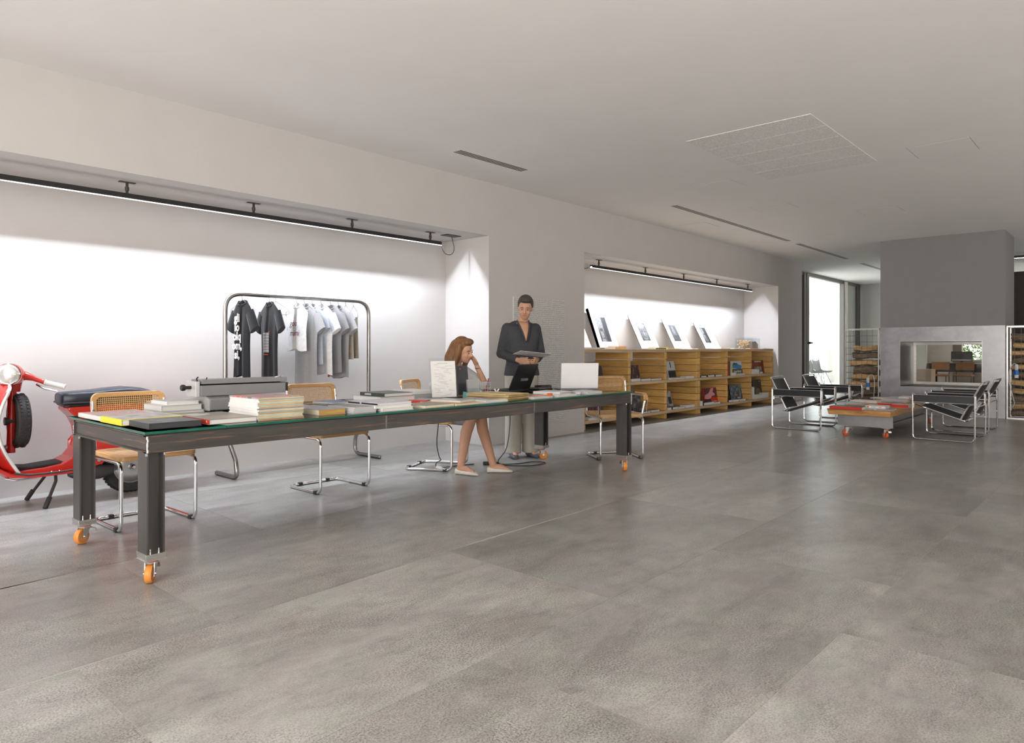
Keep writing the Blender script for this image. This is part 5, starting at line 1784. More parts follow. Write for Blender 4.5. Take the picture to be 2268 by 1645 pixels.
for k in range(60):
    mb.sphere((random.uniform(-a + 0.02, -0.1 * a - 0.01), random.uniform(-0.1, 0.1), 0.018 + 0.15 * random.random()), 0.017, 6, 4)
o_ = mb.build('corks', CORK, jx)
o_['kind'] = 'stuff'
MB().prism([(0.02, 0.006), (a - 0.02, 0.006), (a - 0.02, 0.10), (a * 0.62, 0.15), (a * 0.5, 0.165), (a * 0.2, 0.15), (0.02, 0.155)], 'y', -0.09, 0.09).build('cloth', cloth_mat('taupe', (0.36, 0.34, 0.30), 0.1), jx, bevel=0.01)
# ================================================================== LOUNGE: TUBE ARMCHAIRS, LOW TABLE, FIREPLACE, LOGS
LEATH = mat('black_leather', (0.020, 0.021, 0.024), 0.42, var=0.2, scale=30, bump=0.12)


def strap(mb, a0, a1, b0, b1, sag=0.0, t=0.004, n=6, dirn=(0, 0, -1)):
    """leather band between edge a0-a1 and edge b0-b1, sagging in between"""
    a0, a1, b0, b1 = map(Vector, (a0, a1, b0, b1))
    d = Vector(dirn)
    nrm = (b0 - a0).cross(a1 - a0)
    nrm = nrm.normalized() * (t / 2) if nrm.length > 1e-9 else Vector((0, 0, t / 2))
    vs, fs = [], []
    for i in range(n + 1):
        s = i / n
        o = d * (sag * 4 * s * (1 - s))
        p, q = a0.lerp(b0, s) + o, a1.lerp(b1, s) + o
        vs += [p - nrm, q - nrm, q + nrm, p + nrm]
    for i in range(n):
        k, l = 4 * i, 4 * i + 4
        for j in range(4):
            fs.append((k + j, k + (j + 1) % 4, l + (j + 1) % 4, l + j))
    fs += [(0, 1, 2, 3), (4 * n + 3, 4 * n + 2, 4 * n + 1, 4 * n)]
    mb.add(vs, fs)
    return mb


def tube_armchair(label, loc, rotz):
    """chrome tube club chair with black leather bands; faces local -y"""
    t = thing('tube_armchair', label, 'armchair', loc, rotz, 'chrome tube armchairs round the low table')
    W, r = 0.385, 0.0105
    yf, yb, zt = -0.335, 0.335, 0.565
    for s in (-1, 1):
        # outer side loop: runner, two posts that turn over at the top and come down inside
        xi = s * (W - 0.065)
        xo = s * W
        p = fillet([(xi, yf, 0.40), (xi, yf, zt + 0.02), (xo, yf, zt + 0.02), (xo, yf, r), (xo, yb, r), (xo, yb, zt + 0.02), (xi, yb, zt + 0.02), (xi, yb, 0.42)],
                   [0, 0.032, 0.032, 0.06, 0.06, 0.032, 0.032, 0], 6)
        MB().tube(p, r, 8).build('side_tube', CHROME, t, smooth=True)
        MB().tube([(xo, yf, 0.475), (xo, yb, 0.475)], r * 0.8, 8).build('side_rail', CHROME, t, smooth=True)
        MB().tube([(xi, yf, 0.56), (xi, yb, 0.56)], r * 0.8, 8).build('arm_rail', CHROME, t, smooth=True)
        for yy in (-0.28, 0.28):
            MB().lathe([(0.011, 0.0), (0.011, 0.004)], 8, (xo, yy, 0)).build('glide', BLACK, t)
        # arm band: vertical strip wrapped between the posts
        mb = strap(MB(), (s * (W - 0.012), yf + 0.015, 0.470), (s * (W - 0.012), yf + 0.015, 0.560), (s * (W - 0.012), yb - 0.015, 0.470), (s * (W - 0.012), yb - 0.015, 0.560), 0.0, 0.004, 1)
        strap(mb, (s * (W - 0.055), yf + 0.015, 0.562), (s * (W - 0.008), yf + 0.015, 0.562), (s * (W - 0.055), yb - 0.015, 0.562), (s * (W - 0.008), yb - 0.015, 0.562), 0.0, 0.004, 1)
        mb.build('arm_band', LEATH, t)
    xs = W - 0.085
    # seat frame: from the front high edge down to the rear low edge
    seat = fillet([(-xs, yf + 0.01, 0.440), (-xs, 0.215, 0.255), (xs, 0.215, 0.255), (xs, yf + 0.01, 0.440)], [0, 0.04, 0.04, 0], 5)
    MB().tube(seat, r, 8).build('seat_tube', CHROME, t, smooth=True)
    MB().tube(fillet([(-xs - 0.02, yf, 0.44), (-xs, yf - 0.01, 0.36), (xs, yf - 0.01, 0.36), (xs + 0.02, yf, 0.44)], 0.04), r, 8).build('front_tube', CHROME, t, smooth=True)
    strap(MB(), (-xs, yf + 0.02, 0.438), (-xs, 0.20, 0.262), (xs, yf + 0.02, 0.438), (xs, 0.20, 0.262), 0.035, 0.005, 8).build('seat_sling', LEATH, t, smooth=True)
    # back frame leaning back
    def bk(z):
        return 0.16 + (z - 0.255) / (0.735 - 0.255) * 0.235
    xb = xs - 0.03
    back = fillet([(-xb, bk(0.255), 0.255), (-xb, bk(0.735), 0.735), (xb, bk(0.735), 0.735), (xb, bk(0.255), 0.255)], [0, 0.05, 0.05, 0], 6)
    MB().tube(back, r, 8).build('back_tube', CHROME, t, smooth=True)
    MB().tube([(-W + 0.065, yb, 0.50), (-xb, bk(0.5), 0.50)], r * 0.8, 6).build('back_link', CHROME, t, smooth=True)
    MB().tube([(W - 0.065, yb, 0.50), (xb, bk(0.5), 0.50)], r * 0.8, 6).build('back_link', CHROME, t, smooth=True)
    for za, zb in ((0.54, 0.705), (0.29, 0.44)):
        strap(MB(), (-xb, bk(za), za), (-xb, bk(zb), zb), (xb, bk(za), za), (xb, bk(zb), zb), 0.025, 0.005, 8, (0, 1, 0)).build('back_band', LEATH, t, smooth=True)
    MB().tube([(-W + 0.065, yb, 0.43), (W - 0.065, yb, 0.43)], r * 0.8, 8).build('rear_tube', CHROME, t, smooth=True)
    return t


tube_armchair('black leather tube armchair nearest the pine bookcases', (10.43, 3.66, 0), 0.05)
tube_armchair('black leather tube armchair before the tall window', (11.74, 3.66, 0), 0.02)
tube_armchair('black leather tube armchair on right, nearest the viewer', (10.42, 1.83, 0), PI)
tube_armchair('black leather tube armchair on right, nearest fireplace', (11.60, 1.85, 0), PI)

# ------------------------------------------------------------------ low table
OAK = wood_mat('oak_slab', (0.36, 0.16, 0.05), (0.62, 0.34, 0.11), axis=1, rough=0.4)
GALV = steel_mat('grey_steel_beam', (0.30, 0.30, 0.305), 0.42, metal=0.6, blot=0.15)
lt_ = thing('low_table', 'low table with oak slab on steel beams and orange casters', 'coffee table', (9.70, 2.36, 0))
for k in range(3):
    a, b = 0.945 * k, 0.945 * (k + 1) - 0.004
    MB().prism([(-0.01 - 0.01, 0.285), (0.76 - 0.03, 0.285), (0.75, 0.358), (0.0 - 0.02 + 0.0, 0.358)], 'x', a, b).build('slab_plank', OAK, lt_, bevel=0.006)
for yy0 in (0.10, 0.56):
    MB().prism([(yy0, 0.145), (yy0 + 0.09, 0.145), (yy0 + 0.09, 0.153), (yy0 + 0.05, 0.153), (yy0 + 0.05, 0.276), (yy0 + 0.09, 0.276), (yy0 + 0.09, 0.284), (yy0, 0.284), (yy0, 0.276), (yy0 + 0.04, 0.276), (yy0 + 0.04, 0.153), (yy0, 0.153)], 'x', 0.16, 2.6).build('beam', GALV, lt_)
for xx0, lb in ((0.12, 1), (2.60, 1)):
    MB().box(xx0, xx0 + 0.012, -0.02, 0.56 + 0.09, 0.142, 0.284).build('end_plate', GALV, lt_)
    MB().box(xx0 - 0.012, xx0 + 0.05, -0.02, 0.65, 0.136, 0.142).build('end_flange', GALV, lt_)
for cx_, cy_, an in ((0.15, 0.06, 0.9), (0.15, 0.54, 2.4), (2.62, 0.06, 0.4), (2.62, 0.54, 2.0)):
    caster_parts(lt_, cx_, cy_, an, 0.136, r=0.042, brake=True, tread=ORANGE2, plate=0.05)

ZC = 0.3585
CT = 'books on the low oak table'


def cbook(label, px, py, w, d, h, cover, z=ZC, spine='-x', rot=0.0, spm=None, art=None):
    p_ = onz(px, py, z)
    return book(label, p_.x, p_.x + w, p_.y - d, p_.y, z, h, cover, spine, rot=rot, group=CT, spine_mat=spm, art=art)


cbook('long red-spined book at the front of low table', 1837, 905, 0.30, 0.40, 0.040, C_CHAR, spm=C_RED, rot=0.0)
g_ = cbook('grey magazine on low table beside the red-spined book', 1911, 907, 0.26, 0.34, 0.018, C_GREY)
text_part('spine_title', 'Milano', 0.014, INKW, g_, frame3((-0.1305, 0.02, 0.009), (0, -1, 0), (0, 0, 1)), bold=0.0004)
wv = cbook('white book with red title on low table', 1916, 903, 0.24, 0.24, 0.030, C_WHITE, z=ZC + 0.0185)
text_part('spine_title', 'LIVING', 0.018, INKG, wv, frame3((-0.1205, 0.02, 0.015), (0, -1, 0), (0, 0, 1)), bold=0.0003)
text_part('spine_title', 'italia', 0.018, INKR, wv, frame3((-0.1205, -0.06, 0.015), (0, -1, 0), (0, 0, 1)), bold=0.0003)
MB().lathe([(0.010, -0.1208), (0.010, -0.1200)], 14, (0, 0.085, 0.015), axis='x').build('spine_dot', INKR, wv)
cbook('grey book on low table behind red-spined book', 1850, 893, 0.24, 0.36, 0.022, C_LGREY)
cbook('white book on low table behind the grey one', 1884, 890, 0.24, 0.36, 0.030, C_WHITE)
cbook('red and grey book in middle of low table', 1944, 897, 0.24, 0.28, 0.028, C_RED, spm=C_RED, art=P_GREYART)
cbook('red box-like book on low table right edge', 1975, 902, 0.22, 0.20, 0.045, C_LGREY, spm=C_RED)
cbook('white book with red stripe on low table', 1950, 889, 0.26, 0.34, 0.024, C_WHITE)
cbook('pale book lying on the red-striped one', 1952, 886, 0.26, 0.30, 0.018, C_LGREY, z=ZC + 0.0245)
cbook('thin white book near far end of low table', 1927, 882, 0.30, 0.36, 0.012, C_WHITE)
cbook('black-spined white book near far end of low table', 1980, 885, 0.30, 0.30, 0.020, C_LGREY)
gu = cbook('white book titled in black script near right armchair', 1990, 883, 0.30, 0.40, 0.035, C_WHITE, z=ZC + 0.0205)
text_part('spine_title', 'Gusto', 0.03, INK, gu, frame3((-0.1505, 0.02, 0.017), (0, -1, 0), (0, 0, 1)), bold=0.0006)
cbook('blue-edged book at the far end of low table', 1965, 881.5, 0.26, 0.34, 0.018, C_LGREY, spm=C_BLUE)

# ------------------------------------------------------------------ fireplace
FST = steel_mat('fireplace_steel', (0.36, 0.36, 0.375), 0.36, metal=0.92, stretch=(1, 1, 1), blot=0.18)
FIN = steel_mat('firebox_steel', (0.13, 0.12, 0.11), 0.40, metal=0.8, blot=0.25)
fp = thing('fireplace', 'see-through fireplace with brushed steel surround below grey chimney', 'fireplace', (FX0, FY0, 0))
W_ = FY1 - FY0
oy0, oy1, oz0, oz1 = 1.982 - FY0, 3.214 - FY0, 0.484, 1.286
D_ = FX1 - FX0
mb = MB()
for x_a, x_b in ((0.0, 0.012), (D_ - 0.012, D_)):
    mb2 = MB().box(x_a, x_b, 0, oy0, 0, 1.545).box(x_a, x_b, oy1, W_, 0, 1.545).box(x_a, x_b, oy0, oy1, 0, oz0).box(x_a, x_b, oy0, oy1, oz1, 1.545)
    o_ = mb2.build('surround', FST, fp)
MB().box(0.012, D_ - 0.012, 0, 0.012, 0, 1.545).build('side_panel', FST, fp)
MB().box(0.012, D_ - 0.012, W_ - 0.012, W_, 0, 1.545).build('side_panel', FST, fp)
MB().box(0.012, D_ - 0.012, oy0 - 0.02, oy0, oz0, oz1).build('firebox_side', FIN, fp)
MB().box(0.012, D_ - 0.012, oy1, oy1 + 0.02, oz0, oz1).build('firebox_side', FIN, fp)
MB().box(0.012, D_ - 0.012, oy0 - 0.02, oy1 + 0.02, oz1, oz1 + 0.02).build('firebox_top', FIN, fp)
MB().box(0.012, D_ - 0.012, oy0 - 0.02, oy1 + 0.02, oz0 - 0.02, oz0).build('firebox_floor', FIN, fp)
MB().box(0.012, D_ - 0.012, 0.012, W_ - 0.012, 1.50, 1.545).build('top_plate', FIN, fp)
fr = MB()
q = 0.055
xg = D_ - 0.10
for a_, b_, c_, d_ in ((oy0, oy0 + q, oz0, oz1), (oy1 - q, oy1, oz0, oz1), (oy0 + q, oy1 - q, oz0, oz0 + q), (oy0 + q, oy1 - q, oz1 - q, oz1)):
    fr.box(xg, xg + 0.03, a_, b_, c_, d_)
fr.build('door_frame', BRIGHT, fp, bevel=0.002)
MB().box(xg + 0.012, xg + 0.018, oy0 + q, oy1 - q, oz0 + q, oz1 - q).build('glass_pane', clear_mat('fire_glass', (0.80, 0.78, 0.74), 1.0), fp)
for a_, b_, c_, d_ in ((oy0 - 0.006, oy1 + 0.006, oz1, oz1 + 0.006), (oy0 - 0.006, oy1 + 0.006, oz0 - 0.006, oz0), (oy0 - 0.006, oy0, oz0, oz1), (oy1, oy1 + 0.006, oz0, oz1)):
    MB().box(-0.004, 0.0, a_, b_, c_, d_).build('opening_trim', BRIGHT, fp)

# ------------------------------------------------------------------ log cages
CAGE = mat('cage_steel', (0.62, 0.61, 0.60), 0.30, 0.9, var=0.08)
MESHW = mat('mesh_wire', (0.16, 0.155, 0.15), 0.45, 0.7)
BARK = mat('log_bark', (0.22, 0.165, 0.115), 0.9, var=0.45, scale=14, bump=0.7, stretch=(3, 1, 3))
SPLIT = mat('log_split_wood', (0.66, 0.43, 0.20), 0.85, var=0.30, scale=16, bump=0.4, stretch=(3, 0.4, 3))
DEP = 0.42


def cage(label, y0, y1, zt, wy, nz_):
    t = thing('log_cage', label, 'log holder', (FX0, y0, 0), group='log cages beside the fireplace')
    w = y1 - y0
    q = 0.022
    for xx in (0.0, DEP - q):
        for yy in (0.0, w - q):
            MB().box(xx, xx + q, yy, yy + q, 0, zt).build('post', CAGE, t)
        for zz in (0.0, zt - q):
            MB().box(xx + 0.001, xx + q - 0.001, q, w - q, zz, zz + q).build('rail', CAGE, t)
    for yy in (0.0, w - q):
        for zz in (0.0, zt - q):
            MB().box(q, DEP - q, yy + 0.001, yy + q - 0.001, zz, zz + q).build('rail', CAGE, t)
    for face_x in (0.010,):
        for k in range(1, wy):
            y_ = q + (w - 2 * q) * k / wy
            MB().tube([(face_x, y_, q), (face_x, y_, zt - q)], 0.0028, 5).build('wire', MESHW, t)
        for k in range(1, nz_):
            z_ = q + (zt - 2 * q) * k / nz_
            MB().tube([(face_x + 0.005, q, z_), (face_x + 0.005, w - q, z_)], 0.0028, 5).build('wire', MESHW, t)
    for k in range(1, nz_):                                   # mesh on the free side
        z_ = q + (zt - 2 * q) * k / nz_
        yy = w - 0.011 if y0 > 3 else 0.011
        MB().tube([(q, yy, z_), (DEP - q, yy, z_)], 0.0028, 5).build('wire', MESHW, t)
    MB().box(q, DEP - q, q, w - q, 0.004, 0.012).build('base_sheet', CAGE, t)
    return t


cage('steel mesh log cage left of the fireplace', 3.56, 4.155, 1.535, 6, 13)
cage('steel mesh log cage right of the fireplace', 0.90, 1.640, 1.535, 8, 13)


def log(label, x, y0, y1, z, rad, seed, split=True, ang=0.0, group='split logs in the cages'):
    rnd = random.Random(seed)
    t = thing('log', label, 'log', (x, (y0 + y1) / 2, z), group=group, rot=(0, 0, 0))
    n = 10
    prof = []
    for k in range(n):
        a = 2 * PI * k / n
        rr = rad * (0.85 + 0.3 * rnd.random())
        if split and -0.2 < math.sin(a + ang) < 1.0 and math.cos(a) > -0.9:
            rr *= 0.80
        prof.append((a, rr))
    L = (y1 - y0) / 2
    rings = []
    for j in range(7):
        y = -L + 2 * L * j / 6
        dz = 0.012 * math.sin(j * 1.1 + seed)
        k2 = 1 + 0.08 * math.sin(j * 1.7 + seed * 2)
        rings.append([Vector((rr * k2 * math.cos(a) * 1.05, y + 0.01 * rnd.uniform(-1, 1), rr * k2 * 0.86 * math.sin(a) + dz)) for a, rr in prof])
    MB().loft(rings).build('bark' if not split else 'split_wood', BARK if not split else SPLIT, t)
    if split:                                                 # bark left on the back
        rb = [[Vector((p.x * 1.03 + 0.006, p.y * 0.99, p.z * 1.02 - 0.004)) for p in rg[5:9]] for rg in rings]
        mb = MB()
        vs = [p for rg in rb for p in rg]
        fs = [(j * 4 + k, j * 4 + k + 1, j * 4 + k + 5, j * 4 + k + 4) for j in range(6) for k in range(3)]
        mb.add(vs, fs)
        mb.build('bark', BARK, t)
    return t


ordn = ['lowest', 'second', 'third', 'fourth', 'fifth', 'sixth', 'seventh', 'eighth', 'ninth', 'tenth', 'eleventh', 'twelfth', 'thirteenth', 'fourteenth']
z = 0.085
for k in range(9):
    sp_ = k in (3, 4, 6, 8)
    rr = 0.070 + 0.006 * ((k * 7) % 3 - 1)
    log('%s %s log from the bottom in the left cage' % (ordn[k], 'split pale' if sp_ else 'bark-covered'), FX0 + 0.14 + 0.015 * (k % 2), 3.61, 4.08 - 0.03 * (k % 3), z, rr, 31 + k, sp_)
    z += 0.135
for k in range(5):
    log('%s back-row log from the bottom in the left cage' % ordn[k], FX0 + 0.335, 3.62, 4.08, 0.09 + 0.20 * k, 0.060, 61 + k, False)
z = 0.085
for k in range(11):
    sp_ = k in (1, 3, 4, 6, 8, 9)
    rr = 0.066 + 0.006 * ((k * 5) % 3 - 1)
    log('%s %s log from the bottom in the right cage' % (ordn[k], 'split pale' if sp_ else 'bark-covered'), FX0 + 0.15 + 0.015 * (k % 2), 0.96, 1.585 - 0.02 * (k % 2), z, rr, 91 + k, sp_)
    z += 0.126

# industrial plugs on white cables hanging at the cages
PLUGB = mat('plug_blue', (0.03, 0.16, 0.55), 0.4)
PLUGW = mat('plug_white', (0.66, 0.68, 0.68), 0.4)
WCAB = mat('white_cable', (0.62, 0.64, 0.62), 0.5)
for y_, z_, tx, lb in ((3.735, 0.50, 'a', 'white and blue industrial plug hanging on left log cage'), (1.50, 0.78, 'b', 'white and blue industrial plug hanging on right log cage')):
    t = thing('power_plug', lb, 'plug', (FX0 - 0.05, y_, z_), group='industrial plugs on the log cages')
    MB().lathe([(0.014, 0.02), (0.026, 0.04), (0.028, 0.10), (0.016, 0.125)], 14).build('body', PLUGW, t, smooth=True)
    MB().lathe([(0.034, -0.05), (0.034, 0.02), (0.028, 0.025)], 14).build('collar', PLUGB if tx == 'b' else PLUGB, t, smooth=True)
    MB().lathe([(0.028, -0.10), (0.030, -0.05)], 14).build('socket', PLUGW, t, smooth=True)
    cable('cable', [(0, 0, 0.12), (0, -0.03, 0.17), (0, -0.09, 0.16), (0.0, -0.11, 0.02), (0.0, -0.10, -0.25), (0.03, -0.10, -0.36)] if tx == 'a' else [(0, 0, 0.12), (0, 0.04, 0.13), (0, 0.09, 0.03), (0.0, 0.10, -0.15), (0.0, 0.06, -0.35), (0.0, 0.03, -0.52), (0.0, 0.06, -0.58), (0.03, 0.10, -0.58)], parent=t, r=0.006, m=WCAB)
    MB().tube([(0.0, 0.0, 0.09), (0.055, 0.0, 0.10)], 0.004, 5).build('hook', DARK, t)

# ------------------------------------------------------------------ office glimpsed through the fireplace
OAKD = mat('dark_desk', (0.035, 0.030, 0.028), 0.5)
dk = thing('desk', 'dark desk glimpsed through the fireplace glass', 'desk', (23.4, 3.65, 0))
MB().box(-0.4, 0.4, -0.9, 0.9, 0.70, 0.74).build('top', OAKD, dk)
MB().box(-0.38, -0.34, -0.88, 0.88, 0.50, 0.70).build('front_panel', OAKD, dk)
for a_ in (-0.36, 0.36):
    for b_ in (-0.85, 0.85):
        MB().box(a_ - 0.025, a_ + 0.025, b_ - 0.025, b_ + 0.025, 0, 0.70).build('leg', OAKD, dk)
MON = portrait_mat('screen_picture', [(0.2, -0.1, 0.25, 0.4, 0.3, 0.25), (-0.2, 0.0, 0.2, 0.3, 0.3, 0.35), (0.35, -0.45, 0.2, 0.2, 0.3, 0.8), (-0.3, -0.5, 0.25, 0.2, 0.3, 0.8)], base=0.06, noise=0.2)
mn = thing('monitor', 'small monitor showing a picture on the dark desk', 'monitor', (23.3, 3.78, 0.741), PI / 2 * 0)
MB().box(-0.02, 0.02, -0.26, 0.26, 0.06, 0.34).build('casing', BLACK, mn)
MB().box(-0.024, -0.0205, -0.24, 0.24, 0.08, 0.32).build('screen', MON, mn)
MB().box(-0.02, 0.02, -0.03, 0.03, 0, 0.06).box(-0.07, 0.07, -0.1, 0.1, 0, 0.008).build('stand', BLACK, mn)
LEA = mat('brown_seat', (0.28, 0.13, 0.06), 0.5)
for xx, yy, lb in ((21.7, 4.05, 'brown office chair left, glimpsed through fireplace'), (21.8, 3.5, 'brown office chair right, glimpsed through fireplace')):
    c = thing('office_chair', lb, 'chair', (xx, yy, 0), group='chairs glimpsed through the fireplace')
    MB().box(-0.22, 0.22, -0.22, 0.22, 0.42, 0.47).build('seat', LEA, c, bevel=0.02)
    MB().box(0.20, 0.23, -0.21, 0.21, 0.58, 0.80).build('backrest', LEA, c, bevel=0.01)
    for a_ in (-0.2, 0.2):
        MB().tube(fillet([(-0.2, a_, 0.0), (-0.2, a_, 0.43), (0.2, a_, 0.43), (0.24, a_, 0.8)], 0.03), 0.011, 6).build('side_tube', BLACK, c, smooth=True)
        MB().tube([(0.2, a_, 0.43), (0.22, a_, 0.0)], 0.011, 6).build('leg', BLACK, c)
bx_ = thing('cardboard_box', 'pale box standing beyond the fireplace glass', 'box', (20.6, 4.25, 0))
MB().box(-0.25, 0.25, -0.28, 0.28, 0, 0.62).build('body', mat('card', (0.42, 0.33, 0.26), 0.8), bx_)
MB().box(-0.25, 0.25, -0.281, -0.002, 0.62, 0.63).box(-0.25, 0.25, 0.002, 0.281, 0.62, 0.63).build('flap', mat('card', (0.4, 0.3, 0.2)), bx_)

# ------------------------------------------------------------------ terrace furniture and greenery
SHELL = mat('chair_shell_grey', (0.06, 0.062, 0.055), 0.5)
for k, (xx, yy, lb) in enumerate(((22.6, 7.6, 'dark shell chair on the terrace, left one'), (23.3, 7.6, 'dark shell chair on the terrace, right one'))):
    c = thing('shell_chair', lb, 'chair', (xx, yy, -0.05), 0.9, 'shell chairs on the terrace')
    rings = []
    for j in range(9):
        s = j / 8
        y = -0.22 + 0.40 * min(1, s * 1.6)
        zz = 0.44 + (0 if s < 0.5 else ((s - 0.5) / 0.5) ** 1.3 * 0.38)
        y += 0.0 if s < 0.5 else (s - 0.5) * 0.16
        w = 0.22 - 0.05 * abs(s - 0.45)
        rings.append([Vector((w * math.cos(PI * (q_ / 10)), y, zz + 0.06 * abs(math.cos(PI * q_ / 10)) ** 2)) for q_ in range(11)])
    mb = MB()
    vs = [p for rg in rings for p in rg]
    fs = [(j * 11 + q_, j * 11 + q_ + 1, j * 11 + q_ + 12, j * 11 + q_ + 11) for j in range(8) for q_ in range(10)]
    mb.add(vs, fs)
    so = mb.build('shell', SHELL, c, smooth=True)
    sm_ = so.modifiers.new('thick', 'SOLIDIFY')
    sm_.thickness = 0.012
    for a_ in (-0.18, 0.18):
        for b_ in (-0.18, 0.18):
            MB().tube([(a_ * 0.4, b_ * 0.4, 0.44), (a_ * 1.2, b_ * 1.2, 0.0)], 0.008, 6).build('leg', SHELL, c)
tt = thing('terrace_table', 'dark terrace table behind the shell chairs', 'table', (26.0, 9.6, -0.05))
MB().box(-1.2, 0.6, -0.4, 0.4, 0.70, 0.74).build('top', SHELL, tt)
for a_ in (-1.1, 0.5):
    for b_ in (-0.35, 0.35):
        MB().tube([(a_, b_, 0), (a_, b_, 0.7)], 0.02, 6).build('leg', SHELL, tt)

LEAF = mat('foliage', (0.10, 0.17, 0.04), 0.8, var=0.5, scale=3)


def foliage(name, label, c, rad, n, seed, cat='hedge'):
    rnd = random.Random(seed)
    mb = MB()
    for k in range(n):
        p = Vector((rnd.uniform(-1, 1), rnd.uniform(-1, 1), rnd.uniform(-1, 1)))
        if p.length > 1:
            continue
        p = Vector((p.x * rad[0], p.y * rad[1], p.z * rad[2]))
        u = Vector((rnd.uniform(-1, 1), rnd.uniform(-1, 1), rnd.uniform(-1, 1))).normalized() * 0.07
        w = u.orthogonal().normalized() * 0.035
        mb.add([p - u, p + w, p + u, p - w], [(0, 1, 2, 3)])
    t = thing(name, label, cat, c)
    o = mb.build('leaves', LEAF, t)
    o['kind'] = 'stuff'
    return t


h_ = foliage('hedge', 'green hedge seen through the far office window', (30.0, 4.2, 1.0), (0.8, 4.0, 1.2), 9000, 5)
MB().tube([(0, 0, -1.2), (0, 0, 0.3)], 0.05, 6).build('stem', BARK, h_)
tr = foliage('tree', 'sunlit tree beyond the terrace pillar', (33.5, 13.5, 3.6), (1.6, 1.6, 1.3), 2600, 9, 'tree')
MB().tube([(0, 0, -3.6), (0.1, 0, 0.3)], 0.09, 8).build('trunk', BARK, tr)
# ================================================================== RED SCOOTER
RED = mat('scooter_red', (0.50, 0.020, 0.014), 0.22, var=0.04, coat=0.6)
TYRE = mat('tyre', (0.028, 0.027, 0.027), 0.75, var=0.25, scale=60, bump=0.5)
CREAMG = mat('grip_cream', (0.70, 0.69, 0.66), 0.5)
NAVY = mat('seat_vinyl', (0.022, 0.026, 0.040), 0.35, var=0.1)
SEATS = mat('seat_side', (0.022, 0.022, 0.023), 0.45, var=0.1)
ALU = mat('cast_alloy', (0.46, 0.46, 0.46), 0.38, 0.85, var=0.1)
LENS = mat('headlight_lens', (0.80, 0.80, 0.78), 0.12, 0.6, var=0.12, scale=40, stretch=(8, 1, 1))
TRIMW = mat('shield_trim', (0.80, 0.80, 0.79), 0.25, 0.5, var=0.03)
sc_ = thing('scooter', 'red vintage scooter with black seat parked in the niche', 'scooter', (2.08, 6.06, 0), PI)


def superring(c, ax, ay, hw, hh, n=20, e=2.6):
    out = []
    for k in range(n):
        a = 2 * PI * k / n
        ca, sa = math.cos(a), math.sin(a)
        out.append(Vector(c) + Vector(ax) * (hw * math.copysign(abs(ca) ** (2 / e), ca)) + Vector(ay) * (hh * math.copysign(abs(sa) ** (2 / e), sa)))
    return out


def wheel(parent, c, R=0.205, w=0.046, axis='y', M=None, nm='wheel'):
    prof = [(R - 0.075, -w * 0.62), (R - 0.045, -w), (R - 0.012, -w * 0.86), (R, -w * 0.35), (R, w * 0.35), (R - 0.012, w * 0.86), (R - 0.045, w), (R - 0.075, w * 0.62)]
    o = MB().lathe(prof, 36, c, axis=axis, M=M).build(nm, TYRE, parent, smooth=True)
    rim = [(0.03, -w * 0.3), (R - 0.10, -w * 0.35), (R - 0.078, -w * 0.75), (R - 0.068, -w * 0.6), (R - 0.068, w * 0.6), (R - 0.078, w * 0.75), (R - 0.10, w * 0.35), (0.03, w * 0.3)]
    MB().lathe(rim, 28, c, axis=axis, M=M).build('rim', DARK if nm == 'spare_wheel' else ALU, o, smooth=True)
    mb = MB()
    for k in range(44):                                       # tread blocks
        a = 2 * PI * k / 44
        for s in (-1, 1):
            A = Matrix.Rotation(a, 3, {'y': 'Y', 'x': 'X'}[axis])
            p = Vector((0, s * w * 0.42, R)) if axis == 'y' else Vector((s * w * 0.42, 0, R))
            q = [Vector((-0.008, -0.010, -0.003)), Vector((0.008, -0.010, -0.003)), Vector((0.008, 0.010, -0.003)), Vector((-0.008, 0.010, -0.003))]
            base = [A @ (p + v) for v in q]
            topv = [A @ (p + v * 0.85 + Vector((0, 0, 0.006))) for v in q]
            vv = base + topv
            if M is not None:
                vv = [M @ v for v in vv]
            mb.add([Vector(c) + v for v in vv], [(4, 5, 6, 7), (0, 1, 5, 4), (1, 2, 6, 5), (2, 3, 7, 6), (3, 0, 4, 7)])
    t_ = mb.build('tread', TYRE, o)
    t_['kind'] = 'stuff'
    return o


rw = wheel(sc_, (0.0, 0.0, 0.205), nm='rear_wheel')
MB().lathe([(0.02, 0.05), (0.055, 0.062), (0.095, 0.055), (0.125, 0.03), (0.125, -0.03)], 28, (0, 0, 0.205), axis='y').build('brake_drum', ALU, rw, smooth=True)
MB().lathe([(0.016, 0.055), (0.020, 0.075), (0.012, 0.085)], 14, (0, 0, 0.205), axis='y').build('axle_nut', CHROME, rw, smooth=True)

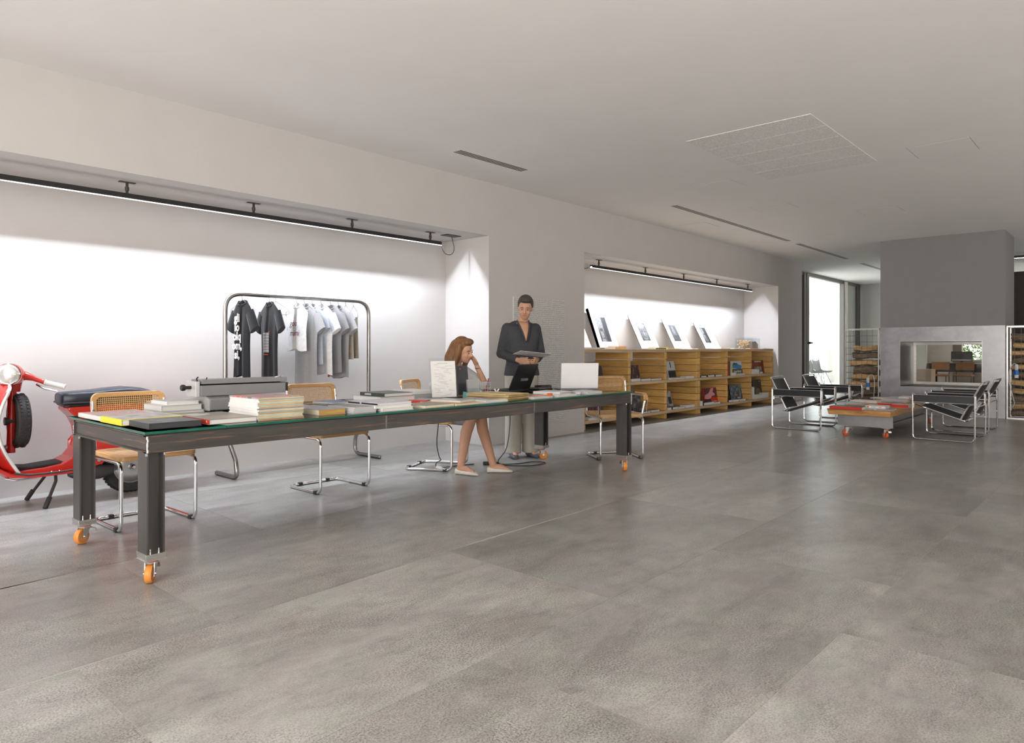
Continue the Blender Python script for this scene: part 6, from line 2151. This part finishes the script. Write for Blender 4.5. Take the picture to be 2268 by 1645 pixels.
# monocoque: side profile with the big concave step-through curve
prof = [(0.86, 0.235), (0.86, 0.275), (0.62, 0.285), (0.52, 0.300), (0.445, 0.340), (0.395, 0.405), (0.375, 0.48), (0.385, 0.56), (0.42, 0.635), (0.475, 0.695), (0.47, 0.715), (0.1, 0.72), (-0.25, 0.70), (-0.42, 0.60), (-0.47, 0.48), (-0.42, 0.40), (-0.22, 0.37), (0.0, 0.40), (0.16, 0.34), (0.24, 0.27), (0.34, 0.235)]
MB().prism(prof, 'y', -0.135, 0.135).build('body', RED, sc_, bevel=0.035)
for s in (-1, 1):
    rings = []
    for x_, hw, hh, zc in ((0.40, 0.012, 0.05, 0.40), (0.34, 0.035, 0.10, 0.42), (0.20, 0.066, 0.15, 0.44), (0.0, 0.078, 0.165, 0.46), (-0.2, 0.070, 0.15, 0.48), (-0.36, 0.045, 0.11, 0.49), (-0.46, 0.012, 0.05, 0.49)):
        rings.append(superring((x_, s * 0.145, zc), (0, 1, 0), (0, 0, 1), hw, hh, 18, 2.3))
    MB().loft(rings).build('side_cowl', RED, sc_, smooth=True)
# floorboards with rails
fl = []
for x_, hw, z_ in ((0.36, 0.17, 0.250), (0.50, 0.200, 0.243), (0.70, 0.205, 0.243), (0.84, 0.19, 0.258), (0.90, 0.18, 0.30)):
    fl.append(superring((x_, 0, z_), (0, 1, 0), (0, 0, 1), hw, 0.018, 18, 6))
MB().loft(fl).build('floorboard', RED, sc_, smooth=True)
MB().prism([(0.45, 0.300), (0.80, 0.275), (0.82, 0.292), (0.79, 0.305), (0.70, 0.296), (0.50, 0.312)], 'y', -0.10, 0.10).build('floor_mat', RUBBER, sc_, bevel=0.004)
for s in (-1, 1):
    MB().tube([(0.38, s * 0.195, 0.262), (0.55, s * 0.205, 0.252), (0.74, s * 0.205, 0.254), (0.82, s * 0.195, 0.275)], 0.007, 6).build('edge_rail', DARK, sc_, smooth=True)
    MB().tube(fillet([(0.86, s * 0.13, 0.235), (0.80, s * 0.15, 0.218), (0.68, s * 0.15, 0.222), (0.64, s * 0.15, 0.235)], 0.02), 0.006, 6).build('under_rail', ALU, sc_, smooth=True)
    MB().sphere((0.60, s * 0.207, 0.262), 0.006, 8, 6).build('rivet', CHROME, sc_)
    MB().sphere((0.55, s * 0.207, 0.262), 0.006, 8, 6).build('rivet', CHROME, sc_)
# leg shield with white edge trim
def sh_s(z):
    if z < 0.60:
        q_ = (z - 0.27) / 0.33
        return 0.79 + 0.125 * math.sin(q_ * PI / 2)
    q_ = (z - 0.60) / 0.31
    return 0.915 - 0.095 * (1 - math.cos(q_ * PI / 2))


def sh_w(z):
    if z > 0.80:
        return 0.195 * math.sqrt(max(0.0, 1 - ((z - 0.80) / 0.115) ** 2)) * 0.96 + 0.006
    return 0.195 * (0.92 + 0.08 * math.sin((z - 0.27) / 0.53 * PI))


nz_, nu_ = 16, 12
vs, fs, edge = [], [], []
for j in range(nz_ + 1):
    z_ = 0.27 + (0.912 - 0.27) * j / nz_
    w_ = sh_w(z_)
    for i in range(nu_ + 1):
        u = -1 + 2 * i / nu_
        vs.append((sh_s(z_) + 0.055 * (1 - u * u), u * w_, z_))
for j in range(nz_):
    for i in range(nu_):
        a = j * (nu_ + 1) + i
        fs.append((a, a + 1, a + nu_ + 2, a + nu_ + 1))
ls_ = MB().add(vs, fs).build('leg_shield', RED, sc_, smooth=True)
m_ = ls_.modifiers.new('thick', 'SOLIDIFY')
m_.thickness = 0.010
m_.offset = 0
ed = [Vector(vs[j * (nu_ + 1)]) for j in range(nz_ + 1)] + [Vector(vs[nz_ * (nu_ + 1) + i]) for i in range(1, nu_)] + [Vector(vs[j * (nu_ + 1) + nu_]) for j in range(nz_, -1, -1)]
MB().tube(ed, 0.011, 8).build('shield_trim', TRIMW, sc_, smooth=True)
MB().prism([(0.905, 0.80), (0.915, 0.86), (0.895, 0.865)], 'y', -0.012, 0.012).build('badge', TRIMW, sc_)
# spare wheel behind the shield
wheel(sc_, (0.752, 0.0, 0.63), 0.195, 0.046, axis='x', nm='spare_wheel')
MB().tube([(0.84, 0, 0.63), (0.75, 0, 0.63)], 0.03, 10).build('spare_bracket', DARK, sc_, smooth=True)
# steering: column, fork, fender, front wheel, headset; all turned towards the room
ST = Matrix.Translation((0.79, 0, 0)) @ Matrix.Rotation(math.radians(62), 4, 'Z')
MB().tube([(0.80, 0, 0.40), (0.79, 0, 0.93)], 0.028, 12).build('steering_column', RED, sc_, smooth=True)
MB().tube([(0.80, 0, 0.45), (1.00, -0.06, 0.36), (1.10, -0.07, 0.205)], 0.022, 10).build('fork', ALU, sc_, smooth=True)
wheel(sc_, (1.12, 0.0, 0.205), nm='front_wheel')
rings = []
for k in range(9):
    a = math.radians(20 + 130 * k / 8)
    c = Vector((1.12 + 0.245 * math.cos(a), 0, 0.205 + 0.245 * math.sin(a)))
    er = Vector((math.cos(a), 0, math.sin(a)))
    wv_ = 0.085 * (0.35 + 0.65 * math.sin(PI * k / 8))
    rings.append([c + Vector((0, 1, 0)) * (wv_ * math.cos(PI * q_ / 8)) + er * (0.035 * math.sin(PI * q_ / 8) - 0.02) for q_ in range(9)])
vs = [p for rg in rings for p in rg]
fs = [(j * 9 + k, j * 9 + k + 1, j * 9 + k + 10, j * 9 + k + 9) for j in range(8) for k in range(8)]
fd = MB().add(vs, fs).build('front_fender', RED, sc_, smooth=True)
fd.modifiers.new('thick', 'SOLIDIFY').thickness = 0.006
# headset
hs = MB()
rings = []
for x_, hw, hh, zc in ((-0.09, 0.022, 0.03, 0.955), (-0.06, 0.058, 0.050, 0.955), (0.0, 0.080, 0.072, 0.960), (0.06, 0.086, 0.080, 0.968), (0.085, 0.082, 0.078, 0.970)):
    rings.append([ST @ p for p in superring((x_, 0, zc), (0, 1, 0), (0, 0, 1), hw, hh, 20, 2.2)])
hs.loft(rings)
rings = []
for z_, r_ in ((0.84, 0.045), (0.88, 0.052), (0.93, 0.062)):
    rings.append([ST @ Vector((r_ * math.cos(2 * PI * k / 16) - 0.01, r_ * math.sin(2 * PI * k / 16), z_)) for k in range(16)])
hs.loft(rings)
for s in (-1, 1):
    rings = []
    for y_, rr, zz, xx in ((0.03, 0.055, 0.960, 0.0), (0.08, 0.036, 0.955, -0.012), (0.12, 0.026, 0.940, -0.022), (0.16, 0.022, 0.920, -0.03), (0.19, 0.021, 0.905, -0.034)):
        rings.append([ST @ Vector((xx + rr * math.cos(2 * PI * k / 14), s * y_, zz + rr * 0.9 * math.sin(2 * PI * k / 14))) for k in range(14)])
    hs.loft(rings)
hs.build('headset', RED, sc_, smooth=True)
for s in (-1, 1):
    a_, b_ = ST @ Vector((-0.034, s * 0.190, 0.905)), ST @ Vector((-0.042, s * 0.320, 0.868))
    MB().tube([a_, a_.lerp(b_, 0.06), a_.lerp(b_, 0.07), a_.lerp(b_, 0.93), a_.lerp(b_, 0.94), b_], [0.022, 0.022, 0.018, 0.018, 0.021, 0.021], 14).build('grip', CREAMG, sc_, smooth=True)
    p0, p1, p2 = ST @ Vector((0.0, s * 0.15, 0.892)), ST @ Vector((0.035, s * 0.21, 0.862)), ST @ Vector((0.015, s * 0.28, 0.838))
    MB().tube([p0, p0.lerp(p1, 0.5), p1, p1.lerp(p2, 0.6), p2], [0.009, 0.009, 0.008, 0.006, 0.007], 8).build('brake_lever', CHROME, sc_, smooth=True)
R3 = Matrix.Rotation(math.radians(62), 3, 'Z')
MB().lathe([(0.062, 0.075), (0.074, 0.086), (0.076, 0.096), (0.070, 0.102), (0.066, 0.098)], 28, ST @ Vector((0, 0, 0.970)), axis='x', M=R3, cap=False).build('headlight_rim', CHROME, sc_, smooth=True)
MB().lathe([(0.067, 0.096), (0.060, 0.104), (0.045, 0.112), (0.025, 0.117), (0.004, 0.119)], 28, ST @ Vector((0, 0, 0.970)), axis='x', M=R3).build('headlight_lens', LENS, sc_, smooth=True)
# seat
rings = []
for x_, hw, hh, zc in ((0.505, 0.085, 0.040, 0.775), (0.49, 0.105, 0.052, 0.772), (0.40, 0.125, 0.054, 0.776), (0.28, 0.138, 0.055, 0.780), (0.18, 0.145, 0.060, 0.786), (0.06, 0.145, 0.064, 0.790), (-0.06, 0.140, 0.056, 0.784), (-0.13, 0.10, 0.040, 0.778)):
    rings.append(superring((x_, 0, zc), (0, 1, 0), (0, 0, 1), hw, hh, 22, 4.0))
MB().loft(rings).build('seat', NAVY, sc_, smooth=True)
MB().box(-0.08, 0.47, -0.115, 0.115, 0.712, 0.738).build('seat_base', SEATS, sc_, bevel=0.008)
MB().box(-0.12, 0.50, -0.147, 0.147, 0.738, 0.752).build('seat_skirt', SEATS, sc_, bevel=0.01)
# engine, exhaust, stand
rings = []
for x_, hw, hh, zc in ((0.46, 0.03, 0.02, 0.21), (0.40, 0.06, 0.045, 0.20), (0.26, 0.07, 0.055, 0.205), (0.16, 0.04, 0.04, 0.21)):
    rings.append(superring((x_, 0.09, zc), (0, 1, 0), (0, 0, 1), hw, hh, 14, 3))
MB().loft(rings).build('engine', DARK, sc_, smooth=True)
MB().tube([(0.30, -0.10, 0.18), (0.10, -0.16, 0.16), (-0.20, -0.16, 0.17)], [0.02, 0.045, 0.045], 12).build('exhaust', DARK, sc_, smooth=True)
MB().lathe([(0.010, 0.137), (0.013, 0.146)], 10, (0.27, 0, 0.30), axis='y').build('kick_bolt', CHROME, sc_)
for s, xf in ((1, 0.638), (-1, 0.652)):
    leg_ = MB().tube(fillet([(0.55, s * 0.11, 0.235), (0.555, s * 0.14, 0.18), (xf, s * 0.215, 0.012)], 0.03), 0.011, 8).build('stand_leg', DARK, sc_, smooth=True)
    MB().tube([(xf - 0.032, s * 0.19, 0.075), (xf + 0.004, s * 0.217, 0.004)], 0.017, 10).build('stand_foot', RUBBER, leg_, smooth=True)
# ================================================================== PEOPLE
SKIN = mat('skin', (0.60, 0.33, 0.22), 0.55, var=0.06, scale=10)
SKIN2 = mat('skin_warm', (0.55, 0.31, 0.20), 0.55, var=0.06, scale=10)


def fuse(name, mb, voxel, material, parent, smooth=4):
    """one continuous surface from overlapping volumes"""
    me = mb.mesh(name)
    ob = bpy.data.objects.new(name, me)
    COL.objects.link(ob)
    r = ob.modifiers.new('r', 'REMESH')
    r.mode = 'VOXEL'
    r.voxel_size = voxel
    r.use_smooth_shade = True
    if smooth:
        s = ob.modifiers.new('s', 'SMOOTH')
        s.factor = 0.5
        s.iterations = smooth
    bpy.context.view_layer.update()
    ev = ob.evaluated_get(bpy.context.evaluated_depsgraph_get())
    new = bpy.data.meshes.new_from_object(ev)
    bpy.data.objects.remove(ob)
    new.materials.clear()
    new.materials.append(material)
    new.polygons.foreach_set('use_smooth', [True] * len(new.polygons))
    o = bpy.data.objects.new(name, new)
    COL.objects.link(o)
    o.parent = parent
    return o


def limb(mb, pts, rad, n=12, sub=4):
    """tapered limb with round ends through joints"""
    P_ = [Vector(p) for p in pts]
    path, rr = [], []
    for i in range(len(P_) - 1):
        for k in range(sub):
            s = k / sub
            path.append(P_[i].lerp(P_[i + 1], s))
            rr.append(rad[i] + (rad[i + 1] - rad[i]) * s)
    path.append(P_[-1])
    rr.append(rad[-1])
    mb.tube(path, rr, n)
    for p, r in zip(P_, rad):
        mb.sphere(p, r, 12, 8)
    return mb


def rings_body(mb, rows_, n=20, e=2.3):
    """rows: (center, half width along ux, half depth along uy, ux, uy)"""
    rg = []
    for c, hw, hd, ux, uy in rows_:
        rg.append(superring(c, ux, uy, hw, hd, n, e))
    mb.loft(rg)
    return mb


def head_volumes(mb, M, k=1.0):
    mb.sphere(M @ Vector((0, 0.012 * k, 0.025 * k)), 1, 20, 14, (0.074 * k, 0.094 * k, 0.098 * k), M=M.to_3x3())
    mb.sphere(M @ Vector((0, -0.028 * k, -0.040 * k)), 1, 18, 12, (0.058 * k, 0.066 * k, 0.074 * k), M=M.to_3x3())
    mb.sphere(M @ Vector((0, -0.052 * k, -0.090 * k)), 1, 12, 8, (0.030 * k, 0.028 * k, 0.024 * k), M=M.to_3x3())
    limb(mb, [M @ Vector((0, -0.084 * k, 0.012 * k)), M @ Vector((0, -0.104 * k, -0.024 * k))], [0.008 * k, 0.014 * k], 8)
    for s in (-1, 1):
        mb.sphere(M @ Vector((s * 0.010 * k, -0.094 * k, -0.027 * k)), 0.009 * k, 8, 6)
        mb.sphere(M @ Vector((s * 0.074 * k, 0.012 * k, -0.005 * k)), 1, 10, 8, (0.010 * k, 0.020 * k, 0.030 * k), M=M.to_3x3())
        mb.sphere(M @ Vector((s * 0.034 * k, -0.068 * k, -0.030 * k)), 1, 10, 8, (0.024 * k, 0.016 * k, 0.020 * k), M=M.to_3x3())


def face_parts(t, M, k=1.0):
    WHT = mat('eye_white', (0.42, 0.38, 0.35), 0.5)
    IR = mat('iris', (0.05, 0.03, 0.02), 0.3)
    LIP = mat('lips', (0.42, 0.14, 0.11), 0.5)
    for s in (-1, 1):
        e = MB().sphere(M @ Vector((s * 0.030 * k, -0.079 * k, 0.004 * k)), 1, 10, 8, (0.013 * k, 0.007 * k, 0.0065 * k), M=M.to_3x3()).build('eye', WHT, t, smooth=True)
        MB().sphere(M @ Vector((s * 0.030 * k, -0.0845 * k, 0.004 * k)), 1, 8, 6, (0.0062 * k, 0.003 * k, 0.0062 * k), M=M.to_3x3()).build('iris', IR, e, smooth=True)
        MB().tube([M @ Vector((s * (0.016 + 0.010 * q) * k, (-0.087 + 0.004 * q) * k, (0.022 + 0.004 * math.sin(q * 1.2)) * k)) for q in range(4)], 0.0028 * k, 6).build('eyebrow', IR, t)
    MB().tube([M @ Vector((x * k, (-0.0925 + 6 * x * x) * k, -0.056 * k)) for x in (-0.022, -0.012, 0, 0.012, 0.022)], [0.003 * k, 0.005 * k, 0.0055 * k, 0.005 * k, 0.003 * k], 8).build('mouth', LIP, t, smooth=True)


def hand(mb, wrist, dirn, palm_n, side, curl=0.5, k=1.0, spread=0.10):
    """palm and five bent fingers; dirn: wrist to knuckles; palm_n: out of the palm; side: +1 thumb on (dirn x palm_n)"""
    w, d, pn = Vector(wrist), Vector(dirn).normalized(), Vector(palm_n)
    pn = (pn - d * pn.dot(d)).normalized()
    sd = d.cross(pn) * side
    rg = []
    for q_, hw, ht in ((0.0, 0.026, 0.018), (0.03, 0.034, 0.016), (0.06, 0.040, 0.014), (0.085, 0.040, 0.011)):
        rg.append(superring(w + d * q_ * k, sd, pn, hw * k, ht * k, 14, 2.4))
    mb.loft(rg)
    for i, (off, ln) in enumerate(((0.031, 0.072), (0.0105, 0.080), (-0.0105, 0.075), (-0.031, 0.058))):
        base = w + d * 0.082 * k + sd * off * k
        dd = (d + sd * off * spread * 60 * 0.1).normalized()
        p, pts = base, [base - dd * 0.015 * k]
        ang = 0.0
        for seg in (0.45, 0.32, 0.23):
            ang += curl * 0.9
            v = dd * math.cos(ang) + pn * math.sin(ang)
            p = p + v * ln * seg * k
            pts.append(p)
        limb(mb, pts, [0.0092 * k, 0.0088 * k, 0.0080 * k, 0.0070 * k], 8, 2)
    tb = w + d * 0.025 * k + sd * 0.028 * k
    t1_ = tb + (d * 0.5 + sd * 0.7 + pn * 0.35).normalized() * 0.036 * k
    t2_ = t1_ + (d * 0.85 + sd * 0.15 + pn * 0.5 * (0.4 + curl)).normalized() * 0.034 * k
    limb(mb, [tb, t1_, t2_], [0.013 * k, 0.0105 * k, 0.0085 * k], 8, 2)


# ------------------------------------------------------------------ standing person
ps = thing('person', 'standing person in dark jacket and pale trousers holding a paper', 'person', (5.56, 4.90, 0), -0.52)
HM = Matrix.Translation((0.02, -0.055, 1.585)) @ Matrix.Rotation(-0.40, 4, 'Z') @ Matrix.Rotation(0.30, 4, 'X') @ Matrix.Rotation(0.06, 4, 'Y')
X_, Y_ = (1, 0, 0), (0, 1, 0)
b = MB()
head_volumes(b, HM)
limb(b, [(0, 0.01, 1.36), (0.01, -0.02, 1.48), (0.02, -0.035, 1.55)], [0.062, 0.052, 0.054])
rings_body(b, [((0, 0.01, 0.86), 0.15, 0.10, X_, Y_), ((0, 0.01, 1.0), 0.135, 0.095, X_, Y_), ((0, 0.01, 1.18), 0.145, 0.10, X_, Y_), ((0, 0.01, 1.32), 0.165, 0.095, X_, Y_), ((0, 0.015, 1.40), 0.13, 0.07, X_, Y_), ((0, 0.01, 1.44), 0.06, 0.05, X_, Y_)])
ARM = {}
for s in (-1, 1):
    sh, el, wr = Vector((s * 0.158, 0.015, 1.368)), Vector((s * 0.222, 0.03, 1.105)), Vector((s * 0.100, -0.185, 1.035))
    ARM[s] = (sh, el, wr)
    limb(b, [sh, el, wr], [0.052, 0.040, 0.026])
    hd = Vector((-s * 0.35, -0.92, -0.10))
    hand(b, wr, hd, (-s * 0.25, 0.0, -1.0) if False else (-s * 0.9, 0.3, 0.25), s * -1 * -1, 0.55)
    limb(b, [(s * 0.085, 0.0, 0.88), (s * 0.095, -0.01, 0.48), (s * 0.095, 0.02, 0.09)], [0.085, 0.055, 0.038])
    limb(b, [(s * 0.095, 0.03, 0.06), (s * 0.11, -0.12, 0.035)], [0.04, 0.03])
fuse('body', b, 0.0065, SKIN2, ps, 3)
face_parts(ps, HM)
jk = MB()
rings_body(jk, [((0, 0.005, 0.87), 0.195, 0.130, X_, Y_), ((0, 0.005, 1.0), 0.168, 0.118, X_, Y_), ((0, 0.005, 1.12), 0.165, 0.120, X_, Y_), ((0, 0.008, 1.26), 0.190, 0.128, X_, Y_), ((0, 0.012, 1.34), 0.205, 0.112, X_, Y_), ((0, 0.02, 1.395), 0.185, 0.090, X_, Y_), ((0, 0.035, 1.43), 0.125, 0.06, X_, Y_), ((0, 0.045, 1.455), 0.075, 0.045, X_, Y_)], e=2.6)
for s in (-1, 1):
    sh, el, wr = ARM[s]
    limb(jk, [sh + Vector((0, 0, 0.0)), el, el.lerp(wr, 0.80)], [0.064, 0.055, 0.043])
JACK = mat('jacket_charcoal', (0.060, 0.062, 0.070), 0.85, var=0.12, scale=50, bump=0.1, spec=0.2)
fuse('jacket', jk, 0.009, JACK, ps, 6)
# open neck: skin-coloured V with lapels
vv = MB()
vs = []
for j in range(7):
    q_ = j / 6
    z_ = 1.445 - 0.21 * q_
    w_ = 0.060 * (1 - q_) + 0.004
    y_ = -0.040 - 0.086 * math.sin(min(1, q_ * 1.25) * PI / 2)
    vs.append([Vector((u * w_, y_ - 0.012 * (1 - abs(u)) - 0.012, z_)) for u in (-1, -0.5, 0, 0.5, 1)])
pts = [p for r_ in vs for p in r_]
vv.add(pts, [(j * 5 + i, j * 5 + i + 1, j * 5 + i + 6, j * 5 + i + 5) for j in range(6) for i in range(4)])
o_ = vv.build('neckline', SKIN2, ps, smooth=True)
o_.modifiers.new('thick', 'SOLIDIFY').thickness = 0.012
for s in (-1, 1):
    MB().tube([(s * 0.066, -0.035, 1.455), (s * 0.060, -0.085, 1.40), (s * 0.040, -0.130, 1.32), (s * 0.008, -0.148, 1.225)], [0.010, 0.016, 0.017, 0.008], 8, sq=0.5).build('lapel', JACK, ps, smooth=True)
tr_ = MB()
rings_body(tr_, [((0, 0.01, 1.02), 0.150, 0.108, X_, Y_), ((0, 0.01, 0.93), 0.175, 0.122, X_, Y_), ((0, 0.01, 0.82), 0.180, 0.122, X_, Y_)])
for s in (-1, 1):
    rings_body(tr_, [((s * 0.085, 0.01, 0.90), 0.095, 0.115, X_, Y_), ((s * 0.092, 0.0, 0.50), 0.088, 0.092, X_, Y_), ((s * 0.098, 0.01, 0.10), 0.086, 0.092, X_, Y_), ((s * 0.098, 0.005, 0.045), 0.088, 0.096, X_, Y_)])
TROU = mat('trousers_stone', (0.47, 0.44, 0.38), 0.9, var=0.08, scale=8, bump=0.25, stretch=(1, 1, 0.3), spec=0.15)
fuse('trousers', tr_, 0.010, TROU, ps, 5)
SHOE = mat('grey_shoe', (0.10, 0.10, 0.115), 0.5)
for s in (-1, 1):
    m2 = MB()
    a_ = s * 0.16
    rot = Matrix.Translation((s * 0.10, 0.0, 0)) @ Matrix.Rotation(a_, 4, 'Z')
    rg = []
    for y_, hw, hz in ((0.075, 0.020, 0.030), (0.055, 0.036, 0.036), (0.0, 0.038, 0.036), (-0.08, 0.044, 0.030), (-0.14, 0.040, 0.022), (-0.175, 0.018, 0.014)):
        rg.append([rot @ p for p in superring((0, y_, hz + 0.002), (1, 0, 0), (0, 0, 1), hw, hz, 16, 2.6)])
    m2.loft(rg).build('shoe', SHOE, ps, smooth=True)
HAIRD = mat('hair_dark', (0.055, 0.045, 0.040), 0.6, var=0.3, scale=60, stretch=(1, 1, 0.2), bump=0.3)
hr = MB()
H3 = HM.to_3x3()
hr.sphere(HM @ Vector((0, 0.030, 0.045)), 1, 20, 14, (0.086, 0.094, 0.096), M=H3)
hr.sphere(HM @ Vector((0, -0.045, 0.100)), 1, 14, 10, (0.062, 0.050, 0.034), M=H3)
for s in (-1, 1):
    hr.sphere(HM @ Vector((s * 0.066, 0.030, 0.025)), 1, 12, 8, (0.020, 0.046, 0.046), M=H3)
fuse('hair', hr, 0.008, HAIRD, ps, 4)
pp = thing('paper', 'white sheet of paper held by the standing person', 'paper', (5.56, 4.90, 0), -0.52)
MB().box(-0.17, 0.17, -0.42, -0.18, -0.001, 0.001, M=Matrix.Translation((0, -0.02, 1.055)) @ Matrix.Rotation(0.10, 4, 'Y') @ Matrix.Rotation(-0.15, 4, 'X')).build('sheet', PAPER, pp)
MB().box(-0.10, 0.10, -0.40, -0.24, 0.0012, 0.0016, M=Matrix.Translation((0, -0.02, 1.055)) @ Matrix.Rotation(0.10, 4, 'Y') @ Matrix.Rotation(-0.15, 4, 'X')).build('print', INKG, pp)

# ------------------------------------------------------------------ seated woman, head propped on her hand (built in world axes)
pw = thing('person', 'seated woman with brown hair, head propped on her hand', 'person', (0, 0, 0))
hipc = Vector((4.50, 5.08, 0.565))
shc = Vector((4.575, 4.905, 0.945))
ax = Vector((0.93, 0.36, 0.0)).normalized()                   # her shoulder axis, towards viewer right
up_ = (shc - hipc).normalized()
fw = ax.cross(up_) * -1
fw = fw if fw.y < 0 else -fw
HC = Vector((4.595, 4.79, 1.135))
hz = Vector((-0.10, -0.30, 0.95)).normalized()
hy = -Vector((0.22, -0.75, -0.62))
hy = (hy - hz * hy.dot(hz)).normalized()
hx = hy.cross(hz)
HW_ = Matrix(((hx.x, hy.x, hz.x, HC.x), (hx.y, hy.y, hz.y, HC.y), (hx.z, hy.z, hz.z, HC.z), (0, 0, 0, 1)))
b = MB()
head_volumes(b, HW_, 0.97)
limb(b, [shc + Vector((0, 0.0, 0.0)), shc.lerp(HC, 0.5) + Vector((0, 0.02, 0)), HC + Vector((0, 0.03, -0.05))], [0.06, 0.048, 0.05])
def row(s, hw, hd):
    return (hipc.lerp(shc, s), hw, hd, ax, fw)
rings_body(b, [row(-0.12, 0.165, 0.115), row(0.1, 0.155, 0.11), row(0.4, 0.125, 0.092), row(0.7, 0.145, 0.10), row(0.92, 0.155, 0.085), row(1.05, 0.10, 0.06)])
ARMS = {1: (shc + ax * 0.165, Vector((4.715, 4.605, 0.790)), Vector((4.690, 4.705, 0.985))),
        -1: (shc - ax * 0.165, Vector((4.325, 4.90, 0.812)), Vector((4.455, 4.72, 0.790)))}
for s, (sh, el, wr) in ARMS.items():
    limb(b, [sh, el, wr], [0.046, 0.036, 0.024])
hand(b, ARMS[1][2], Vector((-0.30, 0.25, 0.92)), Vector((-0.9, 0.2, -0.1)), 1, 0.45, 0.9)
hand(b, ARMS[-1][2], Vector((0.75, -0.65, -0.05)), Vector((0, 0, -1)), -1, 0.25, 0.9)
LEGS = {-1: (hipc - ax * 0.085 + Vector((0, -0.02, -0.02)), Vector((4.575, 4.665, 0.505)), Vector((4.395, 4.62, 0.085)), Vector((4.43, 4.50, 0.03))),
        1: (hipc + ax * 0.085 + Vector((0, -0.02, -0.02)), Vector((4.735, 4.70, 0.520)), Vector((4.665, 4.47, 0.080)), Vector((4.76, 4.37, 0.028)))}
for s, (hp, kn, an, toe) in LEGS.items():
    limb(b, [hp, kn], [0.088, 0.060])
    calf = kn.lerp(an, 0.32) + Vector((0, 0.025, 0))
    limb(b, [kn, calf, an], [0.056, 0.056, 0.034])
    limb(b, [an + Vector((0, 0.01, -0.03)), an.lerp(toe, 0.5) + Vector((0, 0, -0.005)), toe], [0.034, 0.032, 0.022])
fuse('body', b, 0.0065, SKIN, pw, 3)
face_parts(pw, HW_, 0.97)
bl = MB()
rings_body(bl, [row(0.0, 0.178, 0.128), row(0.15, 0.165, 0.12), row(0.4, 0.140, 0.106), row(0.7, 0.160, 0.114), row(0.92, 0.170, 0.098), row(1.06, 0.11, 0.07), row(1.12, 0.06, 0.045)])
for s, (sh, el, wr) in ARMS.items():
    limb(bl, [sh, el if s < 0 else sh.lerp(el, 0.92), wr.lerp(el, 0.35) if s < 0 else sh.lerp(el, 0.95)], [0.064, 0.056, 0.046])
fuse('blouse', bl, 0.009, mat('blouse_pale_grey', (0.62, 0.62, 0.63), 0.9, var=0.05, scale=30, bump=0.15, spec=0.15), pw, 6)
sk = MB()
rings_body(sk, [row(-0.18, 0.17, 0.13), row(0.0, 0.182, 0.134), row(0.15, 0.168, 0.124)])
for s, (hp, kn, an, toe) in LEGS.items():
    limb(sk, [hp, hp.lerp(kn, 0.80)], [0.106, 0.086])
sk.tube([hipc + Vector((0, -0.03, -0.02)), hipc.lerp(Vector((4.65, 4.74, 0.525)), 0.85)], [0.10, 0.085], 12)
fuse('skirt', sk, 0.010, mat('skirt_grey', (0.30, 0.30, 0.31), 0.9, var=0.06, scale=30, bump=0.15), pw, 6)
CREAMS = mat('cream_leather', (0.70, 0.66, 0.58), 0.45)
for s, (hp, kn, an, toe) in LEGS.items():
    d = Vector((toe.x - an.x, toe.y - an.y, 0)).normalized()
    sd = Vector((-d.y, d.x, 0))
    hl = Vector((an.x, an.y, 0)) - d * 0.055
    rg = []
    for q_, hw, hh in ((0.0, 0.018, 0.024), (0.02, 0.031, 0.028), (0.08, 0.033, 0.022), (0.14, 0.040, 0.020), (0.19, 0.038, 0.017), (0.225, 0.026, 0.013), (0.238, 0.010, 0.008)):
        rg.append(superring(hl + d * q_ + Vector((0, 0, hh + 0.002)), sd, (0, 0, 1), hw, hh, 16, 2.6))
    sh_ = MB().loft(rg).build('ballet_shoe', CREAMS, pw, smooth=True)
    c_ = hl + d * 0.185 + Vector((0, 0, 0.037))
    MB().tube([c_ - sd * 0.016 + Vector((0, 0, 0.004)), c_, c_ + sd * 0.016 + Vector((0, 0, 0.004))], [0.006, 0.003, 0.006], 6).build('bow', CREAMS, sh_)
hr = MB()
H3 = HW_.to_3x3()
hr.sphere(HW_ @ Vector((0, 0.030, 0.042)), 1, 20, 14, (0.086, 0.094, 0.094), M=H3)
hr.sphere(HW_ @ Vector((0, -0.035, 0.098)), 1, 14, 10, (0.064, 0.054, 0.034), M=H3)
for s in (-1, 1):
    limb(hr, [HW_ @ Vector((s * 0.070, 0.005, 0.06)), HW_ @ Vector((s * 0.086, 0.005, -0.03)), HW_ @ Vector((s * 0.090, 0.02, -0.12)), HW_ @ Vector((s * 0.080, 0.02, -0.20))], [0.030, 0.034, 0.034, 0.018])
limb(hr, [HW_ @ Vector((0, 0.08, 0.02)), HW_ @ Vector((-0.03, 0.10, -0.10)), HW_ @ Vector((-0.05, 0.09, -0.20)), HW_ @ Vector((-0.06, 0.07, -0.26))], [0.075, 0.078, 0.060, 0.025])
fuse('hair', hr, 0.008, mat('hair_brown', (0.20, 0.095, 0.035), 0.55, var=0.35, scale=50, stretch=(1, 1, 0.2), bump=0.4), pw, 4)
MB().tube([ARMS[1][2].lerp(ARMS[1][1], 0.10) + Vector((0.026 * math.cos(a), 0.024 * math.sin(a), 0)) for a in [2 * PI * k / 16 for k in range(16)]], 0.004, 6, closed=True).build('bracelet', DARK, pw, smooth=True)
